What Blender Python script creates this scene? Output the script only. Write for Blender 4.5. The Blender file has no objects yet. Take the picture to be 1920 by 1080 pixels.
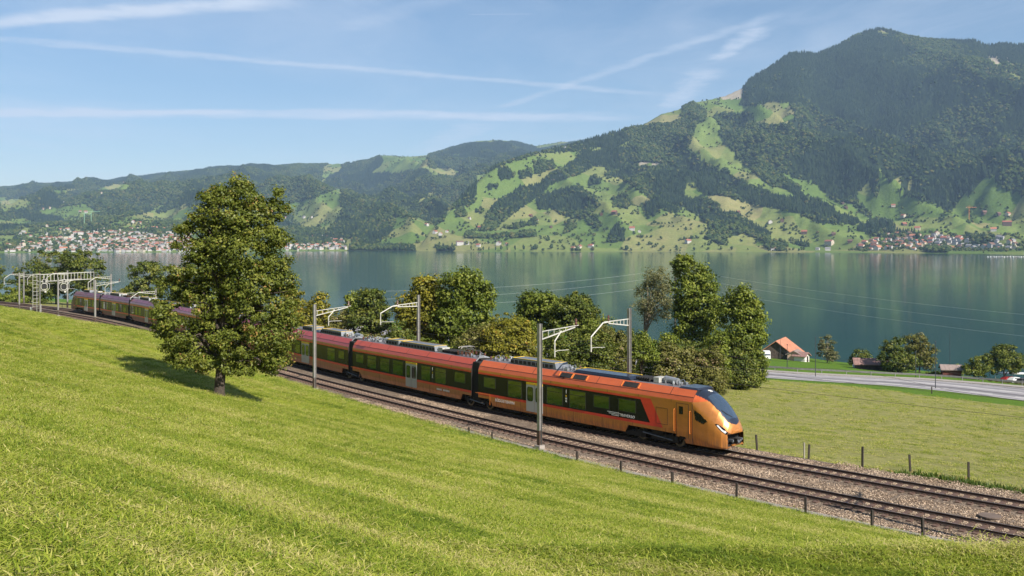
import bpy, math, random
import numpy as np
from mathutils import Vector, Matrix

rng = np.random.default_rng(7)
random.seed(7)
SC = bpy.context.scene
COL = SC.collection
R = math.radians
CAMZ, FPX, HOR = 36.0, 1800.0, 452.0     # eye height over the lake, focal length and horizon of the 1920 px frame

# ------------------------------------------------------------------ camera
cam = bpy.data.cameras.new("camera")
cam.sensor_width = 36.0
cam.lens = 36.0 * FPX / 1920.0
cam.shift_y = -(540.0 - HOR) / 1920.0
cam.clip_start, cam.clip_end = 0.3, 60000.0
camo = bpy.data.objects.new("camera", cam)
camo.location = (0, 0, CAMZ)
camo.rotation_euler = (R(90), 0, 0)
COL.objects.link(camo)
SC.camera = camo

# ------------------------------------------------------------------ sun, sky, exposure
SUN_AZ, SUN_EL = 141.0, 38.0             # clockwise from +Y
sd = Vector((math.sin(R(SUN_AZ)) * math.cos(R(SUN_EL)), math.cos(R(SUN_AZ)) * math.cos(R(SUN_EL)), math.sin(R(SUN_EL))))
sun = bpy.data.lights.new("sun", "SUN")
sun.energy = 5.0
sun.angle = R(0.53)
sun.color = (1.0, 0.93, 0.82)
suno = bpy.data.objects.new("sun", sun)
suno.rotation_euler = sd.to_track_quat("Z", "Y").to_euler()
suno.location = (100, -100, 200)
COL.objects.link(suno)

world = bpy.data.worlds.new("World")
SC.world = world
world.use_nodes = True


class NB:
    """tiny node builder"""
    def __init__(self, tree):
        self.t, self.n, self.l = tree, tree.nodes, tree.links
    def add(self, typ, **kw):
        nd = self.n.new(typ)
        for k, v in kw.items():
            setattr(nd, k, v)
        return nd
    def put(self, sock, v):
        if v is None:
            return
        if isinstance(v, bpy.types.NodeSocket):
            self.l.new(v, sock)
        else:
            sock.default_value = v
    def m(self, op, a, b=None, c=None, clamp=False):
        nd = self.add("ShaderNodeMath", operation=op, use_clamp=clamp)
        for i, v in enumerate((a, b, c)):
            self.put(nd.inputs[i], v)
        return nd.outputs[0]
    def vm(self, op, a, b=None, scale=None):
        nd = self.add("ShaderNodeVectorMath", operation=op)
        self.put(nd.inputs[0], a); self.put(nd.inputs[1], b)
        if scale is not None:
            self.put(nd.inputs["Scale"], scale)
        return nd.outputs["Value"] if op in ("DOT_PRODUCT", "LENGTH", "DISTANCE") else nd.outputs[0]
    def noise(self, vec, scale, detail=3.0, rough=0.5, dist=0.0, out=0):
        nd = self.add("ShaderNodeTexNoise")
        self.put(nd.inputs["Vector"], vec)
        nd.inputs["Scale"].default_value = scale
        nd.inputs["Detail"].default_value = detail
        nd.inputs["Roughness"].default_value = rough
        nd.inputs["Distortion"].default_value = dist
        return nd.outputs[out]
    def mapping(self, vec, scale=(1, 1, 1), rot=(0, 0, 0), loc=(0, 0, 0)):
        nd = self.add("ShaderNodeMapping")
        self.put(nd.inputs[0], vec)
        nd.inputs["Location"].default_value = loc
        nd.inputs["Rotation"].default_value = rot
        nd.inputs["Scale"].default_value = scale
        return nd.outputs[0]
    def ramp(self, fac, stops, interp="LINEAR"):
        nd = self.add("ShaderNodeValToRGB")
        cr = nd.color_ramp
        cr.interpolation = interp
        while len(cr.elements) < len(stops):
            cr.elements.new(0.5)
        for e, (p, c) in zip(cr.elements, stops):
            e.position = p
            e.color = (c[0], c[1], c[2], 1.0) if isinstance(c, (tuple, list)) else (c, c, c, 1.0)
        self.put(nd.inputs[0], fac)
        return nd.outputs[0]
    def mix(self, fac, a, b, blend="MIX"):
        nd = self.add("ShaderNodeMix", data_type="RGBA", blend_type=blend)
        self.put(nd.inputs[0], fac)
        for s, v in ((nd.inputs[6], a), (nd.inputs[7], b)):
            if isinstance(v, (tuple, list)):
                v = (v[0], v[1], v[2], 1.0)
            self.put(s, v)
        return nd.outputs[2]
    def smooth(self, x, lo, hi):
        nd = self.add("ShaderNodeMapRange", interpolation_type="SMOOTHSTEP")
        self.put(nd.inputs[0], x)
        for i, v in ((1, lo), (2, hi), (3, 0.0), (4, 1.0)):
            self.put(nd.inputs[i], v)
        return nd.outputs[0]


def build_sky():
    b = NB(world.node_tree)
    bg = b.n["Background"]
    sky = b.add("ShaderNodeTexSky")
    sky.sky_type = "NISHITA"
    sky.sun_disc = False
    sky.sun_elevation = R(SUN_EL)
    sky.sun_rotation = R(SUN_AZ)
    sky.altitude = 420
    sky.air_density = 1.0
    sky.dust_density = 0.35
    sky.ozone_density = 2.2
    tc = b.add("ShaderNodeTexCoord").outputs["Generated"]
    sx = b.add("ShaderNodeSeparateXYZ"); b.put(sx.inputs[0], tc)
    z = b.m("MAXIMUM", sx.outputs[2], 0.004)
    cb = b.add("ShaderNodeCombineXYZ")          # the point of the high cloud layer that this direction meets
    b.put(cb.inputs[0], b.m("DIVIDE", sx.outputs[0], z))
    b.put(cb.inputs[1], b.m("DIVIDE", sx.outputs[1], z))
    p = cb.outputs[0]
    up = b.smooth(sx.outputs[2], 0.01, 0.10)
    # thin cirrus veil
    warp = b.noise(p, 0.5, 2, 0.5, 0, 1)
    pw = b.vm("ADD", p, b.vm("SCALE", b.vm("SUBTRACT", warp, (0.5, 0.5, 0.5)), None, 1.6))
    fib = b.noise(b.mapping(pw, (0.55, 0.16, 1), (0, 0, R(24))), 1.0, 7, 0.62)
    fib2 = b.noise(b.mapping(pw, (2.6, 0.5, 1), (0, 0, R(-12))), 1.0, 6, 0.6)
    big = b.noise(b.mapping(p, (0.16, 0.16, 1), loc=(3.1, 0.4, 0)), 1.0, 3, 0.5)
    veil = b.m("MULTIPLY", b.smooth(fib, 0.36, 0.80), b.smooth(big, 0.30, 0.62))
    veil = b.m("ADD", b.m("MULTIPLY", veil, 0.55), b.m("MULTIPLY", b.m("MULTIPLY", b.smooth(fib2, 0.45, 0.8), b.smooth(big, 0.3, 0.6)), 0.16))
    total = veil
    def P(u, v):
        return ((u - 960.0) / (HOR - v), FPX / (HOR - v), 0.0)
    # old contrails: (ends, width, strength, softness of the breakup)
    trails = [((-500, 85), (600, -6), 15, 0.9, 1.5), ((-300, 48), (1290, 182), 9, 0.50, 2.5), ((-400, 205), (1260, 222), 13, 0.85, 1.2),
              ((930, 205), (1190, 118), 7, 0.42, 3.0), ((1150, 130), (1480, 20), 11, 0.40, 3.0), ((1250, 205), (1335, 122), 16, 0.55, 4.0),
              ((1340, 115), (1435, 45), 15, 0.65, 4.0), ((795, 290), (905, 228), 13, 0.40, 3.0), ((872, 27), (1004, 26), 1.3, 0.3, 0.4),
              ((-200, 218), (520, 208), 7, 0.5, 2.0), ((640, 60), (860, -10), 22, 0.22, 2.0)]
    for (a, c, w, st, ns) in trails:
        A, C = Vector(P(*a)), Vector(P(*c))
        mv = 0.5 * (a[1] + c[1])
        d = C - A
        # half width in layer units at the middle of the trail, measured across it
        ang = abs((c[1] - a[1]) / max(1.0, abs(c[0] - a[0])))
        hw = w * FPX / (HOR - mv) ** 2 / math.sqrt(1 + ang * ang) * (1.0 if ang < 0.3 else 0.62)
        jit = b.noise(p, 1.3 * ns, 4, 0.6, 0, 1)
        q = b.vm("ADD", p, b.vm("SCALE", b.vm("SUBTRACT", jit, (0.5, 0.5, 0.5)), None, hw * 1.6))
        ap = b.vm("SUBTRACT", q, tuple(A))
        t = b.m("DIVIDE", b.vm("DOT_PRODUCT", ap, tuple(d)), d.length_squared, clamp=False)
        tcl = b.m("MINIMUM", b.m("MAXIMUM", t, 0.0), 1.0)
        perp = b.vm("LENGTH", b.vm("SUBTRACT", ap, b.vm("SCALE", tuple(d), None, tcl)))
        core = b.m("SUBTRACT", 1.0, b.smooth(perp, hw * 0.1, hw * 0.95))
        ends = b.m("MULTIPLY", b.smooth(t, 0.0, 0.12), b.m("SUBTRACT", 1.0, b.smooth(t, 0.86, 1.0)))
        br = b.smooth(b.noise(p, 2.2 * ns, 5, 0.65), 0.25, 0.62)
        mk = b.m("MULTIPLY", b.m("MULTIPLY", core, ends), b.m("MULTIPLY", b.m("ADD", b.m("MULTIPLY", br, 0.6), 0.4), st * 0.80))
        total = b.m("ADD", total, mk)
    thin = b.m("SUBTRACT", 1.0, b.m("EXPONENT", b.m("DIVIDE", -0.020, z)))      # an even, very thin veil, thicker along the horizon
    total = b.m("MINIMUM", b.m("MULTIPLY", total, up), 0.85)
    fac = b.m("SUBTRACT", 1.0, b.m("MULTIPLY", b.m("SUBTRACT", 1.0, total), b.m("SUBTRACT", 1.0, b.m("MULTIPLY", thin, 0.9))))
    hsv = b.add("ShaderNodeHueSaturation")
    b.put(hsv.inputs["Color"], sky.outputs[0]); hsv.inputs["Saturation"].default_value = 1.2
    col = b.mix(fac, hsv.outputs[0], (6.9, 7.6, 8.8))
    b.put(bg.inputs[0], col)
    bg.inputs[1].default_value = 0.066
build_sky()
vs = SC.view_settings
vs.view_transform = "Standard"
vs.look = "None"
vs.exposure = 0.74
vs.gamma = 1.0
vs.use_curve_mapping = False
SC.cycles.use_denoising = True
SC.cycles.max_bounces = 6
SC.cycles.diffuse_bounces = 3
SC.cycles.glossy_bounces = 3
SC.cycles.transmission_bounces = 3
SC.cycles.volume_bounces = 0
SC.cycles.transparent_max_bounces = 8
SC.cycles.sample_clamp_indirect = 6.0

# ------------------------------------------------------------------ helpers
def tag(o, label=None, cat=None, group=None, kind=None):
    if label: o["label"] = label
    if cat: o["category"] = cat
    if group: o["group"] = group
    if kind: o["kind"] = kind
    return o


def fast_mesh(name, verts, faces, mats=(), midx=None, smooth=False, fattr=None, vattr=None, uv=None):
    """verts (N,3) array; faces (M,k) int array"""
    me = bpy.data.meshes.new(name)
    verts = np.ascontiguousarray(verts, dtype=np.float32); faces = np.ascontiguousarray(faces, dtype=np.int32)
    M, k = faces.shape
    me.vertices.add(len(verts)); me.vertices.foreach_set("co", verts.ravel())
    me.loops.add(M * k); me.loops.foreach_set("vertex_index", faces.ravel())
    me.polygons.add(M); me.polygons.foreach_set("loop_start", np.arange(0, M * k, k, dtype=np.int32))
    for m in mats: me.materials.append(m)
    if midx is not None: me.polygons.foreach_set("material_index", np.ascontiguousarray(midx, dtype=np.int32))
    if smooth: me.polygons.foreach_set("use_smooth", np.ones(M, dtype=bool))
    for nm, arr in (fattr or {}).items():
        a = me.attributes.new(nm, "FLOAT", "FACE"); a.data.foreach_set("value", np.ascontiguousarray(arr, dtype=np.float32))
    for nm, arr in (vattr or {}).items():
        a = me.attributes.new(nm, "FLOAT", "POINT"); a.data.foreach_set("value", np.ascontiguousarray(arr, dtype=np.float32))
    if uv is not None:
        l = me.uv_layers.new(name="UVMap")
        l.data.foreach_set("uv", np.ascontiguousarray(uv[faces.ravel()], dtype=np.float32).ravel())
    me.update(calc_edges=True)
    me.validate()
    return me


def link(name, data, parent=None, loc=None):
    o = bpy.data.objects.new(name, data)
    COL.objects.link(o)
    if parent: o.parent = parent
    if loc is not None: o.location = loc
    return o


def empty(name, loc=(0, 0, 0), rz=0.0):
    o = bpy.data.objects.new(name, None)
    o.empty_display_size = 0.5
    o.location = loc; o.rotation_euler = (0, 0, rz)
    COL.objects.link(o)
    return o


def copy_tree(o, parent=None):
    c = o.copy(); COL.objects.link(c); c.parent = parent
    for ch in o.children:
        copy_tree(ch, c)
    return c


class MB:
    """collects simple solids into one mesh"""
    def __init__(self):
        self.v, self.f, self.m = [], [], []
    def add(self, vs_, fs, mi=0):
        n = len(self.v)
        self.v.extend(tuple(x) for x in vs_)
        for f in fs:
            self.f.append(tuple(i + n for i in f)); self.m.append(mi)
        return self
    def box(self, c, s, mi=0, rz=0.0, ry=0.0, rx=0.0, taper=1.0):
        hx, hy, hz = s[0] / 2, s[1] / 2, s[2] / 2
        M = Matrix.Translation(c) @ Matrix.Rotation(rz, 4, "Z") @ Matrix.Rotation(ry, 4, "Y") @ Matrix.Rotation(rx, 4, "X")
        pts = [M @ Vector((sx * hx * (taper if sz > 0 else 1), sy * hy * (taper if sz > 0 else 1), sz * hz)) for sz in (-1, 1) for sx, sy in ((-1, -1), (1, -1), (1, 1), (-1, 1))]
        return self.add(pts, [(0, 3, 2, 1), (4, 5, 6, 7), (0, 1, 5, 4), (1, 2, 6, 5), (2, 3, 7, 6), (3, 0, 4, 7)], mi)
    def tube(self, pts, rad, n=6, mi=0, caps=True):
        pts = [Vector(p) for p in pts]
        rad = [rad] * len(pts) if not hasattr(rad, "__len__") else rad
        rings = []
        ref = None
        for i, p in enumerate(pts):
            d = (pts[min(i + 1, len(pts) - 1)] - pts[max(i - 1, 0)])
            if d.length < 1e-9: d = Vector((0, 0, 1))
            d.normalize()
            if ref is None:
                ref = Vector((1, 0, 0)) if abs(d.x) < 0.8 else Vector((0, 1, 0))
            a = (ref - d * ref.dot(d)).normalized(); ref = a
            bb = d.cross(a)
            rings.append([p + (a * math.cos(2 * math.pi * k / n) + bb * math.sin(2 * math.pi * k / n)) * rad[i] for k in range(n)])
        vs_ = [q for r in rings for q in r]
        fs = []
        for i in range(len(pts) - 1):
            for k in range(n):
                k2 = (k + 1) % n
                fs.append((i * n + k, i * n + k2, (i + 1) * n + k2, (i + 1) * n + k))
        if caps:
            fs.append(tuple(range(n - 1, -1, -1))); fs.append(tuple((len(pts) - 1) * n + k for k in range(n)))
        return self.add(vs_, fs, mi)
    def beam(self, a, b_, w, h, mi=0):
        """square bar from a to b, width w (horizontal), height h"""
        a, b_ = Vector(a), Vector(b_)
        d = (b_ - a).normalized()
        up = Vector((0, 0, 1)) if abs(d.z) < 0.95 else Vector((1, 0, 0))
        s = d.cross(up).normalized(); u = s.cross(d)
        pts = [p + s * (sx * w / 2) + u * (sy * h / 2) for p in (a, b_) for sx, sy in ((-1, -1), (1, -1), (1, 1), (-1, 1))]
        return self.add(pts, [(0, 1, 2, 3), (7, 6, 5, 4), (4, 5, 1, 0), (5, 6, 2, 1), (6, 7, 3, 2), (7, 4, 0, 3)], mi)
    def mesh(self, name, mats, smooth=False):
        me = bpy.data.meshes.new(name)
        me.from_pydata(self.v, [], self.f)
        for m in (mats if isinstance(mats, (list, tuple)) else [mats]): me.materials.append(m)
        me.polygons.foreach_set("material_index", self.m)
        if smooth: me.polygons.foreach_set("use_smooth", [True] * len(self.f))
        me.update()
        return me
    def obj(self, name, mats, parent=None, loc=None, smooth=False):
        return link(name, self.mesh(name, mats, smooth), parent, loc)


# value noise on numpy arrays
_TAB = np.random.default_rng(11).random((256, 256))
def vnoise(x, y, seed=0):
    x = np.asarray(x, float) + seed * 17.31; y = np.asarray(y, float) + seed * 9.77
    xi = np.floor(x).astype(int); yi = np.floor(y).astype(int)
    fx, fy = x - xi, y - yi
    fx = fx * fx * fx * (fx * (fx * 6 - 15) + 10); fy = fy * fy * fy * (fy * (fy * 6 - 15) + 10)
    g = lambda a, c: _TAB[a & 255, c & 255]
    return (g(xi, yi) * (1 - fx) + g(xi + 1, yi) * fx) * (1 - fy) + (g(xi, yi + 1) * (1 - fx) + g(xi + 1, yi + 1) * fx) * fy
def fbm(x, y, oct_=4, seed=0, gain=0.5):
    a, s, t = 1.0, 0.0, 0.0
    for i in range(oct_):
        s = s + a * vnoise(np.asarray(x) * 2 ** i, np.asarray(y) * 2 ** i, seed + i * 3); t += a; a *= gain
    return s / t


def in_poly(u, v, poly):
    u = np.asarray(u, float); v = np.asarray(v, float)
    ins = np.zeros(u.shape, bool)
    n = len(poly)
    for i in range(n):
        x0, y0 = poly[i]; x1, y1 = poly[(i + 1) % n]
        if y0 == y1: continue
        c = ((y0 > v) != (y1 > v)) & (u < (x1 - x0) * (v - y0) / (y1 - y0) + x0)
        ins ^= c
    return ins


def scatter(name, pts, protos, scale, rot, mat_list=None, kind="stuff", tilt=None):
    """one object: every point of a vertex cloud carries an instance of one of the prototype meshes"""
    pts = np.asarray(pts, np.float32)
    n = len(pts)
    me = bpy.data.meshes.new(name)
    me.vertices.add(n); me.vertices.foreach_set("co", pts.ravel())
    a = me.attributes.new("scl", "FLOAT_VECTOR", "POINT"); sc3 = np.asarray(scale, np.float32)
    if sc3.ndim == 1: sc3 = np.repeat(sc3[:, None], 3, 1)
    a.data.foreach_set("vector", np.ascontiguousarray(sc3).ravel())
    r3 = np.zeros((n, 3), np.float32); r3[:, 2] = rot
    if tilt is not None: r3[:, :2] = tilt
    a = me.attributes.new("rot", "FLOAT_VECTOR", "POINT"); a.data.foreach_set("vector", r3.ravel())
    a = me.attributes.new("pick", "INT", "POINT"); a.data.foreach_set("value", rng.integers(0, len(protos), n).astype(np.int32))
    o = link(name, me)
    g = bpy.data.node_groups.new(name + "_nodes", "GeometryNodeTree")
    g.interface.new_socket("Geometry", in_out="INPUT", socket_type="NodeSocketGeometry")
    g.interface.new_socket("Geometry", in_out="OUTPUT", socket_type="NodeSocketGeometry")
    N, L = g.nodes, g.links
    gi, go = N.new("NodeGroupInput"), N.new("NodeGroupOutput")
    def attr(nm, ty):
        x = N.new("GeometryNodeInputNamedAttribute"); x.data_type = ty; x.inputs[0].default_value = nm
        return x.outputs[0]
    sa, ra, pa = attr("scl", "FLOAT_VECTOR"), attr("rot", "FLOAT_VECTOR"), attr("pick", "INT")
    jn = N.new("GeometryNodeJoinGeometry")
    for i, pm in enumerate(protos):
        po = bpy.data.objects.new(name + "_piece", pm)
        oi = N.new("GeometryNodeObjectInfo"); oi.inputs[0].default_value = po
        cp = N.new("FunctionNodeCompare"); cp.data_type = "INT"; cp.operation = "EQUAL"
        L.new(pa, cp.inputs[2]); cp.inputs[3].default_value = i
        ip = N.new("GeometryNodeInstanceOnPoints")
        L.new(gi.outputs[0], ip.inputs["Points"]); L.new(cp.outputs[0], ip.inputs["Selection"])
        L.new(oi.outputs["Geometry"], ip.inputs["Instance"])
        e2r = N.new("FunctionNodeEulerToRotation"); L.new(ra, e2r.inputs[0]); L.new(e2r.outputs[0], ip.inputs["Rotation"])
        L.new(sa, ip.inputs["Scale"]); L.new(ip.outputs[0], jn.inputs[0])
    L.new(jn.outputs[0], go.inputs[0])
    md = o.modifiers.new("scatter", "NODES"); md.node_group = g
    o["kind"] = kind
    return o


# ------------------------------------------------------------------ materials
def mat(name, col, rough=0.6, metal=0.0, spec=0.5, var=0.0, vscale=3.0, bump=0.0, bscale=20.0, coat=0.0, emit=None):
    m = bpy.data.materials.new(name); m.use_nodes = True
    b = NB(m.node_tree); p = b.n["Principled BSDF"]
    p.inputs["Roughness"].default_value = rough
    p.inputs["Metallic"].default_value = metal
    p.inputs["Specular IOR Level"].default_value = spec
    p.inputs["Coat Weight"].default_value = coat
    tc = b.add("ShaderNodeTexCoord").outputs["Object"]
    if var > 0:
        n = b.noise(tc, vscale, 5, 0.6)
        lo = tuple(c * (1 - var) for c in col); hi = tuple(min(1, c * (1 + var)) for c in col)
        b.put(p.inputs["Base Color"], b.ramp(n, [(0.3, lo), (0.7, hi)]))
    else:
        p.inputs["Base Color"].default_value = (*col, 1)
    if bump > 0:
        bn = b.add("ShaderNodeBump"); bn.inputs["Strength"].default_value = bump; bn.inputs["Distance"].default_value = 0.05
        b.put(bn.inputs["Height"], b.noise(tc, bscale, 4, 0.6)); b.put(p.inputs["Normal"], bn.outputs[0])
    return m


def leaf_mat(name, dark, mid, light, trans=0.25, warm=None):
    m = bpy.data.materials.new(name); m.use_nodes = True
    b = NB(m.node_tree)
    out = b.n["Material Output"]; b.n.remove(b.n["Principled BSDF"])
    at = b.add("ShaderNodeAttribute", attribute_name="tint").outputs["Fac"]
    stops = [(0.0, dark), (0.5, mid), (0.85, light)]
    if warm: stops = stops[:-1] + [(0.90, light), (1.0, warm)]
    col = b.ramp(at, stops)
    d = b.add("ShaderNodeBsdfDiffuse"); b.put(d.inputs[0], col)
    t = b.add("ShaderNodeBsdfTranslucent"); b.put(t.inputs[0], b.mix(1.0, col, (1.0, 1.05, 0.5), "MULTIPLY"))
    mx = b.add("ShaderNodeMixShader"); mx.inputs[0].default_value = trans
    b.l.new(d.outputs[0], mx.inputs[1]); b.l.new(t.outputs[0], mx.inputs[2])
    gl = b.add("ShaderNodeBsdfGlossy"); gl.inputs["Roughness"].default_value = 0.45; gl.inputs[0].default_value = (1, 1, 1, 1)
    m2 = b.add("ShaderNodeMixShader"); m2.inputs[0].default_value = 0.012
    b.l.new(mx.outputs[0], m2.inputs[1]); b.l.new(gl.outputs[0], m2.inputs[2])
    b.l.new(m2.outputs[0], out.inputs[0])
    return m


GALV = mat("galvanised_steel", (0.27, 0.26, 0.25), 0.5, 0.45, var=0.2, vscale=2)
GALV_L = mat("pale_steel", (0.47, 0.46, 0.42), 0.6, 0.2, var=0.2)
RUSTBASE = mat("rusty_steel", (0.10, 0.055, 0.035), 0.8, 0.1, var=0.3, vscale=5)
RAILSIDE = mat("rusty_rail", (0.055, 0.032, 0.024), 0.75, 0.1, var=0.3, vscale=4)
RAILTOP = mat("worn_rail_head", (0.30, 0.26, 0.24), 0.3, 0.8)
WOOD_DK = mat("weathered_wood", (0.034, 0.026, 0.021), 0.85, var=0.35, vscale=8)
CONC = mat("concrete", (0.30, 0.27, 0.24), 0.85, var=0.2, vscale=3, bump=0.3)
INSUL = mat("brown_insulator", (0.10, 0.035, 0.02), 0.25)
WIRE = mat("copper_wire", (0.08, 0.07, 0.06), 0.6, 0.3)
CABLE = mat("pale_cable", (0.45, 0.50, 0.50), 0.5, 0.2)
WHITE = mat("white_paint", (0.75, 0.74, 0.72), 0.5)
BLACK = mat("black_rubber", (0.012, 0.012, 0.013), 0.7)
DKGREY = mat("dark_grey_metal", (0.045, 0.05, 0.06), 0.45, 0.2, var=0.2)
BARK = mat("bark", (0.055, 0.042, 0.032), 0.95, var=0.4, vscale=6, bump=0.6, bscale=12)
BARK_L = mat("pale_bark", (0.22, 0.18, 0.13), 0.95, var=0.35, vscale=5)

# ------------------------------------------------------------------ railway centre line and ground
RAILZ = 22.0
_c = np.array([-2.24916132e-05, 8.72123422e-03, -1.81940334, 100.366705])
_Y = np.linspace(45, 226, 1500); _X = np.polyval(_c, _Y)
_S = np.concatenate([[0], np.cumsum(np.hypot(np.diff(_X), np.diff(_Y)))])
T_END = float(_S[-1])
_px = np.interp(np.arange(0, T_END, 0.5), _S, _X); _py = np.interp(np.arange(0, T_END, 0.5), _S, _Y)


def track(t):
    """centre of the lake-side track and its unit normal towards the lake, arc length t (runs away to the left)"""
    t = np.asarray(t, float)
    tc = np.clip(t, 0.5, T_END - 0.5)
    x = np.interp(tc, _S, _X); y = np.interp(tc, _S, _Y)
    x1 = np.interp(tc + 0.5, _S, _X); y1 = np.interp(tc + 0.5, _S, _Y)
    x0 = np.interp(tc - 0.5, _S, _X); y0 = np.interp(tc - 0.5, _S, _Y)
    dx, dy = x1 - x0, y1 - y0
    L = np.hypot(dx, dy); dx, dy = dx / L, dy / L
    return x + dx * (t - tc), y + dy * (t - tc), dy, -dx


def spacing(t):
    """how far the second track lies on the camera side"""
    f = np.clip((np.asarray(t, float) - 12.0) / 50.0, 0, 1)
    f = f * f * (3 - 2 * f)
    return 5.35 - 1.15 * f


def edge(t):
    """ballast beyond the centre of the near track"""
    return 3.15 - 1.05 * np.clip((np.asarray(t, float) - 25) / 45, 0, 1)


_tt = np.arange(-260, 720, 1.0)
_cx, _cy, _nx, _ny = track(_tt)


def st(X, Y):
    """arc length and signed distance (positive towards the lake) of a point"""
    X = np.atleast_1d(np.asarray(X, float)); Y = np.atleast_1d(np.asarray(Y, float))
    T = np.empty(X.shape); S = np.empty(X.shape)
    for i0 in range(0, X.size, 4000):
        xs, ys = X.ravel()[i0:i0 + 4000], Y.ravel()[i0:i0 + 4000]
        d2 = (xs[:, None] - _cx) ** 2 + (ys[:, None] - _cy) ** 2
        k = d2.argmin(1)
        s = (xs - _cx[k]) * _nx[k] + (ys - _cy[k]) * _ny[k]
        t = _tt[k] + (xs - _cx[k]) * (-_ny[k]) + (ys - _cy[k]) * _nx[k]
        S.ravel()[i0:i0 + 4000] = s; T.ravel()[i0:i0 + 4000] = t
    return T, S


_LS = [-200, 3.0, 4.6, 12, 45, 87, 89, 106, 109, 118, 190, 202, 215, 260, 500]
_LZ = [21.55, 21.55, 21.15, 20.4, 17.7, 13.25, 13.05, 13.05, 12.6, 10.8, 1.9, 0.25, -1.2, -3.0, -3.0]


def road_s(T):
    """offset of the road's near edge from the track"""
    return np.interp(T, [-200, 40, 60, 70, 82, 93, 110, 140, 300], [97, 94.3, 94, 92.5, 87.5, 82.5, 76, 70, 66])


def road_w(T):
    return np.interp(T, [30, 45, 60, 90], [13.2, 12.8, 11.0, 8.2])


def warp_s(T, S):
    r = road_s(T)
    a = np.where(S < 40, S, 40 + (S - 40) * 49.0 / (r - 41))
    a = np.where(S > r - 1, 89 + (S - (r - 1)), a)
    return np.where(S > r + 16, 106 + (S - r - 16) * 109.0 / (199 - r), a)


def ground_z(T, S, X, Y):
    T, S, X, Y = [np.asarray(a, float) for a in (T, S, X, Y)]
    q = -S - (spacing(T) + edge(T))
    up = 21.72 + 0.217 * q + 0.00103 * q * q
    ca, sa = math.cos(R(30)), math.sin(R(30))          # the rounded knoll left of and behind the pear tree
    kx = (X + 38) * ca + (Y - 94) * sa; ky = -(X + 38) * sa + (Y - 94) * ca
    kn = 2.6 * np.exp(-(kx / 16) ** 2 - (ky / 22) ** 2) - 0.9 * np.exp(-((X + 60) / 18) ** 2 - ((Y - 108) / 22) ** 2)
    up = up + kn * np.clip(q / 9, 0, 1)
    up = up + 0.30 * (fbm(X / 9, Y / 9, 2, 5) - 0.5) * np.clip(q / 10, 0, 1)
    terr = 31.22 - 0.55 * np.clip(Y - 15.0, 0, 99) + 0.10 * (fbm(X / 3.1, Y / 2.3, 3, 9) - 0.5)
    k = 0.35
    terr = np.where(S < -14, terr, -50)
    h = np.clip(0.5 + 0.5 * (up - terr) / k, 0, 1)
    up2 = up * h + terr * (1 - h) + k * h * (1 - h)
    bed = 21.50 + 0 * T
    cam_side = np.where(q > 0.0, up2, bed)
    S0 = S; S = np.where(S0 < 215, warp_s(T, S0), S0)
    lake = np.interp(S, _LS, _LZ) + 0.35 * (fbm(X / 25, Y / 25, 2, 3) - 0.5) * np.clip((S - 6) / 12, 0, 1) * (np.interp(S, [80, 88, 108, 120], [1, 0, 0, 1]))
    return np.where(S0 > -2.0, lake, cam_side)


def zat(x, y):
    T, S = st(x, y)
    return float(ground_z(T, S, np.atleast_1d(x), np.atleast_1d(y))[0])


def px(u, d):
    """world x of photo column u at distance d"""
    return (u - 960.0) / FPX * d


def pz(v, d):
    return CAMZ - (v - HOR) / FPX * d


def ground_hit(u, v, dmin=5.0, dmax=900.0):
    d = np.arange(dmin, dmax, 0.25)
    X = (u - 960) / FPX * d; Z = CAMZ - (v - HOR) / FPX * d
    T, S = st(X, d)
    g = ground_z(T, S, X, d)
    k = np.nonzero(Z <= g)[0]
    if not len(k): return None
    k = k[0]
    return float(X[k]), float(d[k]), float(g[k])


def strip_grid(ts, ss, zf):
    Tg, Sg = np.meshgrid(ts, ss, indexing="ij")
    cx, cy, nx, ny = track(Tg)
    X = cx + nx * Sg; Y = cy + ny * Sg
    Z = zf(Tg, Sg, X, Y)
    n, m = Tg.shape
    idx = np.arange(n * m).reshape(n, m)
    f = np.stack([idx[:-1, :-1], idx[:-1, 1:], idx[1:, 1:], idx[1:, :-1]], -1).reshape(-1, 4)
    return np.stack([X, Y, Z], -1).reshape(-1, 3), f, np.stack([Tg, Sg], -1).reshape(-1, 2)


def mow_rows(b, geo):
    """streaks left by the mower, running across the slope"""
    wob = b.noise(geo, 0.03, 2, 0.5, 0, 1)
    g2 = b.vm("ADD", geo, b.vm("SCALE", b.vm("SUBTRACT", wob, (0.5, 0.5, 0.5)), None, 9.0))
    r1 = b.noise(b.mapping(b.mapping(g2, (1, 1, 1), (0, 0, R(24))), (0.045, 0.50, 0.0)), 1.0, 6, 0.72)
    r2 = b.noise(b.mapping(b.mapping(g2, (1, 1, 1), (0, 0, R(27))), (0.12, 1.9, 0.0)), 1.0, 4, 0.6)
    return r1, r2


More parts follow.
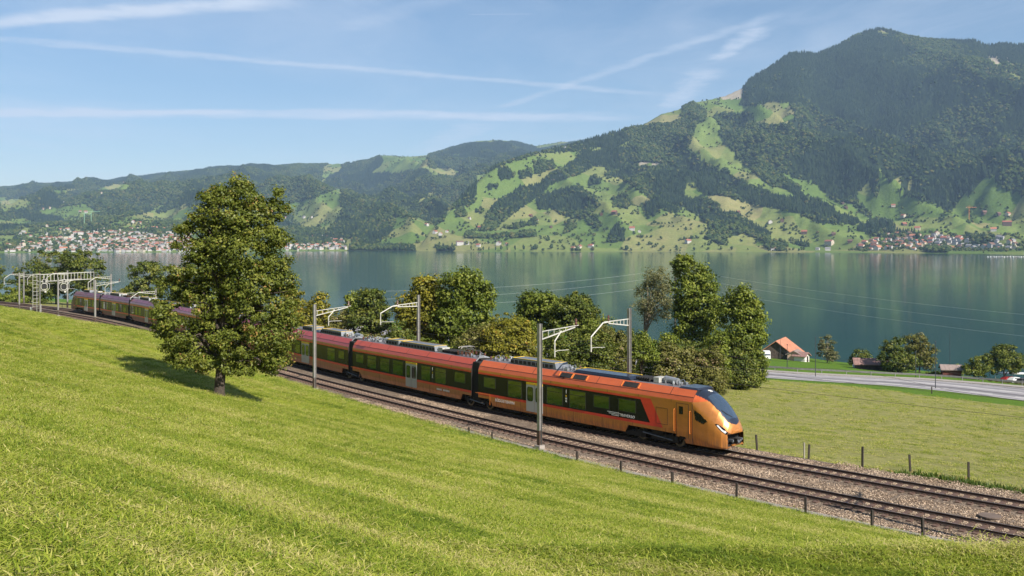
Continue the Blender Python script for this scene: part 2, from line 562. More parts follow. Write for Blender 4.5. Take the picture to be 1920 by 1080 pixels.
def grass_mat():
    m = bpy.data.materials.new("mown_grass"); m.use_nodes = True
    b = NB(m.node_tree); p = b.n["Principled BSDF"]
    geo = b.add("ShaderNodeNewGeometry").outputs["Position"]
    uvn = b.add("ShaderNodeUVMap").outputs[0]
    lush = b.add("ShaderNodeAttribute", attribute_name="lush").outputs["Fac"]
    lakem = b.add("ShaderNodeAttribute", attribute_name="hay").outputs["Fac"]
    n1 = b.noise(geo, 0.16, 6, 0.62)
    n2 = b.noise(geo, 1.3, 6, 0.7)
    n3 = b.noise(geo, 9.0, 6, 0.75)
    row, row2 = mow_rows(b, geo)
    base = b.ramp(n2, [(0.25, (0.140, 0.195, 0.015)), (0.5, (0.245, 0.280, 0.024)), (0.75, (0.340, 0.345, 0.045))])
    dry = b.ramp(n3, [(0.3, (0.21, 0.205, 0.035)), (0.7, (0.32, 0.285, 0.070))])
    df = b.m("MULTIPLY", b.smooth(b.m("ADD", b.m("MULTIPLY", row, 0.75), b.m("MULTIPLY", n1, 0.25)), 0.45, 0.62), b.smooth(n3, 0.25, 0.55))
    c = b.mix(b.m("MULTIPLY", df, 0.8), base, dry)
    grn = b.smooth(b.m("ADD", b.m("MULTIPLY", row2, 0.5), b.m("MULTIPLY", n1, 0.5)), 0.50, 0.66)
    c = b.mix(b.m("MULTIPLY", grn, 0.55), c, (0.120, 0.175, 0.024))
    lk = b.ramp(b.noise(geo, 1.1, 7, 0.72), [(0.30, (0.150, 0.160, 0.045)), (0.5, (0.240, 0.232, 0.080)), (0.72, (0.345, 0.310, 0.135))])
    c = b.mix(b.m("MULTIPLY", lakem, 0.92), c, lk)
    lg = b.ramp(b.noise(geo, 2.2, 6, 0.7), [(0.3, (0.055, 0.115, 0.010)), (0.7, (0.125, 0.215, 0.018))])
    lf = b.smooth(b.m("ADD", lush, b.m("MULTIPLY", b.m("SUBTRACT", n1, 0.5), 0.9)), 0.35, 0.65)
    c = b.mix(lf, c, lg)
    spk = b.noise(geo, 34.0, 4, 0.8)
    c = b.mix(1.0, c, b.ramp(spk, [(0.3, 0.62), (0.55, 1.0), (0.75, 1.28)]), "MULTIPLY")
    b.put(p.inputs["Base Color"], c)
    p.inputs["Roughness"].default_value = 0.85
    p.inputs["Specular IOR Level"].default_value = 0.12
    bn = b.add("ShaderNodeBump"); bn.inputs["Strength"].default_value = 0.75; bn.inputs["Distance"].default_value = 0.16
    hh = b.m("ADD", b.m("MULTIPLY", b.noise(geo, 5.0, 7, 0.75), 1.0), b.m("MULTIPLY", row2, 0.5))
    b.put(bn.inputs["Height"], hh); b.put(p.inputs["Normal"], bn.outputs[0])
    return m


GRASS = grass_mat()


def build_ground():
    ts = np.concatenate([np.arange(-250, -60, 12), np.arange(-60, 210, 1.5), np.arange(210, 720, 12)])
    ss = np.concatenate([np.arange(-125, -62, 4), np.arange(-62, -12, 0.8), np.arange(-12, 8, 0.4), np.arange(8, 125, 2.0), np.arange(125, 470, 6)])
    def zf(T, S, X, Y): return ground_z(T, S, X, Y)
    v, f, uv = strip_grid(ts, ss, zf)
    T, S = uv[:, 0], uv[:, 1]
    q = -S - (spacing(T) + edge(T))
    lush = np.where(S < 0, np.exp(-np.clip(q, 0, 99) / 3.2) * 1.1 * np.clip(1.2 - np.clip(T - 60, 0, 999) / 60, 0.35, 1), 0)
    # verge along the road is left tall, its edge curves
    verge = road_s(T) - 12.5 + 1.5 * np.sin(T / 13.0) + np.clip(T - 75, 0, 30) * 0.2
    lush = np.where(S > 0, np.clip((S - verge) / 3.0 + 0.5, 0, 1.2), lush)
    lush = np.where((S > 2) & (S < 9), np.maximum(lush, 0.55 * np.exp(-(S - 3) / 3.0)), lush)
    hay = np.where(S > 0, 1.0, 0.0)
    me = fast_mesh("ground", v, f[:, ::-1], [GRASS], smooth=True, vattr={"lush": lush, "hay": hay}, uv=uv)
    o = link("ground", me); tag(o, kind="structure")


def ballast_mat():
    m = bpy.data.materials.new("ballast_stone"); m.use_nodes = True
    b = NB(m.node_tree); p = b.n["Principled BSDF"]
    geo = b.add("ShaderNodeNewGeometry").outputs["Position"]
    vo = b.add("ShaderNodeTexVoronoi"); b.put(vo.inputs["Vector"], geo); vo.inputs["Scale"].default_value = 13.0
    sp = b.add("ShaderNodeSeparateColor"); b.put(sp.inputs[0], vo.outputs["Color"])
    big = b.noise(geo, 0.5, 4, 0.6)
    c = b.ramp(sp.outputs[0], [(0.0, (0.11, 0.082, 0.060)), (0.5, (0.30, 0.238, 0.180)), (1.0, (0.54, 0.45, 0.35))])
    c = b.mix(1.0, c, b.ramp(big, [(0.3, (0.80, 0.72, 0.66)), (0.7, (1.1, 1.05, 1.02))]), "MULTIPLY")
    dk = b.smooth(vo.outputs["Distance"], 0.03, 0.52)
    c = b.mix(b.m("MULTIPLY", dk, 0.55), c, (0.035, 0.028, 0.024))
    b.put(p.inputs["Base Color"], c)
    p.inputs["Roughness"].default_value = 0.9; p.inputs["Specular IOR Level"].default_value = 0.19
    bn = b.add("ShaderNodeBump"); bn.inputs["Strength"].default_value = 1.0; bn.inputs["Distance"].default_value = 0.05; bn.invert = True
    b.put(bn.inputs["Height"], vo.outputs["Distance"]); b.put(p.inputs["Normal"], bn.outputs[0])
    return m


def stone_mat():
    m = bpy.data.materials.new("loose_stone"); m.use_nodes = True
    b = NB(m.node_tree); p = b.n["Principled BSDF"]
    t = b.add("ShaderNodeAttribute", attribute_name="tint").outputs["Fac"]
    geo = b.add("ShaderNodeNewGeometry").outputs["Position"]
    c = b.ramp(t, [(0.0, (0.095, 0.070, 0.050)), (0.5, (0.325, 0.255, 0.190)), (1.0, (0.64, 0.53, 0.41))])
    c = b.mix(1.0, c, b.ramp(b.noise(geo, 0.5, 4, 0.6), [(0.3, (0.80, 0.72, 0.66)), (0.7, (1.1, 1.05, 1.02))]), "MULTIPLY")
    b.put(p.inputs["Base Color"], c); p.inputs["Roughness"].default_value = 0.85; p.inputs["Specular IOR Level"].default_value = 0.19
    return m


BALLAST, STONE = ballast_mat(), stone_mat()
BALZ = RAILZ - 0.225


def build_railway():
    # the stone bed
    ts = np.concatenate([np.arange(-60, 120, 1.0), np.arange(120, 420, 3.0)])
    fr = np.array([0, 0.35, 0.9, 3.0, 0])
    rows_in = np.arange(0, 1.0001, 1 / 12)
    T = ts[:, None]
    near = -(spacing(T) + edge(T) - .05); far = 3.0 + 0 * T
    ss = near + (far - near) * rows_in[None, :]
    Z = BALZ + 0 * ss
    # shoulders
    s0 = near - 0.55; s1 = far + 0.95
    SS = np.concatenate([s0, ss, s1], 1)
    ZZ = np.concatenate([np.full_like(s0, 21.46), Z, np.full_like(s1, 21.2)], 1)
    ZZ[:, 1] -= 0.04
    Tg = np.repeat(T, SS.shape[1], 1)
    cx, cy, nx, ny = track(Tg)
    n, m = Tg.shape
    idx = np.arange(n * m).reshape(n, m)
    f = np.stack([idx[:-1, :-1], idx[1:, :-1], idx[1:, 1:], idx[:-1, 1:]], -1).reshape(-1, 4)
    v = np.stack([cx + nx * SS, cy + ny * SS, ZZ], -1).reshape(-1, 3)
    o = link("ballast_bed", fast_mesh("ballast_bed", v, f, [BALLAST], smooth=True)); tag(o, kind="structure")

    # loose stones, in patches of about one square metre
    protos = []
    for k in range(3):
        nst = 150
        V, F, tint = [], [], []
        base = np.array([(1, 0, 0), (-1, 0, 0), (0, 1, 0), (0, -1, 0), (0, 0, 1), (0, 0, -0.4)], float)
        fc = [(0, 2, 4), (2, 1, 4), (1, 3, 4), (3, 0, 4), (2, 0, 5), (1, 2, 5), (3, 1, 5), (0, 3, 5)]
        for i in range(nst):
            c = np.array([rng.uniform(-.55, .55), rng.uniform(-.55, .55), rng.uniform(0.0, 0.012)])
            s = rng.uniform(0.024, 0.05) * np.array([rng.uniform(.8, 1.4), rng.uniform(.7, 1.1), rng.uniform(.5, .95)])
            a = rng.uniform(0, 6.28); ca, sa = math.cos(a), math.sin(a)
            b_ = base * (1 + rng.uniform(-.25, .25, (6, 1))) * s
            b_ = np.stack([b_[:, 0] * ca - b_[:, 1] * sa, b_[:, 0] * sa + b_[:, 1] * ca, b_[:, 2] + b_[:, 0] * rng.uniform(-.5, .5)], 1) + c
            V.append(b_); F += [tuple(j + 6 * i for j in q) for q in fc]; tint += [rng.random()] * 8
        protos.append(fast_mesh("stone_patch", np.concatenate(V), np.array(F), [STONE], fattr={"tint": tint}))
    pts = []
    for t in np.arange(-22, 125, 0.85):
        sp = float(spacing(t))
        for s in np.arange(-(sp + float(edge(t)) - .3), 2.95, 0.85):
            if abs(s) < 1.95 or abs(s + sp) < 1.95: continue
            pts.append((t + rng.uniform(-.3, .3), s + rng.uniform(-.15, .15)))
    pts = np.array(pts)
    cx, cy, nx, ny = track(pts[:, 0])
    P3 = np.stack([cx + nx * pts[:, 1], cy + ny * pts[:, 1], np.full(len(pts), BALZ + 0.005)], 1)
    scatter("ballast_stones", P3, protos, rng.uniform(.9, 1.15, len(P3)), rng.uniform(0, 6.28, len(P3)))

    # stones lying between the sleepers, inside the rails
    gp = []
    for k in range(2):
        V, F, tint = [], [], []
        for i in range(74):
            c_ = np.array([rng.uniform(-.17, .17), rng.uniform(-.66, .66), rng.uniform(-.01, .012)])
            s = rng.uniform(0.024, 0.046) * np.array([rng.uniform(.8, 1.4), rng.uniform(.7, 1.1), rng.uniform(.5, .95)])
            b_ = base * (1 + rng.uniform(-.25, .25, (6, 1))) * s + c_
            V.append(b_); F += [tuple(j + 6 * i for j in q) for q in fc]; tint += [rng.uniform(.2, 1)] * 8
        gp.append(fast_mesh("stone_row", np.concatenate(V), np.array(F), [STONE], fattr={"tint": tint}))
    P3, rz_ = [], []
    for off in (lambda t: 0.0 * t, lambda t: -spacing(t)):
        tg = np.arange(-30, 330, 0.62) + .31
        tg = tg[(tg > -22) & (tg < 125)]
        cx, cy, nx, ny = track(tg); S = off(tg)
        P3.append(np.stack([cx + nx * S, cy + ny * S, np.full(len(tg), RAILZ - .185)], 1)); rz_.append(np.arctan2(-nx, ny))
    scatter("gauge_stones", np.concatenate(P3), gp, np.ones(sum(len(q) for q in P3)), np.concatenate(rz_))

    # tracks
    for which in (0, 1):
        off = (lambda t: 0.0 * np.asarray(t)) if which == 0 else (lambda t: -spacing(t))
        tr = empty("railway_track", (0, 0, 0))
        tag(tr, "rusty railway track the train runs on, farther from the camera" if which == 0 else "empty rusty railway track between the train's track and the grassy bank", "railway track")
        ts = np.concatenate([np.arange(-60, 130, 1.0), np.arange(130, 420, 3.0)])
        for side in (-1, 1):
            cx, cy, nx, ny = track(ts)
            prof = [(-.065, -.17), (.065, -.17), (.065, -.150), (.012, -.125), (.012, -.045), (.036, -.035), (.036, -.004), (.026, 0), (-.026, 0), (-.036, -.004), (-.036, -.035), (-.012, -.045), (-.012, -.125), (-.065, -.150)]
            k = len(prof)
            S = off(ts) + side * 0.755
            V = np.stack([np.stack([cx + nx * (S + p[0]), cy + ny * (S + p[0]), np.full(len(ts), RAILZ + p[1])], 1) for p in prof], 1).reshape(-1, 3)
            F, mi = [], []
            for i in range(len(ts) - 1):
                for j in range(k):
                    F.append((i * k + j, i * k + (j + 1) % k, (i + 1) * k + (j + 1) % k, (i + 1) * k + j)); mi.append(1 if j == 7 else 0)
            link("rail", fast_mesh("rail", V, np.array(F)[:, ::-1], [RAILSIDE, RAILTOP], mi), tr)
        # sleepers
        sm = MB().box((0, 0, -0.08), (0.26, 2.5, 0.16)); 
        for sy in (-1, 1):
            for o_ in (-.12, .12):
                sm.box((0, sy * .755 + o_, 0.02), (0.12, 0.06, 0.04), 1)
        sme = sm.mesh("sleeper", [SLEEPER, RUSTBASE])
        t_all = np.arange(-30, 330, 0.62)
        cx, cy, nx, ny = track(t_all)
        S = off(t_all)
        cnt = 0
        rest = MB()
        for i, t in enumerate(t_all):
            x, y = cx[i] + nx[i] * S[i], cy[i] + ny[i] * S[i]
            a = math.atan2(-nx[i], ny[i])
            zc = RAILZ - 0.165
            if -14 < t < 76:
                o = link("sleeper", sme, tr, (x, y, zc)); o.rotation_euler = (0, 0, a + random.uniform(-.012, .012))
                cnt += 1
            else:
                rest.box((x, y, zc - 0.08), (0.26, 2.5, 0.16), 0, rz=a)
        o = rest.obj("sleepers_beyond", [SLEEPER], tr); o["kind"] = "stuff"

    # drain channel along the bank
    ch = MB()
    ts = np.arange(-30, 48, 0.5)
    cx, cy, nx, ny = track(ts)
    s0 = -(spacing(ts) + edge(ts) - .03)
    prof = [(0.0, -.35), (0.0, .10), (-.10, .10), (-.10, -.08), (-.36, -.08), (-.36, .14), (-.50, .14), (-.50, -.35)]
    zc = BALZ - 0.02
    k = len(prof)
    V = np.stack([np.stack([cx + nx * (s0 + p[0]), cy + ny * (s0 + p[0]), np.full(len(ts), zc + p[1])], 1) for p in prof], 1).reshape(-1, 3)
    F = [(i * k + j, i * k + (j + 1) % k, (i + 1) * k + (j + 1) % k, (i + 1) * k + j) for i in range(len(ts) - 1) for j in range(k)]
    o = link("drain_channel", fast_mesh("drain_channel", V, np.array(F)[:, ::-1], [CONC]))
    tag(o, "narrow concrete drain channel between the ballast and the grassy bank", "drain")


SLEEPER = mat("old_sleeper", (0.105, 0.062, 0.045), 0.8, var=0.4, vscale=3, bump=0.4)


def asphalt_mat():
    m = bpy.data.materials.new("asphalt"); m.use_nodes = True
    b = NB(m.node_tree); p = b.n["Principled BSDF"]
    uvn = b.add("ShaderNodeUVMap").outputs[0]
    geo = b.add("ShaderNodeNewGeometry").outputs["Position"]
    w = b.noise(b.mapping(uvn, (0.01, 0.85, 1)), 1.0, 3, 0.5)
    c = b.ramp(w, [(0.35, (0.13, 0.12, 0.125)), (0.5, (0.25, 0.235, 0.24)), (0.65, (0.40, 0.375, 0.37))])
    c = b.mix(1.0, c, b.ramp(b.noise(geo, 0.6, 5, 0.6), [(0.3, 0.85), (0.7, 1.1)]), "MULTIPLY")
    b.put(p.inputs["Base Color"], c); p.inputs["Roughness"].default_value = 0.75
    return m


def build_road():
    asp = asphalt_mat()
    ts = np.arange(-250, 300, 3.0)
    def sheet(name, fa, fb, dz, m):
        n_ = 8
        cx, cy, nx, ny = track(ts)
        A, B_ = fa(ts), fb(ts)
        S = A[:, None] + (B_ - A)[:, None] * np.linspace(0, 1, n_)[None, :]
        T = np.repeat(ts[:, None], n_, 1)
        cx, cy, nx, ny = track(T)
        v = np.stack([cx + nx * S, cy + ny * S, np.full(S.shape, 13.10 + dz)], -1).reshape(-1, 3)
        idx = np.arange(len(ts) * n_).reshape(len(ts), n_)
        f = np.stack([idx[:-1, :-1], idx[1:, :-1], idx[1:, 1:], idx[:-1, 1:]], -1).reshape(-1, 4)
        return fast_mesh(name, v, f, [m], smooth=True, uv=np.stack([T, S - A[:, None] + 90], -1).reshape(-1, 2))
    near = lambda t: road_s(t); far = lambda t: road_s(t) + road_w(t)
    o = link("road", sheet("road", near, far, 0.0, asp)); tag(o, kind="structure")
    o = link("footpath", sheet("footpath", lambda t: far(t) + .3, lambda t: far(t) + 2.1, 0.11, CONC)); tag(o, kind="structure")
    kb = MB()
    cx, cy, nx, ny = track(ts); sk = far(ts) + .15
    for i in range(len(ts) - 1):
        kb.beam((cx[i] + nx[i] * sk[i], cy[i] + ny[i] * sk[i], 13.08), (cx[i + 1] + nx[i + 1] * sk[i + 1], cy[i + 1] + ny[i + 1] * sk[i + 1], 13.08), 0.2, 0.26)
    o = kb.obj("kerb", [CONC]); tag(o, kind="structure")
    paint_ = mat("road_paint", (0.62, 0.60, 0.56), 0.7, var=0.12)
    mk = MB()
    def line(f, t0, t1, w=0.16):
        for a in np.arange(t0, t1, 4.0):
            e = min(a + 4.0, t1); c = []
            for tt, sgn in ((a, -1), (a, 1), (e, 1), (e, -1)):
                X, Y, NX, NY = [float(q) for q in track(tt)]
                s_ = float(f(tt)) + sgn * w / 2
                c.append((X + NX * s_, Y + NY * s_, 13.104))
            mk.add(c, [(0, 3, 2, 1)])
    line(lambda t: near(t) + .35, -240, 290); line(lambda t: far(t) - .35, -240, 290)
    for a in np.arange(-120, 290, 9.0): line(lambda t: near(t) + 2.6, a, a + 4.5, 0.26)
    for a in np.arange(-240, 290, 9.0): line(lambda t: near(t) + road_w(t) * .62, a, a + 4.5, 0.15)
    o = mk.obj("road_markings", [paint_]); tag(o, kind="structure")
    # guard rail
    gr = empty("guard_rail"); tag(gr, "long steel guard rail along the lake side of the road", "guard rail")
    rail = MB(); posts = MB()
    pm = MB().box((0, 0, 0.35), (0.1, 0.1, 0.8)).mesh("rail_post", [GALV])
    ts2 = np.arange(-120, 120, 4.0)
    cx, cy, nx, ny = track(ts2)
    for i in range(len(ts2)):
        s = float(road_s(ts2[i]) + road_w(ts2[i])) + 2.9
        x, y = cx[i] + nx[i] * s, cy[i] + ny[i] * s
        z = zat(x, y)
        o = link("rail_post", pm, gr, (x, y, z))
        if i:
            rail.beam((xp, yp, zp + 0.62), (x, y, z + 0.62), 0.06, 0.30)
        xp, yp, zp = x, y, z
    rail.obj("rail_beam", [GALV], gr)


def water_mat():
    m = bpy.data.materials.new("lake_water"); m.use_nodes = True
    b = NB(m.node_tree); p = b.n["Principled BSDF"]
    geo = b.add("ShaderNodeNewGeometry").outputs["Position"]
    big = b.noise(b.mapping(geo, (0.0018, 0.0009, 1)), 1.0, 3, 0.5)
    c = b.ramp(big, [(0.3, (0.004, 0.040, 0.037)), (0.7, (0.007, 0.058, 0.050))])
    b.put(p.inputs["Base Color"], c)
    p.inputs["Roughness"].default_value = 0.085
    p.inputs["IOR"].default_value = 1.333
    p.inputs["Specular IOR Level"].default_value = 0.19
    calm = b.smooth(b.noise(b.mapping(geo, (0.0022, 0.006, 1), (0, 0, R(12))), 1.0, 4, 0.55), 0.38, 0.62)
    w1 = b.noise(b.mapping(geo, (0.35, 0.55, 1), (0, 0, R(20))), 1.0, 4, 0.6)
    w2 = b.noise(b.mapping(geo, (1.7, 2.6, 1), (0, 0, R(-25))), 1.0, 3, 0.6)
    h = b.m("ADD", b.m("MULTIPLY", w1, 0.10), b.m("MULTIPLY", w2, 0.022))
    bn = b.add("ShaderNodeBump"); bn.inputs["Distance"].default_value = 1.0
    b.put(bn.inputs["Strength"], b.m("ADD", b.m("MULTIPLY", calm, 0.26), 0.09))
    b.put(bn.inputs["Height"], h); b.put(p.inputs["Normal"], bn.outputs[0])
    return m


def build_water():
    v = np.array([(-7000, -400, 0), (8000, -400, 0), (8000, 4600, 0), (-7000, 4600, 0)], float)
    o = link("lake", fast_mesh("lake", v, np.array([[0, 1, 2, 3]]), [water_mat()])); tag(o, kind="structure")


build_ground(); build_railway(); build_road(); build_water()

# ------------------------------------------------------------------ the far side of the lake
_SH = np.array([(-700, 476), (-200, 475), (0, 474), (300, 473), (560, 470.6), (700, 470.4), (900, 471.5), (1200, 471.6), (1500, 473), (1700, 474.5), (1840, 475.5), (1920, 478), (2100, 480), (2700, 480)], float)
_RB = np.array([(700, 474), (770, 471), (800, 440), (830, 410), (870, 362), (900, 335), (930, 310), (990, 290), (1060, 275), (1100, 263), (1160, 246), (1210, 232), (1240, 214), (1270, 206), (1300, 192), (1320, 189), (1360, 180), (1395, 163), (1404, 150), (1440, 128), (1480, 101), (1508, 98), (1530, 103), (1560, 90), (1580, 80), (1600, 68), (1625, 58), (1645, 53), (1665, 56), (1700, 67), (1730, 73), (1760, 76), (1830, 76), (1850, 86), (1880, 82), (1920, 84), (2050, 90), (2200, 120), (2700, 260)], float)
_RA = np.array([(-700, 390), (-300, 375), (-100, 362), (0, 352), (40, 348), (70, 345), (130, 345), (160, 338), (210, 340), (250, 333), (300, 326), (350, 322), (400, 318), (450, 316), (500, 314), (560, 309), (640, 306), (690, 300), (715, 292), (740, 293), (770, 294), (800, 291), (830, 283), (850, 274), (870, 268), (900, 264), (960, 263), (980, 267), (1000, 273), (1020, 271), (1050, 267), (1100, 262), (1140, 262), (1180, 300), (1300, 400), (1400, 460)], float)
_RBd = np.array([(700, 3300), (780, 3500), (900, 4200), (1100, 5000), (1300, 5500), (1500, 6000), (1640, 6300), (1900, 5800), (2700, 5500)], float)
_RAd = np.array([(-700, 10300), (0, 10300), (500, 9300), (750, 8600), (900, 9600), (1100, 9900), (1400, 9600)], float)


def far_z(u, Y):
    u = np.asarray(u, float); Y = np.asarray(Y, float)
    Y0 = CAMZ * FPX / (np.interp(u, _SH[:, 0], _SH[:, 1]) - HOR)
    X = (u - 960) / FPX * Y
    # jagged detail of the ridges
    def layer(R_, D_, g, seed, amp):
        D = np.interp(u, D_[:, 0], D_[:, 1])
        vr = np.interp(u, R_[:, 0], R_[:, 1])
        H = CAMZ + (HOR - vr) / FPX * D
        H = np.maximum(H, -5)
        q = (Y - Y0) / np.maximum(D - Y0, 50)
        qc = np.clip(q, 0, 1)
        f = g(qc)
        z = H * f
        # spurs and gullies running down the slope
        wx = X + 420 * (vnoise(X / 1500, Y / 1500, seed) - 0.5)
        r1 = 1 - np.abs(2 * vnoise(wx / 620 + Y / 2600, Y / 2400, seed + 1) - 1)
        r2 = 1 - np.abs(2 * vnoise(wx / 230 + Y / 1100, Y / 900, seed + 2) - 1)
        r3 = fbm(X / 120, Y / 160, 3, seed + 3)
        env = np.sin(np.pi * np.clip(q, 0, 1)) ** 0.8 * np.clip(H / 500, 0.05, 1.6)
        z = z + env * amp * ((r1 - 0.5) * 1.0 + (r2 - 0.5) * 0.42 + (r3 - 0.5) * 0.35)
        z = np.where(q > 1, H - (Y - D) * 0.45, z)
        z = np.where(q < 0, (Y - Y0) * 0.06, z)
        return z
    gB = lambda q: 0.30 * q + 0.70 * q ** 2.0
    gA = lambda q: 0.40 * q + 0.60 * q ** 1.9
    B = layer(_RB, _RBd, gB, 21, 230.0)
    A = layer(_RA, _RAd, gA, 51, 210.0)
    w = np.clip((u - 735) / 70, 0, 1)
    B = np.where(u < 735, -60, B * w - 20 * (1 - w))
    k = 12.0
    h = np.clip(0.5 + 0.5 * (A - B) / k, 0, 1)
    z = A * h + B * (1 - h) + k * h * (1 - h) * np.clip(np.maximum(A, B) / 60, 0, 1)
    shore = np.clip((Y - Y0) / 60, 0, 1)
    z = np.where(Y >= Y0, np.maximum(z, 0.8 + 1.5 * shore + np.clip(Y - Y0, 0, 400) * 0.02), z)
    return np.where(Y < Y0, np.maximum((Y - Y0) * 0.08 + 0.8, -3.0), z)


def Z6(p): return [(1280 + a / 2.4, 40 + b / 2.4) for a, b in p]
def Z5(p): return [(640 + a / 3.0, 240 + b / 3.0) for a, b in p]
def Z4(p): return [(a / 3.0, 320 + b / 3.0) for a, b in p]


# woods as seen across the lake (outlines on the slope)
WOODS = [
    Z6([(275, 180), (262, 362), (320, 368), (400, 350), (470, 355), (500, 385), (505, 435), (430, 458), (335, 450), (320, 425), (300, 400), (150, 398), (140, 425), (165, 465), (160, 490), (215, 560), (240, 600), (300, 650), (340, 690), (400, 725), (470, 745), (500, 770), (540, 760), (520, 730), (440, 690), (430, 670), (600, 720), (640, 770), (690, 800), (760, 815), (830, 870), (855, 880), (850, 850), (800, 810), (780, 780), (830, 720), (870, 780), (890, 760), (880, 700), (890, 640), (930, 720), (960, 690), (1000, 720), (1030, 700), (1040, 740), (950, 740), (980, 765), (1060, 790), (1130, 800), (1190, 835), (1220, 830), (1260, 780), (1300, 770), (1340, 700), (1400, 690), (1440, 740), (1536, 770), (2100, 800), (2100, -60), (700, -60)]),
    Z6([(0, 548), (60, 590), (130, 640), (200, 660), (230, 690), (330, 730), (400, 770), (480, 780), (540, 770), (600, 790), (680, 820), (690, 850), (760, 870), (805, 890), (780, 905), (700, 905), (610, 900), (580, 880), (520, 850), (440, 835), (400, 820), (330, 815), (280, 800), (200, 775), (100, 770), (60, 740), (0, 720)]),
    Z6([(0, 770), (20, 790), (100, 780), (150, 810), (180, 850), (250, 860), (340, 920), (395, 950), (380, 985), (330, 970), (270, 950), (200, 960), (180, 990), (100, 965), (130, 930), (90, 880), (20, 830), (0, 820)]),
    Z6([(375, 980), (440, 975), (470, 995), (470, 1025), (400, 1020), (370, 1000)]),
    Z6([(780, 925), (850, 880), (950, 890), (960, 930), (1060, 945), (1080, 965), (960, 972), (860, 960)]),
    Z6([(1160, 740), (1240, 770), (1240, 820), (1180, 860), (1190, 830)]),
    Z6([(0, 360), (45, 350), (110, 395), (100, 440), (0, 440)]), Z6([(490, 960), (570, 1000), (550, 1010), (480, 975)]),
    Z6([(1100, 1010), (1190, 1000), (1190, 1040), (1100, 1035)]), Z6([(1270, 950), (1340, 950), (1400, 985), (1320, 990)]),
    Z5([(-200, 190), (0, 190), (120, 160), (215, 140), (235, 165), (235, 190), (180, 230), (170, 240), (300, 240), (430, 215), (600, 225), (470, 200), (490, 130), (700, 70), (980, 60), (1100, 90), (1100, 125), (1050, 150), (930, 180), (870, 215), (830, 240), (750, 250), (765, 300), (760, 400), (720, 430), (600, 450), (580, 510), (540, 530), (440, 490), (350, 480), (300, 490), (290, 560), (230, 600), (200, 640), (410, 650), (418, 700), (-60, 700), (-60, 480), (-200, 480)]),
    Z5([(1090, 110), (1400, 40), (1550, -10), (1660, -20), (1660, 40), (1560, 80), (1500, 90), (1340, 120), (1200, 125), (1100, 118)]),
    Z5([(1650, -20), (1900, -60), (2000, -40), (1950, 120), (1920, 450), (1850, 460), (1780, 420), (1730, 370), (1690, 350), (1640, 310), (1560, 260), (1500, 270), (1480, 200), (1550, 150), (1630, 60)]),
    Z5([(1340, 125), (1550, 90), (1640, 110), (1600, 170), (1470, 200), (1400, 210), (1330, 250), (1200, 290), (1130, 340), (1060, 400), (1000, 440), (930, 500), (850, 560), (790, 560), (830, 450), (880, 400), (950, 350), (1000, 320), (1100, 300), (1160, 250), (1250, 200), (1330, 150)]),
    Z5([(1090, 360), (1170, 350), (1330, 310), (1430, 370), (1440, 430), (1370, 500), (1270, 490), (1190, 440), (1100, 440)]),
    Z5([(1530, 380), (1580, 360), (1640, 400), (1620, 440), (1530, 435)]), Z5([(880, 215), (930, 205), (980, 240), (975, 270), (900, 282)]),
    Z5([(1000, 225), (1070, 210), (1080, 255), (1010, 270)]), Z5([(1080, 175), (1190, 170), (1200, 215), (1090, 245)]),
    Z5([(1390, 260), (1440, 245), (1455, 300), (1385, 305)]), Z5([(1370, 485), (1440, 480), (1460, 540), (1440, 565), (1380, 535)]),
    Z5([(1500, 610), (1520, 545), (1550, 525), (1600, 560), (1590, 615), (1500, 628)]), Z5([(700, 565), (745, 560), (750, 585), (1000, 583), (1020, 560), (1090, 565), (1095, 600), (1000, 600), (700, 600)]),
    Z5([(920, 535), (1000, 520), (1100, 500), (1110, 520), (1000, 545), (930, 555)]), Z5([(1260, 520), (1310, 510), (1320, 545), (1250, 580)]),
    Z5([(820, 310), (860, 290), (880, 320), (820, 335)]), Z5([(640, 450), (690, 430), (710, 480), (650, 490)]), Z5([(760, 440), (810, 440), (800, 460), (755, 460)]),
    Z5([(525, 655), (640, 655), (640, 690), (530, 692)]), Z5([(1690, 430), (1770, 390), (1800, 430), (1760, 480), (1700, 470)]),
    Z4([(1600, 240), (1650, 190), (1690, 230), (1650, 255)]),
]
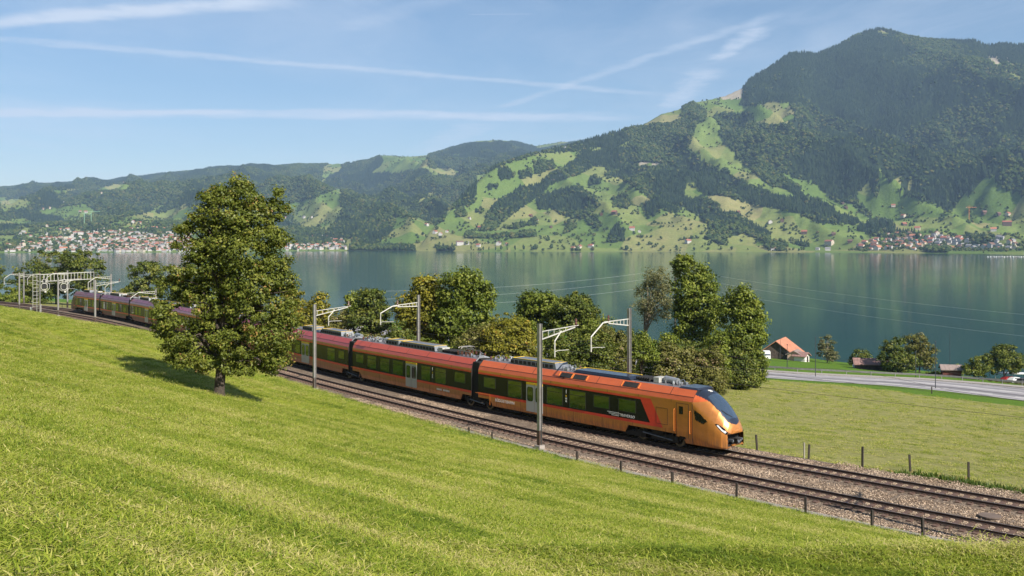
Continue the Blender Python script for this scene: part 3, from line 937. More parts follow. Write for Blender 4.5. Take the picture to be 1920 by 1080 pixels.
# the left-hand hills are wooded except for these clearings
CLEAR_A = [
    Z4([(-400, 130), (40, 130), (35, 175), (-400, 190)]), Z4([(-400, 270), (40, 260), (130, 250), (200, 270), (150, 290), (30, 292), (-400, 330)]), Z4([(215, 205), (330, 190), (470, 172), (560, 220), (500, 262), (440, 290), (370, 270), (340, 240), (240, 235)]),
    Z4([(540, 92), (640, 62), (765, 55), (700, 92), (560, 104)]), Z4([(555, 312), (700, 250), (830, 220), (900, 178), (930, 184), (870, 220), (1000, 235), (960, 262), (900, 272), (850, 320), (720, 332), (600, 322)]),
    Z4([(-400, 330), (100, 350), (140, 300), (210, 300), (160, 330), (120, 360), (0, 420), (-400, 430)]),
    Z4([(-400, 440), (60, 430), (130, 345), (260, 300), (400, 295), (500, 330), (600, 328), (830, 330), (880, 345), (1000, 315), (1100, 330), (1200, 420), (1900, 395), (1920, 460), (1200, 480), (-400, 482)]),
    Z4([(1620, 165), (1760, 140), (1890, 85), (2080, 60), (2060, 120), (1930, 200), (1850, 320), (1700, 312), (1650, 262)]),
    Z5([(0, 120), (0, 230), (-60, 250), (-120, 300), (-90, 200)]), [(300, 398), (345, 378), (372, 390), (340, 412), (300, 412)], [(0, 372), (30, 366), (60, 372), (50, 386), (0, 392)], [(95, 352), (140, 348), (150, 353), (100, 358)], [(440, 392), (500, 384), (520, 400), (460, 412)], Z5([(-60, 620), (60, 600), (60, 640), (20, 690), (-60, 690)]),
    Z5([(225, 190), (300, 165), (490, 156), (480, 205), (430, 222), (300, 240), (170, 242)]), Z5([(425, 398), (520, 343), (525, 360), (450, 402)]),
    Z5([(480, 210), (640, 215), (720, 240), (640, 260), (500, 245)]), Z5([(570, 150), (690, 120), (700, 130), (600, 152)]), Z5([(210, 625), (290, 615), (290, 640), (230, 648)]),
    Z5([(290, 590), (400, 600), (500, 640), (400, 650), (300, 620)]),
]
# bare screes and cuttings
BARE = [Z6([(1375, 150), (1400, 148), (1440, 180), (1420, 195), (1385, 172)]), Z6([(1455, 160), (1500, 185), (1495, 196), (1460, 178)]), Z6([(1450, 210), (1530, 235), (1520, 248), (1455, 220)]), Z6([(160, 345), (240, 310), (275, 290), (265, 345), (200, 352)]),
        Z5([(1630, 185), (1700, 175), (1810, 182), (1790, 205), (1680, 200)]), Z4([(80, 425), (130, 395), (140, 430), (100, 455)]), Z6([(880, 28), (935, 40), (925, 50), (880, 40)]), Z6([(1180, 985), (1260, 975), (1262, 1000), (1190, 1005)])]


def wood_mask(u, v, X, Y):
    """1 where the slope is wooded; edges are roughened in the ground plane"""
    ju = u + 9 * (fbm(X / 90, Y / 90, 3, 71) - 0.5); jv = v + 6 * (fbm(X / 90, Y / 90, 3, 77) - 0.5)
    m = np.zeros(u.shape, bool)
    for p in WOODS: m |= in_poly(ju, jv, p)
    left = (ju < 640)
    a = left.copy()
    for p in CLEAR_A:
        a &= ~in_poly(ju, jv, p)
    m = np.where(left, a, m)
    for p in CLEAR_A[8:]:
        m &= ~in_poly(ju, jv, p)
    for p in BARE:
        m &= ~in_poly(u, v, p)
    return m


def far_mat():
    m = bpy.data.materials.new("far_slope"); m.use_nodes = True
    b = NB(m.node_tree); p = b.n["Principled BSDF"]
    geo = b.add("ShaderNodeNewGeometry").outputs["Position"]
    wd = b.add("ShaderNodeAttribute", attribute_name="wood").outputs["Fac"]
    ba = b.add("ShaderNodeAttribute", attribute_name="bare").outputs["Fac"]
    vo = b.add("ShaderNodeTexVoronoi"); b.put(vo.inputs["Vector"], b.mapping(geo, (1, 0.8, 0.2), (0, 0, 0.4))); vo.inputs["Scale"].default_value = 0.0058
    sp = b.add("ShaderNodeSeparateColor"); b.put(sp.inputs[0], vo.outputs["Color"])
    n = b.noise(geo, 0.02, 6, 0.65)
    fld = b.ramp(b.m("ADD", b.m("MULTIPLY", sp.outputs[0], 0.62), b.m("MULTIPLY", n, 0.38)), [(0.2, (0.100, 0.160, 0.036)), (0.45, (0.145, 0.200, 0.050)), (0.66, (0.190, 0.212, 0.066)), (0.86, (0.26, 0.235, 0.100))])
    fine = b.noise(geo, 0.11, 6, 0.7)
    fld = b.mix(1.0, fld, b.ramp(fine, [(0.3, 0.72), (0.7, 1.15)]), "MULTIPLY")
    c = b.mix(b.smooth(wd, 0.35, 0.65), fld, (0.022, 0.036, 0.016))
    c = b.mix(b.smooth(ba, 0.3, 0.7), c, b.ramp(fine, [(0.3, (0.24, 0.20, 0.14)), (0.7, (0.42, 0.37, 0.29))]))
    b.put(p.inputs["Base Color"], c); p.inputs["Roughness"].default_value = 0.95; p.inputs["Specular IOR Level"].default_value = 0.05
    bn = b.add("ShaderNodeBump"); bn.inputs["Strength"].default_value = 0.7; bn.inputs["Distance"].default_value = 4.0
    b.put(bn.inputs["Height"], fine); b.put(p.inputs["Normal"], bn.outputs[0])
    return m


_fu = np.concatenate([np.arange(-600, -60, 14.0), np.arange(-60, 1990, 4.0), np.arange(1990, 2600, 14.0)])
_fy = np.concatenate([np.arange(2100, 3900, 22.0), np.arange(3900, 6900, 32.0), np.arange(6900, 10700, 45.0)])
_FU, _FYY = np.meshgrid(_fu, _fy, indexing="ij")
_FZ = far_z(_FU, _FYY)
_FX = (_FU - 960) / FPX * _FYY
_FV = HOR - (_FZ - CAMZ) / _FYY * FPX


def build_far_ground():
    n, m = _FU.shape
    wood = wood_mask(_FU.ravel(), _FV.ravel() - 3.5, _FX.ravel(), _FYY.ravel()).astype(np.float32)
    bare = np.zeros(n * m, bool)
    for p in BARE: bare |= in_poly(_FU.ravel(), _FV.ravel(), p)
    idx = np.arange(n * m).reshape(n, m)
    f = np.stack([idx[:-1, :-1], idx[1:, :-1], idx[1:, 1:], idx[:-1, 1:]], -1).reshape(-1, 4)
    v = np.stack([_FX, _FYY, _FZ], -1).reshape(-1, 3)
    o = link("mountains", fast_mesh("mountains", v, f, [far_mat()], smooth=True, vattr={"wood": wood, "bare": bare.astype(np.float32)}))
    tag(o, kind="structure")


def far_interp(u, Y):
    """height of the built mesh at column u, distance Y"""
    i = np.clip(np.searchsorted(_fu, u) - 1, 0, len(_fu) - 2); j = np.clip(np.searchsorted(_fy, Y) - 1, 0, len(_fy) - 2)
    a = (u - _fu[i]) / (_fu[i + 1] - _fu[i]); c = (Y - _fy[j]) / (_fy[j + 1] - _fy[j])
    return (_FZ[i, j] * (1 - a) + _FZ[i + 1, j] * a) * (1 - c) + (_FZ[i, j + 1] * (1 - a) + _FZ[i + 1, j + 1] * a) * c


def far_hit(u, v):
    Y = np.arange(2400, 10400, 8.0)
    z = far_interp(np.full(Y.shape, float(u)), Y)
    vv = HOR - (z - CAMZ) / Y * FPX
    k = np.nonzero((vv <= v) & (z > 0.5))[0]
    if not len(k): return None
    return (u - 960) / FPX * Y[k[0]], float(Y[k[0]]), float(z[k[0]])


def ftree(kind, seed):
    """low-detail tree about one unit tall for the far slopes"""
    g = np.random.default_rng(seed)
    V, F, T = [], [], []
    if kind == "conifer":
        n = 7
        for k in range(4):
            z0 = 0.08 + k * 0.21; z1 = min(1.0, z0 + 0.38); r = 0.21 * (1 - k * 0.21)
            b0 = len(V)
            for i in range(n):
                a = 2 * math.pi * i / n + g.uniform(-.3, .3); rr = r * g.uniform(.7, 1.2)
                V.append((math.cos(a) * rr, math.sin(a) * rr, z0 + g.uniform(-.03, .03)))
            V.append((g.uniform(-.01, .01), g.uniform(-.01, .01), z1))
            for i in range(n):
                F.append((b0 + i, b0 + (i + 1) % n, b0 + n)); T.append(g.uniform(0.0, 0.45))
    else:
        cl = [(g.uniform(-.22, .22), g.uniform(-.22, .22), g.uniform(.35, .82), g.uniform(.16, .27)) for _ in range(7)] + [(0, 0, .5, .33)]
        base = [(0, 0, 1), (0, 0, -1)] + [(math.cos(i * 1.2566) * .89, math.sin(i * 1.2566) * .89, .45) for i in range(5)] + [(math.cos(i * 1.2566 + .628) * .89, math.sin(i * 1.2566 + .628) * .89, -.45) for i in range(5)]
        fs = []
        for i in range(5):
            j = (i + 1) % 5
            fs += [(0, 2 + i, 2 + j), (2 + i, 7 + i, 2 + j), (2 + j, 7 + i, 7 + j), (1, 7 + j, 7 + i)]
        for (x, y, z, r) in cl:
            b0 = len(V)
            for q in base:
                s = r * g.uniform(.75, 1.2)
                V.append((x + q[0] * s, y + q[1] * s, z + q[2] * s))
            t0 = g.uniform(.15, .9)
            for q in fs:
                F.append(tuple(i + b0 for i in q)); T.append(np.clip(t0 + g.uniform(-.2, .2), 0, 1))
    return V, F, T


def far_leaf_mat(name, stops):
    m = bpy.data.materials.new(name); m.use_nodes = True
    b = NB(m.node_tree); p = b.n["Principled BSDF"]
    at = b.add("ShaderNodeAttribute", attribute_name="tint").outputs["Fac"]
    rnd = b.add("ShaderNodeObjectInfo").outputs["Random"]
    x = b.m("ADD", b.m("MULTIPLY", at, 0.35), b.m("MULTIPLY", rnd, 0.65))
    b.put(p.inputs["Base Color"], b.ramp(x, stops)); p.inputs["Roughness"].default_value = 0.9; p.inputs["Specular IOR Level"].default_value = 0.05
    return m


FCON = far_leaf_mat("far_conifer_needles", [(0.1, (0.008, 0.019, 0.011)), (0.5, (0.020, 0.036, 0.016)), (0.8, (0.040, 0.058, 0.020)), (0.97, (0.075, 0.062, 0.030))])
FBRD = far_leaf_mat("far_leaves", [(0.1, (0.016, 0.034, 0.011)), (0.5, (0.040, 0.064, 0.018)), (0.8, (0.085, 0.105, 0.028)), (0.97, (0.13, 0.10, 0.040))])


def build_far_trees():
    con = []; brd = []
    for s in range(3):
        V, F, T = ftree("conifer", 100 + s); con.append(fast_mesh("far_conifer", np.array(V), np.array(F), [FCON], fattr={"tint": T}))
        V, F, T = ftree("broad", 200 + s); brd.append(fast_mesh("far_broadleaf", np.array(V), np.array(F), [FBRD], fattr={"tint": T}))
    # the woods: one point per tree
    N = 760000
    u = rng.uniform(-260, 2180, N); Yv = np.sqrt(rng.uniform(2700.0 ** 2, 10400.0 ** 2, N))
    z = far_interp(u, Yv)
    v = HOR - (z - CAMZ) / Yv * FPX
    D = np.where(u < 1130, np.where((u > 760), np.maximum(np.interp(u, _RAd[:, 0], _RAd[:, 1]), 0), np.interp(u, _RAd[:, 0], _RAd[:, 1])), np.interp(u, _RBd[:, 0], _RBd[:, 1]))
    X = (u - 960) / FPX * Yv
    ok = (z > 1.2) & (Yv < D + 40)
    u, Yv, z, v, X, D = u[ok], Yv[ok], z[ok], v[ok], X[ok], D[ok]
    m = wood_mask(u, v - 6.5, X, Yv)          # a crown stands above its foot
    # drop what lies behind nearer ground (never seen)
    vmin = np.minimum.accumulate(_FV, axis=1)
    i = np.clip(np.searchsorted(_fu, u) - 1, 0, len(_fu) - 2); j = np.clip(np.searchsorted(_fy, Yv) - 1, 0, len(_fy) - 2)
    vis = v - 14 < vmin[i, j]
    m &= vis
    dn = fbm(X / 160, Yv / 160, 3, 91)
    m &= rng.random(len(u)) < np.clip(0.35 + 1.5 * dn, 0, 1)
    isc = (fbm(X / 300, Yv / 300, 3, 95) + rng.uniform(-.13, .13, len(u)) + np.clip(z - 500, -200, 500) / 4000) > 0.50
    pts = np.stack([X, Yv, z - 1.0], 1)
    a = m & isc; b_ = m & ~isc
    print("far wood trees", a.sum(), b_.sum())
    o = scatter("conifer_wood", pts[a], con, rng.uniform(13, 25, a.sum())[:, None] * np.array([1.3, 1.3, 1.0]), rng.uniform(0, 6.28, a.sum()))
    o = scatter("broadleaf_wood", pts[b_], brd, rng.uniform(11, 19, b_.sum())[:, None] * np.array([1.3, 1.3, 1.0]), rng.uniform(0, 6.28, b_.sum()))
    # small trees and bushes sprinkled over the meadows: clustered along hedges and gullies
    cl = fbm(X / 75, Yv / 110, 3, 99)
    hedge = np.abs(fbm(X / 260, Yv / 200, 2, 103) - 0.5) < 0.012
    bare = np.zeros(len(u), bool)
    for p in BARE: bare |= in_poly(u, v, p)
    pr = np.where(cl > 0.63, 0.15, 0.003) + np.where(hedge, 0.26, 0)
    s = (~m) & (~wood_mask(u, v - 3, X, Yv)) & vis & ~bare & (rng.random(len(u)) < pr) & (Yv < D - 10)
    tn = in_poly(u, v, [(0, 474), (40, 440), (90, 412), (200, 405), (330, 420), (360, 474)]) | in_poly(u, v, [(535, 470), (540, 440), (650, 445), (650, 470)]) | in_poly(u, v, [(1590, 471), (1640, 448), (1740, 436), (1920, 440), (1920, 472)])
    s = s | (tn & vis & (rng.random(len(u)) < 0.26) & (z > 2))
    print("meadow trees", s.sum())
    scatter("meadow_trees_far", pts[s] + np.array([0, 0, .6]), brd, rng.uniform(5, 13, s.sum())[:, None] * np.array([1.2, 1.2, 1.0]), rng.uniform(0, 6.28, s.sum()))
    # single trees one can tell apart: the row along the shore, big crowns on the meadows
    def single(name, u_, v_, hpx, proto, label, cat, group, w=1.0):
        h = far_hit(u_, v_)
        if not h: return
        sc_ = hpx * h[1] / FPX
        o = link(name, proto, None, (h[0], h[1], h[2] - 0.4))
        o.scale = (sc_ * w, sc_ * w, sc_); o.rotation_euler = (0, 0, random.uniform(0, 6.28))
        tag(o, label, cat, group)
    def zone(q, r):
        a_ = "left of the poplar row" if q < 880 else "above the poplar row" if q < 1010 else "right of the poplar row" if q < 1200 else "below the long wooded spurs" if q < 1450 else "left of the lakeside village" if q < 1600 else "above the lakeside village"
        return a_ + (", near the water" if r > 445 else ", halfway up" if r > 415 else ", high up")
    for k, uu in enumerate((884, 906, 917, 929, 940, 951, 966, 982, 997)):
        single("poplar", uu, 472.5, random.uniform(9, 13), brd[k % 3], "slim dark poplar in the spaced row on the far shore of the lake", "tree", "poplars in a row on the far shore", 0.5)
    for k, uu in enumerate((820, 828, 836, 843, 850, 1000, 1006, 1018, 1034, 1058, 1074, 1083, 1112, 1166, 1176, 1184, 1240, 1270, 1302, 1328, 1352, 1372)):
        single("shore_tree", uu, 471 + random.uniform(-2.5, 1), random.uniform(6, 12), brd[k % 3], "round dark tree at the water's edge below the meadows across the lake", "tree", "round trees at the far water's edge", 1.1)
    for k in range(150):
        uu = random.uniform(780, 1900)
        vv = random.uniform(385, 466) if uu > 1000 else random.uniform(430, 466)
        if in_poly(np.array([uu]), np.array([vv]), [(1560, 448), (1920, 430), (1920, 480), (1560, 480)])[0]: continue
        h = far_hit(uu, vv)
        if not h or wood_mask(np.array([uu]), np.array([vv]), np.array([h[0]]), np.array([h[1]]))[0]: continue
        single("meadow_tree", uu, vv, random.uniform(4, 8.5), brd[k % 3], f"small round tree on the far slope, {zone(uu, vv)}", "tree", f"lone trees on the slope {zone(uu, vv)}", 1.15)


HCOL = {}
def build_far_houses():
    wallm = [mat("white_render", (0.50, 0.48, 0.455), 0.85), mat("cream_render", (0.55, 0.48, 0.38), 0.85), mat("dark_timber_wall", (0.10, 0.060, 0.042), 0.85), mat("grey_render", (0.42, 0.41, 0.40), 0.85)]
    roofm = [mat("red_tile_roof", (0.30, 0.105, 0.065), 0.85, var=0.2), mat("brown_tile_roof", (0.155, 0.085, 0.062), 0.85, var=0.2), mat("grey_roof", (0.20, 0.195, 0.20), 0.8), mat("orange_tile_roof", (0.42, 0.17, 0.095), 0.85)]
    def gable(name, w, d, h, rh, wi, ri, flat=False):
        b = MB()
        b.box((0, 0, h / 2 - 1), (w, d, h + 2), 0)
        if flat:
            b.box((0, 0, h + .15), (w + .6, d + .6, .5), 1)
        else:
            e = 0.7
            b.add([(-w / 2, -d / 2, h), (w / 2, -d / 2, h), (0, -d / 2, h + rh), (-w / 2, d / 2, h), (w / 2, d / 2, h), (0, d / 2, h + rh)], [(0, 1, 2), (5, 4, 3)], 0)
            for s in (-1, 1):
                x1 = s * (w / 2 + e); z1 = h - e * rh / (w / 2)
                p = [(x1, -d / 2 - e, z1 + .05), (x1, d / 2 + e, z1 + .05), (0, d / 2 + e, h + rh + .05), (0, -d / 2 - e, h + rh + .05)]
                q = [(a, c, z + .28) for a, c, z in p]
                b.add(p + q, [(0, 1, 2, 3), (7, 6, 5, 4), (0, 4, 5, 1), (1, 5, 6, 2), (2, 6, 7, 3), (3, 7, 4, 0)] if s > 0 else [(3, 2, 1, 0), (4, 5, 6, 7), (1, 5, 4, 0), (2, 6, 5, 1), (3, 7, 6, 2), (0, 4, 7, 3)], 1)
        # window rows
        for z in np.arange(1.6, h, 2.8):
            for x in np.linspace(-w / 2 + 1.6, w / 2 - 1.6, max(2, int(w / 3.2))):
                b.box((x, -d / 2 - .02, z), (1.1, .1, 1.3), 2)
            for y in np.linspace(-d / 2 + 1.6, d / 2 - 1.6, max(2, int(d / 3.2))):
                b.box((w / 2 + .02, y, z), (.1, 1.1, 1.3), 2); b.box((-w / 2 - .02, y, z), (.1, 1.1, 1.3), 2)
        return b
    glass = mat("window_glass_far", (0.03, 0.035, 0.045), 0.2)
    wn = ["white", "cream", "dark timber", "grey"]; rn = ["red-tiled", "brown-tiled", "grey", "orange-tiled"]
    cache = {}
    def mesh_for(wi, ri, size, flat):
        k = (wi, ri, size, flat)
        if k not in cache:
            w, d, h, rh = [(9, 12, 5.5, 3.4), (12, 16, 6.5, 4.5), (13, 26, 11.5, 4.0)][size]
            b = gable("house", w, d, h, rh, wi, ri, flat)
            cache[k] = b.mesh("house", [wallm[wi], roofm[ri], glass])
        return cache[k]
    def uu_zone(q): return 0 if q < 150 else 1 if q < 330 else 2
    def house(u_, v_, wi, ri, size, flat, place, scale=1.0, rz=None, nm="house"):
        h = far_hit(u_, v_)
        if not h: return False
        key = (round(h[0] / 6), round(h[1] / 6))
        for dx in (-1, 0, 1):
            for dy in (-1, 0, 1):
                if (key[0] + dx, key[1] + dy) in used: return False
        used.add(key)
        o = link(nm, mesh_for(wi, ri, size, flat), None, (h[0], h[1], h[2]))
        o.rotation_euler = (0, 0, random.uniform(0, 3.14) if rz is None else rz); o.scale = (scale,) * 3
        if "town" in place: place = ("left part of" if uu_zone(u_) == 0 else "middle of" if uu_zone(u_) == 1 else "right part of") + " the far town, " + ("by the water" if v_ > 462 else "up the slope")
        if "village" in place: place = ("left part of" if u_ < 1690 else "middle of" if u_ < 1790 else "right part of") + " the village below the mountain"
        roof = "flat roof" if flat else rn[ri] + " roof"
        what = "farmhouse" if nm == "farmhouse" else ("long block" if size == 2 else "house")
        tag(o, f"{wn[wi]} {what} with {roof}, {place}", "house", f"{wn[wi]} {what}s with {roof}s, {place}")
        return True
    used = set()
    # village on the right shore
    n = 0
    k = 0
    while n < 105 and k < 1500:
        k += 1
        uu = random.uniform(1595, 1905); vv = random.uniform(441, 470)
        if not in_poly(np.array([uu]), np.array([vv]), [(1600, 462), (1640, 452), (1665, 440), (1740, 436), (1800, 446), (1862, 448), (1920, 444), (1920, 470), (1850, 472), (1620, 470)])[0]: continue
        dense = uu < 1740
        wi = random.choice([0, 0, 0, 1, 3]); ri = random.choice([0, 0, 3, 1, 1]) if dense else random.choice([1, 2, 0, 2])
        n += house(uu, vv, wi, ri, random.choice([0, 0, 1]), random.random() < (0.08 if dense else 0.45), "in the village on the shore below the big mountain", random.uniform(.95, 1.3), 0.6 + random.choice([0, 1.57]) + random.uniform(-.2, .2))
    # town on the left shore
    n = 0; k = 0
    TOWN = [Z4([(0, 450), (130, 345), (260, 305), (400, 300), (500, 345), (600, 330), (830, 330), (1000, 320), (1050, 345), (1100, 460), (0, 468)]), [(535, 455), (560, 440), (640, 448), (648, 468), (535, 470)]]
    while n < 140 and k < 3000:
        k += 1
        uu = random.uniform(0, 650); vv = 473 - abs(random.gauss(0, 22))
        if not any(in_poly(np.array([uu]), np.array([vv]), p)[0] for p in TOWN) or (uu < 150 and random.random() < .7): continue
        wi = random.choice([0, 0, 0, 0, 1, 3]); ri = random.choice([0, 0, 1, 2, 3])
        n += house(uu, vv, wi, ri, random.choice([0, 0, 1, 2]), random.random() < 0.3, "in the town on the left-hand far shore", random.uniform(.6, .9))
    rest = MB(); made = 0
    pool = [gable("h", 10, 14, 6, 3.5, 0, 0), gable("h", 13, 22, 9, 4, 0, 0), gable("h", 13, 20, 9, 4, 0, 0, True)]
    remap = {}
    mats_ = wallm + roofm + [glass]
    for k in range(7000):
        if made > 620: break
        uu = random.uniform(0, 650); vv = 473 - abs(random.gauss(0, 26))
        if not any(in_poly(np.array([uu]), np.array([vv]), p)[0] for p in TOWN) or (uu < 150 and random.random() < .7): continue
        h = far_hit(uu, vv)
        if not h: continue
        key = (round(h[0] / 6), round(h[1] / 6))
        if key in used or (key[0] + 1, key[1]) in used or (key[0], key[1] + 1) in used: continue
        used.add(key); made += 1
        b = random.choice(pool); a = random.uniform(0, 3.14); ca, sa = math.cos(a), math.sin(a); s = random.uniform(.55, .85)
        wi = random.choice([0, 0, 0, 1, 3]); ri = 4 + random.choice([0, 0, 1, 2, 3])
        n0 = len(rest.v)
        rest.v.extend((h[0] + (x * ca - y * sa) * s, h[1] + (x * sa + y * ca) * s, h[2] + z * s) for x, y, z in b.v)
        for f_, mi in zip(b.f, b.m):
            rest.f.append(tuple(i + n0 for i in f_)); rest.m.append({0: wi, 1: ri, 2: 8}[mi])
    o = rest.obj("town_houses_beyond", mats_); tag(o, kind="stuff")
    # farms on the slopes, read off one by one
    farms = [(800, 424, 0, 0, 1), (816, 438, 0, 0, 1), (826, 441, 0, 3, 1), (838, 436, 0, 0, 0), (862, 460, 0, 1, 2), (875, 459, 0, 2, 0), (897, 463, 0, 0, 0), (935, 460, 0, 1, 1), (950, 460, 1, 0, 0),
             (995, 407, 2, 0, 0), (1006, 415, 0, 0, 0), (904, 427, 1, 1, 0), (898, 429, 2, 0, 0), (880, 411, 0, 1, 0), (1075, 469, 1, 0, 0), (1087, 466, 1, 0, 0), (1108, 465, 0, 0, 1), (1033, 428, 2, 1, 0), (1128, 404, 2, 0, 0), (1152, 402, 2, 0, 1), (1185, 432, 0, 0, 1), (1199, 436, 0, 1, 0), (1290, 456, 0, 0, 1),
             (1064, 334, 2, 1, 0), (1050, 334, 0, 2, 0), (1037, 340, 0, 1, 0), (974, 296, 0, 2, 0), (1058, 280, 0, 2, 1), (1182, 255, 0, 2, 0), (1286, 240, 0, 2, 1), (1403, 231, 0, 2, 0), (940, 308, 2, 0, 0),
             (1384, 401, 2, 0, 0), (1444, 419, 0, 1, 1), (1466, 416, 2, 0, 1), (1508, 440, 2, 0, 1), (1563, 443, 2, 1, 0), (1555, 460, 1, 0, 2), (1450, 470, 0, 1, 1), (1291, 455, 1, 0, 0), (1594, 455, 2, 1, 0),
             (1675, 391, 1, 0, 1), (1694, 408, 1, 0, 1), (1695, 423, 2, 0, 1), (1720, 431, 1, 0, 1), (1757, 440, 1, 3, 1), (1846, 403, 2, 1, 1), (1872, 405, 2, 1, 1), (1890, 405, 1, 0, 1), (1888, 424, 2, 0, 2), (1863, 434, 0, 3, 1), (1580, 384, 2, 1, 0), (1586, 393, 2, 1, 0), (1533, 469, 0, 2, 0), (1552, 470, 0, 2, 1),
             (80, 394, 1, 0, 0), (92, 392, 1, 0, 1), (150, 398, 0, 0, 0), (161, 399, 0, 0, 1), (120, 381, 0, 2, 0), (132, 381, 0, 2, 0), (250, 418, 0, 0, 1), (262, 420, 1, 0, 0), (548, 406, 0, 2, 0), (536, 411, 0, 0, 0), (570, 409, 0, 2, 1), (585, 409, 0, 0, 0), (190, 364, 1, 0, 0), (232, 343, 1, 0, 0)]
    for (uu, vv, wi, ri, sz) in farms:
        place = ("high on the ridge across the lake" if vv < 345 else "on the slope above the far town" if uu < 530 else "on the slope right of the far town" if uu < 700 else "left of the poplar row" if uu < 880 else "above the poplar row" if uu < 1010 else "on the meadows right of the poplars" if uu < 1330 else "on the meadows left of the village" if uu < 1600 else "on the meadows above the village")
        house(uu, vv, wi, ri, sz, False, place, random.uniform(.95, 1.2), nm="farmhouse")
    # tower crane
    h = far_hit(1817, 416)
    if h:
        cr = empty("tower_crane", h); tag(cr, "orange tower crane on the building site above the village", "crane")
        OR = mat("orange_crane_paint", (0.55, 0.20, 0.04), 0.5)
        Hh = 26 * h[1] / FPX
        b = MB()
        for sx, sy in ((-1, -1), (1, -1), (1, 1), (-1, 1)): b.beam((sx, sy, -1), (sx, sy, Hh), .35, .35)
        for k in range(int(Hh / 3)): b.beam((-1, -1, k * 3), (1, -1, k * 3 + 3), .2, .2); b.beam((-1, 1, k * 3), (-1, -1, k * 3 + 3), .2, .2)
        b.obj("mast", OR, cr)
        b = MB(); b.beam((-14, 0, Hh), (34, 0, Hh), 1.0, .9); b.beam((0, 0, Hh), (0, 0, Hh + 7), .7, .7); b.beam((0, 0, Hh + 7), (30, 0, Hh), .15, .15); b.beam((0, 0, Hh + 7), (-13, 0, Hh), .15, .15); b.obj("jib", OR, cr)
        MB().box((-12, 0, Hh - 1.4), (3, 1.5, 2.4)).obj("counterweight", CONC, cr)
        cr.rotation_euler = (0, 0, 0.3)
    for (uu, vv, rz, hh) in ((171, 421, 0.2, 22), (158, 425, 1.2, 18)):
        h = far_hit(uu, vv)
        if not h: continue
        cr = empty("tower_crane", h); tag(cr, "pale green tower crane over the left-hand town, " + ("the taller of two" if hh == 22 else "the shorter of two"), "crane")
        GR = mat("green_crane_paint", (0.25, 0.45, 0.30), 0.5)
        Hh = (vv - 404 - (4 if hh == 18 else 0)) * h[1] / FPX + 15
        b = MB(); b.beam((0, 0, -1), (0, 0, Hh), 1.8, 1.8); b.obj("mast", GR, cr)
        b = MB(); b.beam((-12, 0, Hh), (36, 0, Hh), 1.2, 1.2); b.obj("jib", GR, cr); cr.rotation_euler = (0, 0, rz)
    # boats at the landing stage on the right
    pier = empty("landing_stage", (px(1888, 2150), 2150, 0)); tag(pier, "pale boat landing stage jutting into the lake at the right edge", "pier")
    MB().box((10, 0, .9), (85, 3, .5)).obj("deck", CONC, pier)
    MB().box((20, 60, .9), (3, 120, .5)).obj("walkway", CONC, pier)
    pl = MB()
    for x in np.arange(-30, 52, 7): pl.tube([(x, 0, -2), (x, 0, 2.2)], .2, 6)
    pl.obj("piles", WOOD_DK, pier)
    hull = MB()
    st_ = [(-4.2, 1.1), (-2.5, 1.35), (0, 1.4), (2.2, 1.1), (3.6, .5), (4.4, 0.03)]
    V = []; 
    for x, w in st_: V += [(x, -w, 1.1 + .05 * x), (x, -w * .6, -.1), (x, w * .6, -.1), (x, w, 1.1 + .05 * x)]
    F = []
    for i in range(len(st_) - 1):
        for j in range(4): F.append((i * 4 + j, i * 4 + (j + 1) % 4, (i + 1) * 4 + (j + 1) % 4, (i + 1) * 4 + j))
    F += [(3, 2, 1, 0)]
    hull.add(V, F)
    hm = hull.mesh("hull", WHITE)
    cm = MB().box((-.6, 0, 1.6), (3.2, 1.7, 1.1), taper=.8).mesh("cabin", WHITE)
    mm = MB().tube([(.5, 0, 1.5), (.5, 0, 11)], .09, 6).mesh("mast", GALV_L)
    for i in range(14):
        bt = empty("moored_boat", (px(1852 + i * 5.2, 2140 + (i % 3) * 14), 2140 + (i % 3) * 14, 0.1), random.uniform(1.2, 1.9))
        tag(bt, "small white boat moored at the landing stage", "boat", "white boats moored at the landing stage")
        link("hull", hm, bt); link("cabin", cm, bt)
        if i % 2: link("mast", mm, bt)


def build_haze():
    m = bpy.data.materials.new("haze_air"); m.use_nodes = True
    b = NB(m.node_tree); b.n.remove(b.n["Principled BSDF"])
    pv = b.add("ShaderNodeVolumePrincipled")
    pv.inputs["Color"].default_value = (0.48, 0.70, 1.0, 1)
    pv.inputs["Density"].default_value = HAZE
    pv.inputs["Anisotropy"].default_value = 0.0
    b.l.new(pv.outputs[0], b.n["Material Output"].inputs["Volume"])
    o = MB().box((0, 4100, 0), (2, 2, 2)).obj("haze", m)
    x0, x1, y0, y1, z0, z1 = -10800, 10800, -480, 11600, -4.2, 1560
    o.data.vertices.foreach_set("co", [c for sz in (z0, z1) for (x, y) in ((x0, y0), (x1, y0), (x1, y1), (x0, y1)) for c in (x, y, sz)])
    tag(o, kind="stuff")


HAZE = 4.9e-5
build_far_ground(); build_far_trees(); build_far_houses(); build_haze()

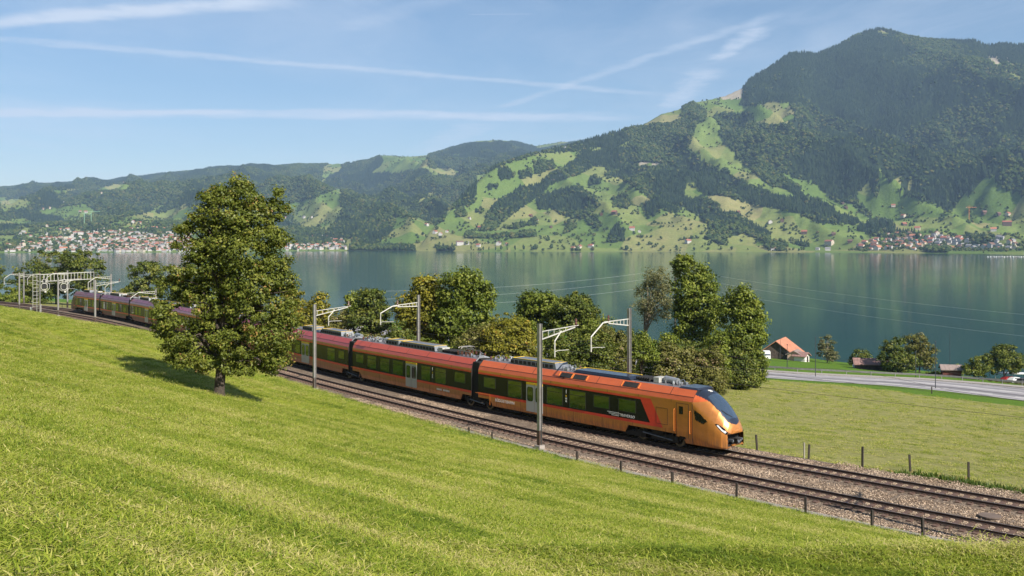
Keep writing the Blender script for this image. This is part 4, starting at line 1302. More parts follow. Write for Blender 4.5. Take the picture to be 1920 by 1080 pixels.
# ------------------------------------------------------------------ the train
def paint(name, col, rough=0.32, metal=0.35, var=0.06):
    m = bpy.data.materials.new(name); m.use_nodes = True
    b = NB(m.node_tree); p = b.n["Principled BSDF"]
    geo = b.add("ShaderNodeTexCoord").outputs["Object"]
    n = b.noise(b.mapping(geo, (0.9, 2, 3.0)), 1.0, 5, 0.6)
    base = b.ramp(n, [(0.25, tuple(c * (1 - var * 2) for c in col)), (0.7, tuple(min(1, c * (1 + var)) for c in col))])
    sz = b.add("ShaderNodeSeparateXYZ"); b.put(sz.inputs[0], geo)
    streak = b.noise(b.mapping(geo, (7.0, 2, 0.8)), 1.0, 4, 0.65)
    dust = b.m("MULTIPLY", b.m("SUBTRACT", 1.0, b.smooth(sz.outputs[2], 0.5, 1.5)), b.smooth(streak, 0.35, 0.7))
    soot = b.m("MULTIPLY", b.smooth(b.noise(b.mapping(geo, (2.4, 1.5, 1.2)), 1.0, 5, 0.7), 0.52, 0.75), 0.22)
    base = b.mix(b.m("ADD", b.m("MULTIPLY", dust, 0.6), soot), base, (0.13, 0.085, 0.055))
    b.put(p.inputs["Base Color"], base)
    p.inputs["Metallic"].default_value = metal
    b.put(p.inputs["Roughness"], b.ramp(n, [(0.3, rough), (0.75, rough + 0.12)]))
    p.inputs["Coat Weight"].default_value = 0.5; p.inputs["Coat Roughness"].default_value = 0.15
    return m


T_GLASSBAND = mat("black_glazed_band", (0.009, 0.009, 0.008), 0.22, spec=0.35)
T_RED = paint("red_stripe_paint", (0.74, 0.045, 0.018), 0.45, 0.0)
T_DARK = mat("underframe_grime", (0.016, 0.014, 0.013), 0.8, var=0.3)
T_FAIR = mat("dark_blue_fairing", (0.022, 0.028, 0.045), 0.3, 0.2, coat=0.3)
T_TOP = mat("roof_walkway_grey", (0.12, 0.11, 0.12), 0.7, var=0.2)
T_DOOR = mat("silver_grey_door", (0.42, 0.42, 0.43), 0.4, 0.3)
T_YEL = mat("yellow_paint", (0.72, 0.46, 0.02), 0.5)
T_BOX = mat("roof_unit_grey", (0.16, 0.175, 0.20), 0.5, 0.2, var=0.15)
T_SLV = mat("silver_tank", (0.34, 0.35, 0.37), 0.4, 0.5, var=0.3)
T_ORANGE = mat("edge_orange", (0.72, 0.22, 0.04), 0.45)
T_WHITE = mat("white_lettering", (0.80, 0.79, 0.76), 0.5)
T_LAMP = mat("lamp_glass", (0.75, 0.76, 0.78), 0.12, 0.1)
T_WHEEL = mat("wheel_steel", (0.20, 0.165, 0.13), 0.5, 0.5, var=0.3)
T_SCREEN = mat("windscreen_glass", (0.035, 0.055, 0.085), 0.05, 0.0, spec=0.9, coat=0.6)


def pane_mat():
    m = bpy.data.materials.new("solar_coated_pane"); m.use_nodes = True
    b = NB(m.node_tree); p = b.n["Principled BSDF"]
    p.inputs["Base Color"].default_value = (0.14, 0.165, 0.145, 1)
    p.inputs["Metallic"].default_value = 1.0
    p.inputs["Roughness"].default_value = 0.03
    return m
T_PANE = pane_mat()

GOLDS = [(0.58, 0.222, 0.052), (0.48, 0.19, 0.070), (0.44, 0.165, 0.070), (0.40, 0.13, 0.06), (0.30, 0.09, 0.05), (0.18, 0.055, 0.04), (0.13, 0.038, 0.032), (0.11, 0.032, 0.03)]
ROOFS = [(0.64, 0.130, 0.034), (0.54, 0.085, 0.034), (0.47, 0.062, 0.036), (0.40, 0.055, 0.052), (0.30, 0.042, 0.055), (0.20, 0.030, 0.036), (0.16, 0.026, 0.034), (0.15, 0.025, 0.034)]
HALF = [(0.0, 4.06), (0.84, 4.02), (1.27, 3.58), (1.395, 3.26), (1.41, 3.08), (1.41, 2.94), (1.41, 1.40), (1.41, 1.21), (1.41, 0.78), (1.30, 0.44), (0.0, 0.44)]
BANDMAT = [1, 0, 0, 2, 3, 4, 3, 2, 2, 5]     # roof walkway, roof colour, gold, red, black band, underside


def arclen_for_px(u, off=-1.41):
    t = np.arange(0, T_END, 0.05)
    x, y, nx, ny = track(t)
    U = 960 + FPX * (x + nx * off) / (y + ny * off)
    return float(t[np.argmin(abs(U - u))])


def body_mesh(name, x0, x1, arches, mats):
    xs = [x0, x1]
    for (a, c) in arches:
        xs += [a - 0.35, a, c, c + 0.35]
    xs = sorted(x for x in xs if x0 <= x <= x1)
    xs = sorted(set(round(x, 3) for x in xs))
    prof = [(y, z) for y, z in HALF] + [(-y, z) for y, z in HALF[-2:0:-1]]
    bm_ = BANDMAT + BANDMAT[::-1]
    k = len(prof)
    V, F, M = [], [], []
    for x in xs:
        zb = 0.44
        for (a, c) in arches:
            if a - .002 <= x <= c + .002: zb = 0.98
        for (y, z) in prof:
            V.append((x, y, max(z, zb)))
    for i in range(len(xs) - 1):
        for j in range(k):
            F.append((i * k + j, i * k + (j + 1) % k, (i + 1) * k + (j + 1) % k, (i + 1) * k + j)); M.append(bm_[j])
    F2 = [tuple(f) for f in F]
    me = bpy.data.meshes.new(name)
    me.from_pydata(V, [], F2 + [tuple(range(k - 1, -1, -1)), tuple((len(xs) - 1) * k + j for j in range(k))])
    for m_ in mats: me.materials.append(m_)
    me.polygons.foreach_set("material_index", M + [5, 5]); me.update()
    import bmesh
    bm = bmesh.new(); bm.from_mesh(me); bmesh.ops.recalc_face_normals(bm, faces=bm.faces); bm.to_mesh(me); bm.free()
    return me


def pane(parent, xa, xb, za, zb, side):
    """window: pane with a thin raised frame, on one side of the body"""
    y = side * 1.414
    b = MB()
    b.box(((xa + xb) / 2, y, (za + zb) / 2), (xb - xa, 0.016, zb - za), 0)
    e = 0.035
    for (cx_, cz, w, h) in (((xa + xb) / 2, za - e / 2, xb - xa + 2 * e, e), ((xa + xb) / 2, zb + e / 2, xb - xa + 2 * e, e), (xa - e / 2, (za + zb) / 2, e, zb - za), (xb + e / 2, (za + zb) / 2, e, zb - za)):
        b.box((cx_, y + side * 0.004, cz), (w, 0.022, h), 1)
    b.box(((xa + xb) / 2, y + side * 0.006, zb - 0.32), (xb - xa, 0.012, 0.035), 1) if zb - za > 1.05 else None
    return b.obj("window", [T_PANE, T_DARK], parent)


def door(parent, xa, xb, side, label=None):
    w = (xb - xa) / 2
    for k in (0, 1):
        a = xa + k * w + 0.02; c = a + w - 0.04
        y = side * 1.42
        b = MB()
        b.box(((a + c) / 2, y, 1.66), (c - a, 0.03, 2.10), 0)
        b.box(((a + c) / 2, y + side * .002, 2.80), (c - a, 0.034, 0.17), 1)
        # glazed slot with rounded ends
        g = 0.15
        cx_, hw_, z0, z1 = (a + c) / 2, (c - a) / 2 - g, 1.45, 2.52
        ring = []
        for q in range(24):
            an = 2 * math.pi * q / 24
            ex, ez = math.cos(an), math.sin(an)
            ex = math.copysign(abs(ex) ** 0.45, ex); ez = math.copysign(abs(ez) ** 0.3, ez)
            ring.append((cx_ + hw_ * ex, y + side * 0.022, (z0 + z1) / 2 + (z1 - z0) / 2 * ez))
        b.add(ring, [tuple(range(24)) if side < 0 else tuple(range(23, -1, -1))], 2)
        ring2 = [((x - cx_) * 1.16 + cx_, y_ - side * 0.003, (z - 1.985) * 1.06 + 1.985) for x, y_, z in ring]
        b.add(ring2, [tuple(range(24)) if side < 0 else tuple(range(23, -1, -1))], 3)
        b.obj("door_leaf", [T_DOOR, T_YEL, T_PANE, T_DARK], parent)


def text(parent, s, x, z, size, side=-1, m=None):
    c = bpy.data.curves.new("lettering", "FONT")
    c.body = s; c.size = size; c.extrude = 0.004; c.space_character = 1.12
    c.materials.append(m or T_WHITE)
    tmp = bpy.data.objects.new("lettering", c); me = bpy.data.meshes.new_from_object(tmp)
    bpy.data.objects.remove(tmp)
    me.name = "lettering"
    o = link("lettering", me, parent)
    o.location = (x, side * 1.428, z); o.rotation_euler = (R(90), 0, 0 if side < 0 else R(180))
    return o


def wheelset(parent, x, mb=None):
    b = MB()
    for s in (-1, 1):
        b.tube([(x, s * 0.70, 0.43), (x, s * 0.83, 0.43)], 0.43, 20, 0)
        b.tube([(x, s * 0.83, 0.43), (x, s * 0.86, 0.43)], 0.30, 16, 1)
        b.tube([(x, s * 0.86, 0.43), (x, s * 1.08, 0.43)], 0.13, 10, 2)
    b.tube([(x, -0.7, 0.43), (x, 0.7, 0.43)], 0.09, 8, 1)
    return b.obj("wheelset", [T_WHEEL, T_DARK, T_BOX], parent, smooth=False)


def bogie(parent, xa, xb):
    c = (xa + xb) / 2
    b = MB()
    for s in (-1, 1):
        b.box((c, s * 1.02, 0.62), (xb - xa + 0.9, 0.14, 0.20))
        b.box((c, s * 1.05, 0.80), (0.9, 0.2, 0.22))
        for x in (xa, xb):
            b.box((x, s * 1.06, 0.47), (0.32, 0.16, 0.34))
            b.tube([(x + .38, s * 1.05, .5), (x + .38, s * 1.05, .9)], .09, 8)
            b.tube([(x - .38, s * 1.05, .5), (x - .38, s * 1.05, .9)], .09, 8)
        b.tube([(xa + .3, s * 1.17, 0.62), (xb - .3, s * 1.17, 0.42)], 0.04, 6, 1)
    b.box((c, 0, 0.62), (0.5, 2.0, 0.3))
    b.obj("bogie_frame", [T_DARK, T_BOX], parent)
    wheelset(parent, xa); wheelset(parent, xb)


def roof_kit(parent, items):
    """items: (kind, xa, xb) along the roof"""
    zt = 4.05
    for (kind, a, c) in items:
        L_ = c - a; m_ = (a + c) / 2
        if kind == "unit":              # air-conditioning / converter box with a yellow rim
            b = MB()
            b.box((m_, 0.05, zt + 0.24), (L_, 1.45, 0.44), 0, taper=0.94)
            for q in np.arange(a + .25, c - .2, .5): b.box((q, -0.705, zt + .2), (.36, .03, .26), 2)
            for s in (-1, 1): b.box((m_, s * .66 + .05, zt + 0.47), (L_ * .93, .07, .03), 1)
            b.box((a + .06 + L_ * .03, 0.05, zt + .47), (.08, 1.3, .03), 1); b.box((c - .06 - L_ * .03, .05, zt + .47), (.08, 1.3, .03), 1)
            b.obj("roof_unit", [T_BOX, T_YEL, T_DARK], parent)
        elif kind == "flat":            # low dark panel with a yellow line
            b = MB()
            b.box((m_, 0.0, zt + 0.12), (L_, 1.60, 0.20), 0, taper=0.9)
            b.box((m_, 0.62, zt + 0.235), (L_ * .95, .12, .03), 1); b.box((a + .1, 0, zt + .235), (.10, 1.2, .03), 1)
            b.obj("roof_panel", [T_FAIR, T_YEL], parent)
        elif kind == "tank":
            b = MB().tube([(a, 0.1, zt + .28), (c, 0.1, zt + .20)], .22, 14)
            for q in (a + .2, c - .2): b.box((q, .1, zt + .1), (.08, .6, .2))
            b.obj("air_tank", [T_SLV], parent, smooth=False)
        elif kind == "resistor":
            b = MB()
            for q in np.arange(a, c, .22): b.box((q, .05, zt + .16), (.12, 1.1, .22), 0)
            b.obj("brake_resistor", [T_DARK], parent)
        elif kind == "white":
            MB().box((m_, 0, zt + .2), (L_, .8, .36), 0).obj("white_cabinet", [GALV_L], parent)
        elif kind == "panto":           # folded pantograph, insulators and bus bars
            b = MB()
            for s in (-.55, .55):
                b.beam((a, s, zt + .42), (c, s, zt + .42), .05, .05)
                for q in np.arange(a, c + .01, (c - a) / 3): b.tube([(q, s, zt), (q, s, zt + .14), (q, s, zt + .15), (q, s, zt + .4)], [.05, .05, .11, .07], 8, 1)
            b.beam((a, -.4, zt + .50), (m_ + .5, -.1, zt + .62), .05, .05); b.beam((a, .4, zt + .50), (m_ + .5, .1, zt + .62), .05, .05)
            b.beam((m_ + .5, -.1, zt + .62), (a + .4, -.3, zt + .74), .04, .04); b.beam((m_ + .5, .1, zt + .62), (a + .4, .3, zt + .74), .04, .04)
            for q in (a + .3, a + .7): b.tube([(q, -.75, zt + .66), (q, -.55, zt + .76), (q, .55, zt + .76), (q, .75, zt + .66)], .03, 6)
            b.obj("pantograph", [GALV, INSUL], parent)
        elif kind == "pipes":
            b = MB(); g = random.Random(int(a * 10))
            for q in range(int(L_ / .28)):
                x = a + q * .28; s = g.choice((-.5, -.2, .2, .5))
                b.tube([(x, s, zt), (x, s, zt + .12), (x, s, zt + .13), (x, s, zt + .32)], [.05, .05, .10, .06], 8, g.choice((0, 1, 2)))
                if q % 2: b.tube([(x, s, zt + .3), (x + .25, s * .2, zt + .42), (x + .5, s, zt + .28)], .035, 6, g.choice((0, 2)))
                b.box((x + .1, g.uniform(-.5, .5), zt + .09), (.2, .24, .16), g.choice((0, 2)))
            b.obj("roof_cabling", [T_SLV, INSUL, T_BOX], parent)


def nose_fn(L_nose):
    TOP = np.array([(0, 1.72), (.08, 1.96), (.25, 2.22), (.6, 2.62), (1.0, 3.02), (1.5, 3.42), (2.0, 3.71), (2.5, 3.91), (3.0, 4.01), (4.2, 4.06)])
    WID = np.array([(0, .55), (.06, .80), (.2, 1.00), (.5, 1.20), (1.0, 1.31), (1.6, 1.38), (2.4, 1.41), (9, 1.41)])
    BOT = np.array([(0, .70), (.08, .52), (.25, .44), (9, .44)])
    KK = np.array([(0, .25), (.6, .30), (1.4, .42), (2.4, .60), (3.0, .72), (9, .78)])
    return TOP, WID, BOT, KK


def build_nose(parent, xt, direction, gold, roofm, dx=(3.35, 4.35)):
    """cab front; xt = tip in the carriage's frame, direction +1 if it points along +x"""
    TOP, WID, BOT, KK = nose_fn(5.0)
    KN = 0.85
    LN = 3.0
    xs = np.concatenate([[0.0], np.cumsum(np.linspace(.02, .045, 96))]); xs = xs[xs < LN]; xs = np.append(xs, LN)
    nj_s, nj_t = 26, 40
    rings = []
    for xv in xs:
        zt = np.interp(xv, TOP[:, 0], TOP[:, 1]); w = np.interp(xv, WID[:, 0], WID[:, 1]); zb = np.interp(xv, BOT[:, 0], BOT[:, 1]); kk = np.interp(xv, KK[:, 0], KK[:, 1])
        h = zt - zb
        pts = []
        for j in range(nj_s):           # side, with a slight tuck at the bottom
            f = j / nj_s; z = zb + kk * h * f
            pts.append((w * (1 - 0.10 * max(0, 1 - f * 4) ** 2), z))
        for j in range(nj_t + 1):       # shoulder to the crown
            th = j / nj_t * math.pi / 2
            e = 0.86
            pts.append((w * math.cos(th) ** e if th < math.pi / 2 - 1e-6 else 0.0, zb + kk * h + (1 - kk) * h * math.sin(th) ** 0.95))
        full = [(y, z) for y, z in pts] + [(-y, z) for y, z in pts[-2::-1]]
        rings.append(full)
    rings = np.array(rings)                   # (nx, k, 2)
    nx_, k = rings.shape[:2]
    V = np.zeros((nx_, k, 3)); V[:, :, 0] = xt - direction * xs[:, None] * KN; V[:, :, 1] = rings[:, :, 0]; V[:, :, 2] = rings[:, :, 1]
    idx = np.arange(nx_ * k).reshape(nx_, k)
    F = np.stack([idx[:-1, :-1], idx[1:, :-1], idx[1:, 1:], idx[:-1, 1:]], -1).reshape(-1, 4)
    Vf = V.reshape(-1, 3)
    C = Vf[F].mean(1)
    xp = (xt - C[:, 0]) * direction / KN; y = np.abs(C[:, 1]); z = C[:, 2]
    wl = np.interp(xp, WID[:, 0], WID[:, 1]); zt = np.interp(xp, TOP[:, 0], TOP[:, 1])
    cls = np.zeros(len(F), int)                                   # 0 shell
    xr = xp.copy(); xp = xp * (5 / 3)
    mask_w = np.interp(xp, [.10, .30, .6, 1.2, 3.0, 3.6, 5.0], [0.0, 0.40, .64, .74, .84, .92, 1.06])
    up = (z > np.interp(xp, [0, .3, 1, 2, 3, 5], [1.95, 2.0, 2.15, 2.55, 3.0, 3.42]))
    m_mask = (xp > .12) & up & (y < mask_w)
    cls[m_mask] = 1
    gl = (xp > .62) & (xp < 3.6) & (y < np.interp(xp, [.62, .85, 2.3, 3.6], [.42, .60, .74, .70])) & up
    cls[gl] = 2
    win = in_poly(xr, z, [(2.90, 2.80), (2.74, 2.12), (2.0, 1.92), (1.62, 2.12), (2.25, 2.55)]) & (C[:, 1] * direction < 9)
    cls[win] = 3
    hl = in_poly(xr, z, [(1.08, 2.03), (.22, 1.36), (.12, 1.50), (.45, 1.84), (.85, 2.04)]) & (y > .55)
    cls[hl] = 4
    hl2 = in_poly(xr, z, [(.90, 1.95), (.28, 1.46), (.24, 1.56), (.82, 1.97)]) & (y > .55)
    cls[hl2] = 5
    roofc = (cls == 0) & (z > np.interp(xp, [0, 2.6, 3.2, 5], [9, 9, 3.40, 3.26]))
    cls[roofc] = 6
    mouth = (xr < .28) & (z < 1.42) & (z > .62) & (y < .90)
    keep = ~mouth
    def part(nm, sel, m_, off=0.0):
        f = F[sel]
        if not len(f): return
        u_, inv = np.unique(f, return_inverse=True)
        vv = Vf[u_].copy()
        if off:
            vv[:, 1] *= 1 + off; vv[:, 2] += off * 1.0; vv[:, 0] += direction * off * .5
        me = fast_mesh(nm, vv, inv.reshape(-1, 4) if direction > 0 else inv.reshape(-1, 4)[:, ::-1], m_, smooth=True)
        link(nm, me, parent)
    part("nose_shell", (cls == 0) & keep, [gold])
    part("roof_shoulder", cls == 6, [roofm])
    part("windscreen_surround", cls == 1, [T_FAIR])
    part("windscreen", cls == 2, [T_SCREEN])
    for s, nm in ((-1, "near"), (1, "far")):
        part("cab_side_window", (cls == 3) & (np.sign(C[:, 1]) == s), [T_GLASSBAND])
        part("headlight", (cls == 5) & (np.sign(C[:, 1]) == s), [T_LAMP])
        part("headlight_surround", (cls == 4) & (np.sign(C[:, 1]) == s), [T_GLASSBAND])
    D = direction
    # front face closing the tip, leaving the coupler mouth open
    r0 = rings[0]
    zt0, zb0 = r0[:, 1].max(), r0[:, 1].min()
    b = MB()
    b.add([(xt, -.62, 1.42), (xt, .62, 1.42), (xt + D * .05, .0, 1.55), (xt, .45, 1.64), (xt, 0, 1.72), (xt, -.45, 1.64)], [(0, 1, 2), (1, 3, 2), (3, 4, 2), (4, 5, 2), (5, 0, 2)], 0)
    b.box((xt - D * .02, 0, .68), (.10, 1.2, .10), 0)
    b.obj("front_lip", [gold], parent)
    b = MB(); b.box((xt - D * .62, 0, 1.0), (.06, 2.2, .95), 0); b.box((xt - D * .35, 0, .60), (.5, 1.7, .04), 0); b.box((xt - D * .3, 0, 1.46), (.5, 1.6, .04), 0)
    b.obj("coupler_recess", [T_DARK], parent)
    b = MB()
    b.tube([(xt - D * .7, 0, .92), (xt - D * .05, 0, .92)], .10, 10)
    b.box((xt + D * .02, 0, .92), (.26, .46, .34), 0); b.box((xt + D * .12, .14, .95), (.14, .12, .12), 1); b.tube([(xt + D * .14, -.12, .92), (xt + D * .22, -.12, .92)], .09, 10, 1)
    for s in (-1, 1): b.box((xt - D * .15, s * .5, .98), (.4, .1, .12), 1)
    b.obj("coupler", [T_DARK, T_BOX], parent)
    # wiper, logo, handrails, cab door
    b = MB(); b.tube([(xt - D * .34, -.05, 2.42), (xt - D * .53, -.40, 2.64), (xt - D * .81, -.60, 2.86)], .022, 5); b.obj("wiper", [T_DARK], parent)
    b = MB(); b.tube([(xt - D * 2.25, -.10, 3.965), (xt - D * 2.17, .02, 3.955), (xt - D * 2.13, .12, 3.945)], .028, 5); b.tube([(xt - D * 2.09, -.12, 3.93), (xt - D * 2.05, -.02, 3.92), (xt - D * 2.0, .08, 3.90)], .028, 5); b.obj("roof_emblem", [T_WHITE], parent)
    for s in (-1, 1):
        b = MB()
        xa, xb = xt - D * dx[1], xt - D * dx[0]
        b.box(((xa + xb) / 2, s * 1.413, 1.95), (abs(xb - xa), .012, 2.25), 0)
        for q in (xa, xb): b.box((q, s * 1.416, 1.95), (.025, .016, 2.27), 2)
        b.box(((xa + xb) / 2, s * 1.416, 3.08), (abs(xb - xa), .016, .025), 2)
        b.box(((xa + xb) / 2 + D * -.12, s * 1.424, 2.62), (.34, .012, .52), 1)
        b.box(((xa + xb) / 2, s * 1.42, .80), (.5, .02, .16), 1)
        b.obj("cab_door", [gold, T_GLASSBAND, T_DARK], parent)
        for q in (xa - D * .16, xb + D * .14):
            b = MB(); b.tube([(q, s * 1.42, 1.15), (q, s * 1.50, 1.18), (q, s * 1.50, 2.62), (q, s * 1.42, 2.65)], .022, 6); b.obj("handrail", [T_ORANGE if D > 0 else gold], parent)
        b = MB(); b.box((xt - D * (LN * KN + .01), s * 1.413, 1.8), (.03, .014, 2.7)); b.obj("panel_joint", [T_DARK], parent)
        b = MB()
        x2 = xt - D * (dx[1] + 1.25)
        for q in (-.5, .5): b.box((x2 + q, s * 1.413, 2.02), (.02, .012, 1.1))
        for zz in (1.47, 2.57): b.box((x2, s * 1.413, zz), (1.0, .012, .02))
        b.obj("hatch_outline", [T_DARK], parent)


def build_train():
    tr = empty("passenger_train", (0, 0, 0))
    tag(tr, "long copper-orange and red electric passenger train with black window band and streamlined cab", "train")
    joints = [26.40, arclen_for_px(890), arclen_for_px(657)]
    tA, tB, tC = arclen_for_px(242), arclen_for_px(187), arclen_for_px(130)
    mid = np.linspace(joints[-1], tA, 5)[1:]
    joints += list(mid) + [tB, tC]
    print("joints", [round(j, 1) for j in joints])
    ncar = len(joints) - 1
    for c in range(ncar):
        t0, t1 = joints[c], joints[c + 1]       # front, rear (front is towards the camera)
        x0, y0 = [float(q) for q in track(t0)[:2]]; x1, y1 = [float(q) for q in track(t1)[:2]]
        L_ = math.hypot(x0 - x1, y0 - y1); a = math.atan2(y0 - y1, x0 - x1)
        car = empty("carriage", (x1, y1, RAILZ), a); car.parent = tr
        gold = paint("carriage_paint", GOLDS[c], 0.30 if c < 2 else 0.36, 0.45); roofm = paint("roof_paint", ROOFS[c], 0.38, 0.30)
        mats = [roofm, T_TOP, gold, T_RED, T_GLASSBAND, T_DARK]
        ux, uy = (x0 - x1) / L_, (y0 - y1) / L_
        sx, sy = x1 + uy * -1.41 * -1 * -1, y1      # placeholder
        # near side line for reading positions off the picture
        nxn, nyn = uy, -ux                       # points to the camera side (local -y)
        def lx(u_):
            # solve (X + ux*l + 1.41*nxn, Y + ...) projects to column u_
            k_ = (u_ - 960) / FPX
            X0, Y0_ = x1 + nxn * 1.41, y1 + nyn * 1.41
            return (k_ * Y0_ - X0) / (ux - k_ * uy)
        front, rear = c == 0, c == ncar - 1
        xa, xb = 0.42, L_ - 0.42
        arches = []
        if front:
            wx1, wx2 = lx(1195), lx(1264)
            xb = L_ - 2.55
            arches = [(-1, 1.75), (wx1 - 0.85, wx2 + 0.55)]
        elif rear:
            xa = 2.55; wx1, wx2 = 4.4, 7.0
            arches = [(wx1 - .8, wx2 + .8), (L_ - 1.75, L_ + 1)]
        else:
            arches = [(-1, 1.75), (L_ - 1.75, L_ + 1)]
        # body
        bo = link("body_shell", body_mesh("body_shell", xa, xb, arches, mats), car)
        # roof panel seams
        b = MB()
        for q in np.arange(xa + 3, xb - 1, 3.4):
            for s in (-1, 1):
                b.beam((q, s * .86, 4.008), (q, s * 1.275, 3.588), .025, .012); 
        for s in (-1, 1): b.beam((xa + .02, s * 1.283, 3.575), (xb - .02, s * 1.283, 3.575), .02, .02)
        b.obj("roof_seams", [roofm if False else T_DARK], car)
        specs, doors = [], []
        TALL, SHORT = (1.50, 2.78), (1.92, 2.74)
        if c == 0:
            W = [(907.5, 928.8, SHORT), (952.7, 978, TALL), (1025.8, 1054.5, TALL), (1068.3, 1097.9, TALL), (1113.3, 1141.9, (1.86, 2.74)), (1160.2, 1191.8, (1.90, 2.74))]
            specs = [(lx(p), lx(q), z) for p, q, z in W]; doors = [(lx(986.8), lx(1018.0))]
        elif c == 1:
            W = [(667.5, 681.6, SHORT), (689, 705.5, TALL), (713, 730, TALL), (737, 755.5, TALL), (790, 807, TALL), (816, 836, TALL), (852.6, 872, SHORT)]
            specs = [(lx(p), lx(q), z) for p, q, z in W]; doors = [(lx(760.8), lx(781.8))]
        elif c == 2:
            W = [(634.5, 645.5, SHORT), (614, 628, TALL), (554, 562.5, TALL)]
            specs = [(lx(p), lx(q), z) for p, q, z in W] + [(q, q + 1.5, TALL) for q in (1.4, 3.4, 5.4) if q + 1.5 < lx(553)]; doors = [(lx(565.5), lx(580))]
        else:
            lo, hi = xa + 1.2, xb - 1.2
            dpos = lo + (hi - lo) * .42
            doors = [(dpos, dpos + 1.8)]
            q = lo
            while q + 1.4 < hi:
                if not (q + 1.5 > dpos - .3 and q < dpos + 2.1): specs.append((q, q + 1.4, TALL)); q += 2.05
                else: q = dpos + 2.2
        for s in (-1, 1):
            for (p, q, z) in specs: pane(car, p, q, z[0], z[1], s)
            for (p, q) in doors: door(car, p, q, s)
        if front:
            bogie(car, wx1, wx2)
            build_nose(car, L_, 1, gold, roofm, (L_ - lx(1291), L_ - lx(1268.5)))
            # gold end field with the slanted red flash over the black band, as enamel sheets on the side
            for s in (-1, 1):
                y = s * 1.4125
                xe = xb
                b = MB()
                kT, kB, kT2, kB2 = lx(1201), lx(1219), lx(1220), lx(1243)
                kk = 0.02
                b.add([(kT, y, 2.935), (kT2, y, 3.07), (kB2, y, 1.21), (kB, y, 1.405)], [(0, 1, 2, 3) if s < 0 else (3, 2, 1, 0)], 0)
                b.add([(kT, y, 2.935), (kT - 1.0, y, 2.935), (kT - 1.0, y, 3.07), (kT2, y, 3.07)], [(0, 1, 2, 3) if s > 0 else (3, 2, 1, 0)], 0)
                b.add([(kB, y, 1.405), (kB2, y, 1.21), (kB2 - 6.0, y, 1.20), (kB2 - 6.0, y, 1.405)], [(0, 1, 2, 3) if s < 0 else (3, 2, 1, 0)], 0)
                b.add([(kT2, y, 3.07), (kT2, y, 3.20), (xe, y, 3.20), (xe, y, 1.10), (kB2, y, 1.10), (kB2, y, 1.21)], [(0, 1, 2, 3, 4, 5) if s > 0 else (5, 4, 3, 2, 1, 0)], 1)
                b.obj("livery_panel", [T_RED, gold], car)
            text(car, "SÜDOSTBAHN", lx(928.5), 0.90, 0.33)
            text(car, "TRAVERSO", lx(1161.5), 1.50, 0.27)
            b = MB()
            for q, w in ((0, 1.0), (1, .85), (2, .6)): b.box((lx(1158.5) - w / 2, -1.424, 1.70 - q * .10), (w, .006, .035))
            b.box((lx(1159.7), -1.424, 1.60), (.02, .006, .30))
            b.obj("small_print", [T_WHITE], car)
            text(car, "1", lx(1060.0), 2.48, 0.42)
            for q in range(3): MB().box((lx(1061.6), -1.424, 2.30 - q * .2), (.13, .006, .13)).obj("pictogram", [T_WHITE if q else T_YEL], car)
            for (p, q) in ((1045.5, 1067.5), (1069.5, 1093.5), (1164, 1191)):
                b = MB(); xa_, xb_ = lx(p), lx(q)
                for s in (-1, 1):
                    P0, P1 = Vector((0, s * .93, 3.945)), Vector((0, s * 1.235, 3.63))
                    nrm = Vector((0, s * .72, .70)) * .015
                    v4 = [Vector((xa_, P0.y, P0.z)) + nrm, Vector((xb_, P0.y, P0.z)) + nrm, Vector((xb_, P1.y, P1.z)) + nrm, Vector((xa_, P1.y, P1.z)) + nrm]
                    b.add(v4, [(0, 1, 2, 3) if s < 0 else (3, 2, 1, 0)][:1], 0)
                    for xx in (xa_ - .12, xb_ + .12): b.beam((xx, P0.y, P0.z + .02), (xx, P1.y + s * .01, P1.z + .02), .05, .03, 1)
                b.obj("roof_grille", [T_DARK, T_ORANGE], car)
            roof_kit(car, [("pipes", 1.0, 3.2), ("unit", 3.6, lx(1030)), ("pipes", lx(1036), lx(1062)), ("flat", lx(1064), lx(1172)), ("resistor", lx(1178), lx(1205)), ("white", lx(1208), lx(1218)), ("tank", lx(1222), lx(1246)), ("pipes", lx(1247), lx(1262))])
            MB().box((L_ - 3.3, 0, 4.06), (1.6, 1.75, .12), taper=.85).obj("roof_fairing", [T_FAIR], car)
        elif rear:
            bogie(car, wx1, wx2)
            build_nose(car, 0.0, -1, gold, roofm)
            roof_kit(car, [("unit", 6, 9.5), ("pipes", 10, 12), ("white", 12.3, 13.3), ("flat", 13.6, L_ - 1)])
        else:
            n_ = L_
            if c == 1:
                roof_kit(car, [("tank", lx(700), lx(710)), ("unit", lx(712), lx(735)), ("unit", lx(737), lx(803)), ("white", lx(804), lx(812)), ("resistor", lx(814), lx(842)), ("panto", lx(844), lx(866)), ("pipes", lx(868), n_ - .6), ("pipes", 1.0, lx(698))])
                b = MB()
                for q in range(9): b.box((lx(820) + q * .2 + (.2 if q > 3 else 0), -1.424, .95), (.13, .006, .15))
                b.obj("small_print", [T_WHITE], car)
                text(car, "1", lx(809.8), 2.48, 0.42)
                for q in range(3): MB().box((lx(811.2), -1.424, 2.30 - q * .2), (.13, .006, .13)).obj("pictogram", [T_WHITE if q else T_YEL], car)
            elif c == 2:
                roof_kit(car, [("unit", lx(556), lx(574)), ("flat", lx(576), lx(588)), ("unit", lx(590), lx(628)), ("white", lx(620) + 1.2, lx(633)), ("tank", lx(644), lx(653)), ("pipes", lx(634), lx(643))])
            else:
                roof_kit(car, [("pipes", 1.2, 3.4), ("unit", 4, 9), ("white", 9.2, 10), ("resistor", 10.5, 12.5), ("flat" if c % 2 else "panto", 13, n_ - 1)])
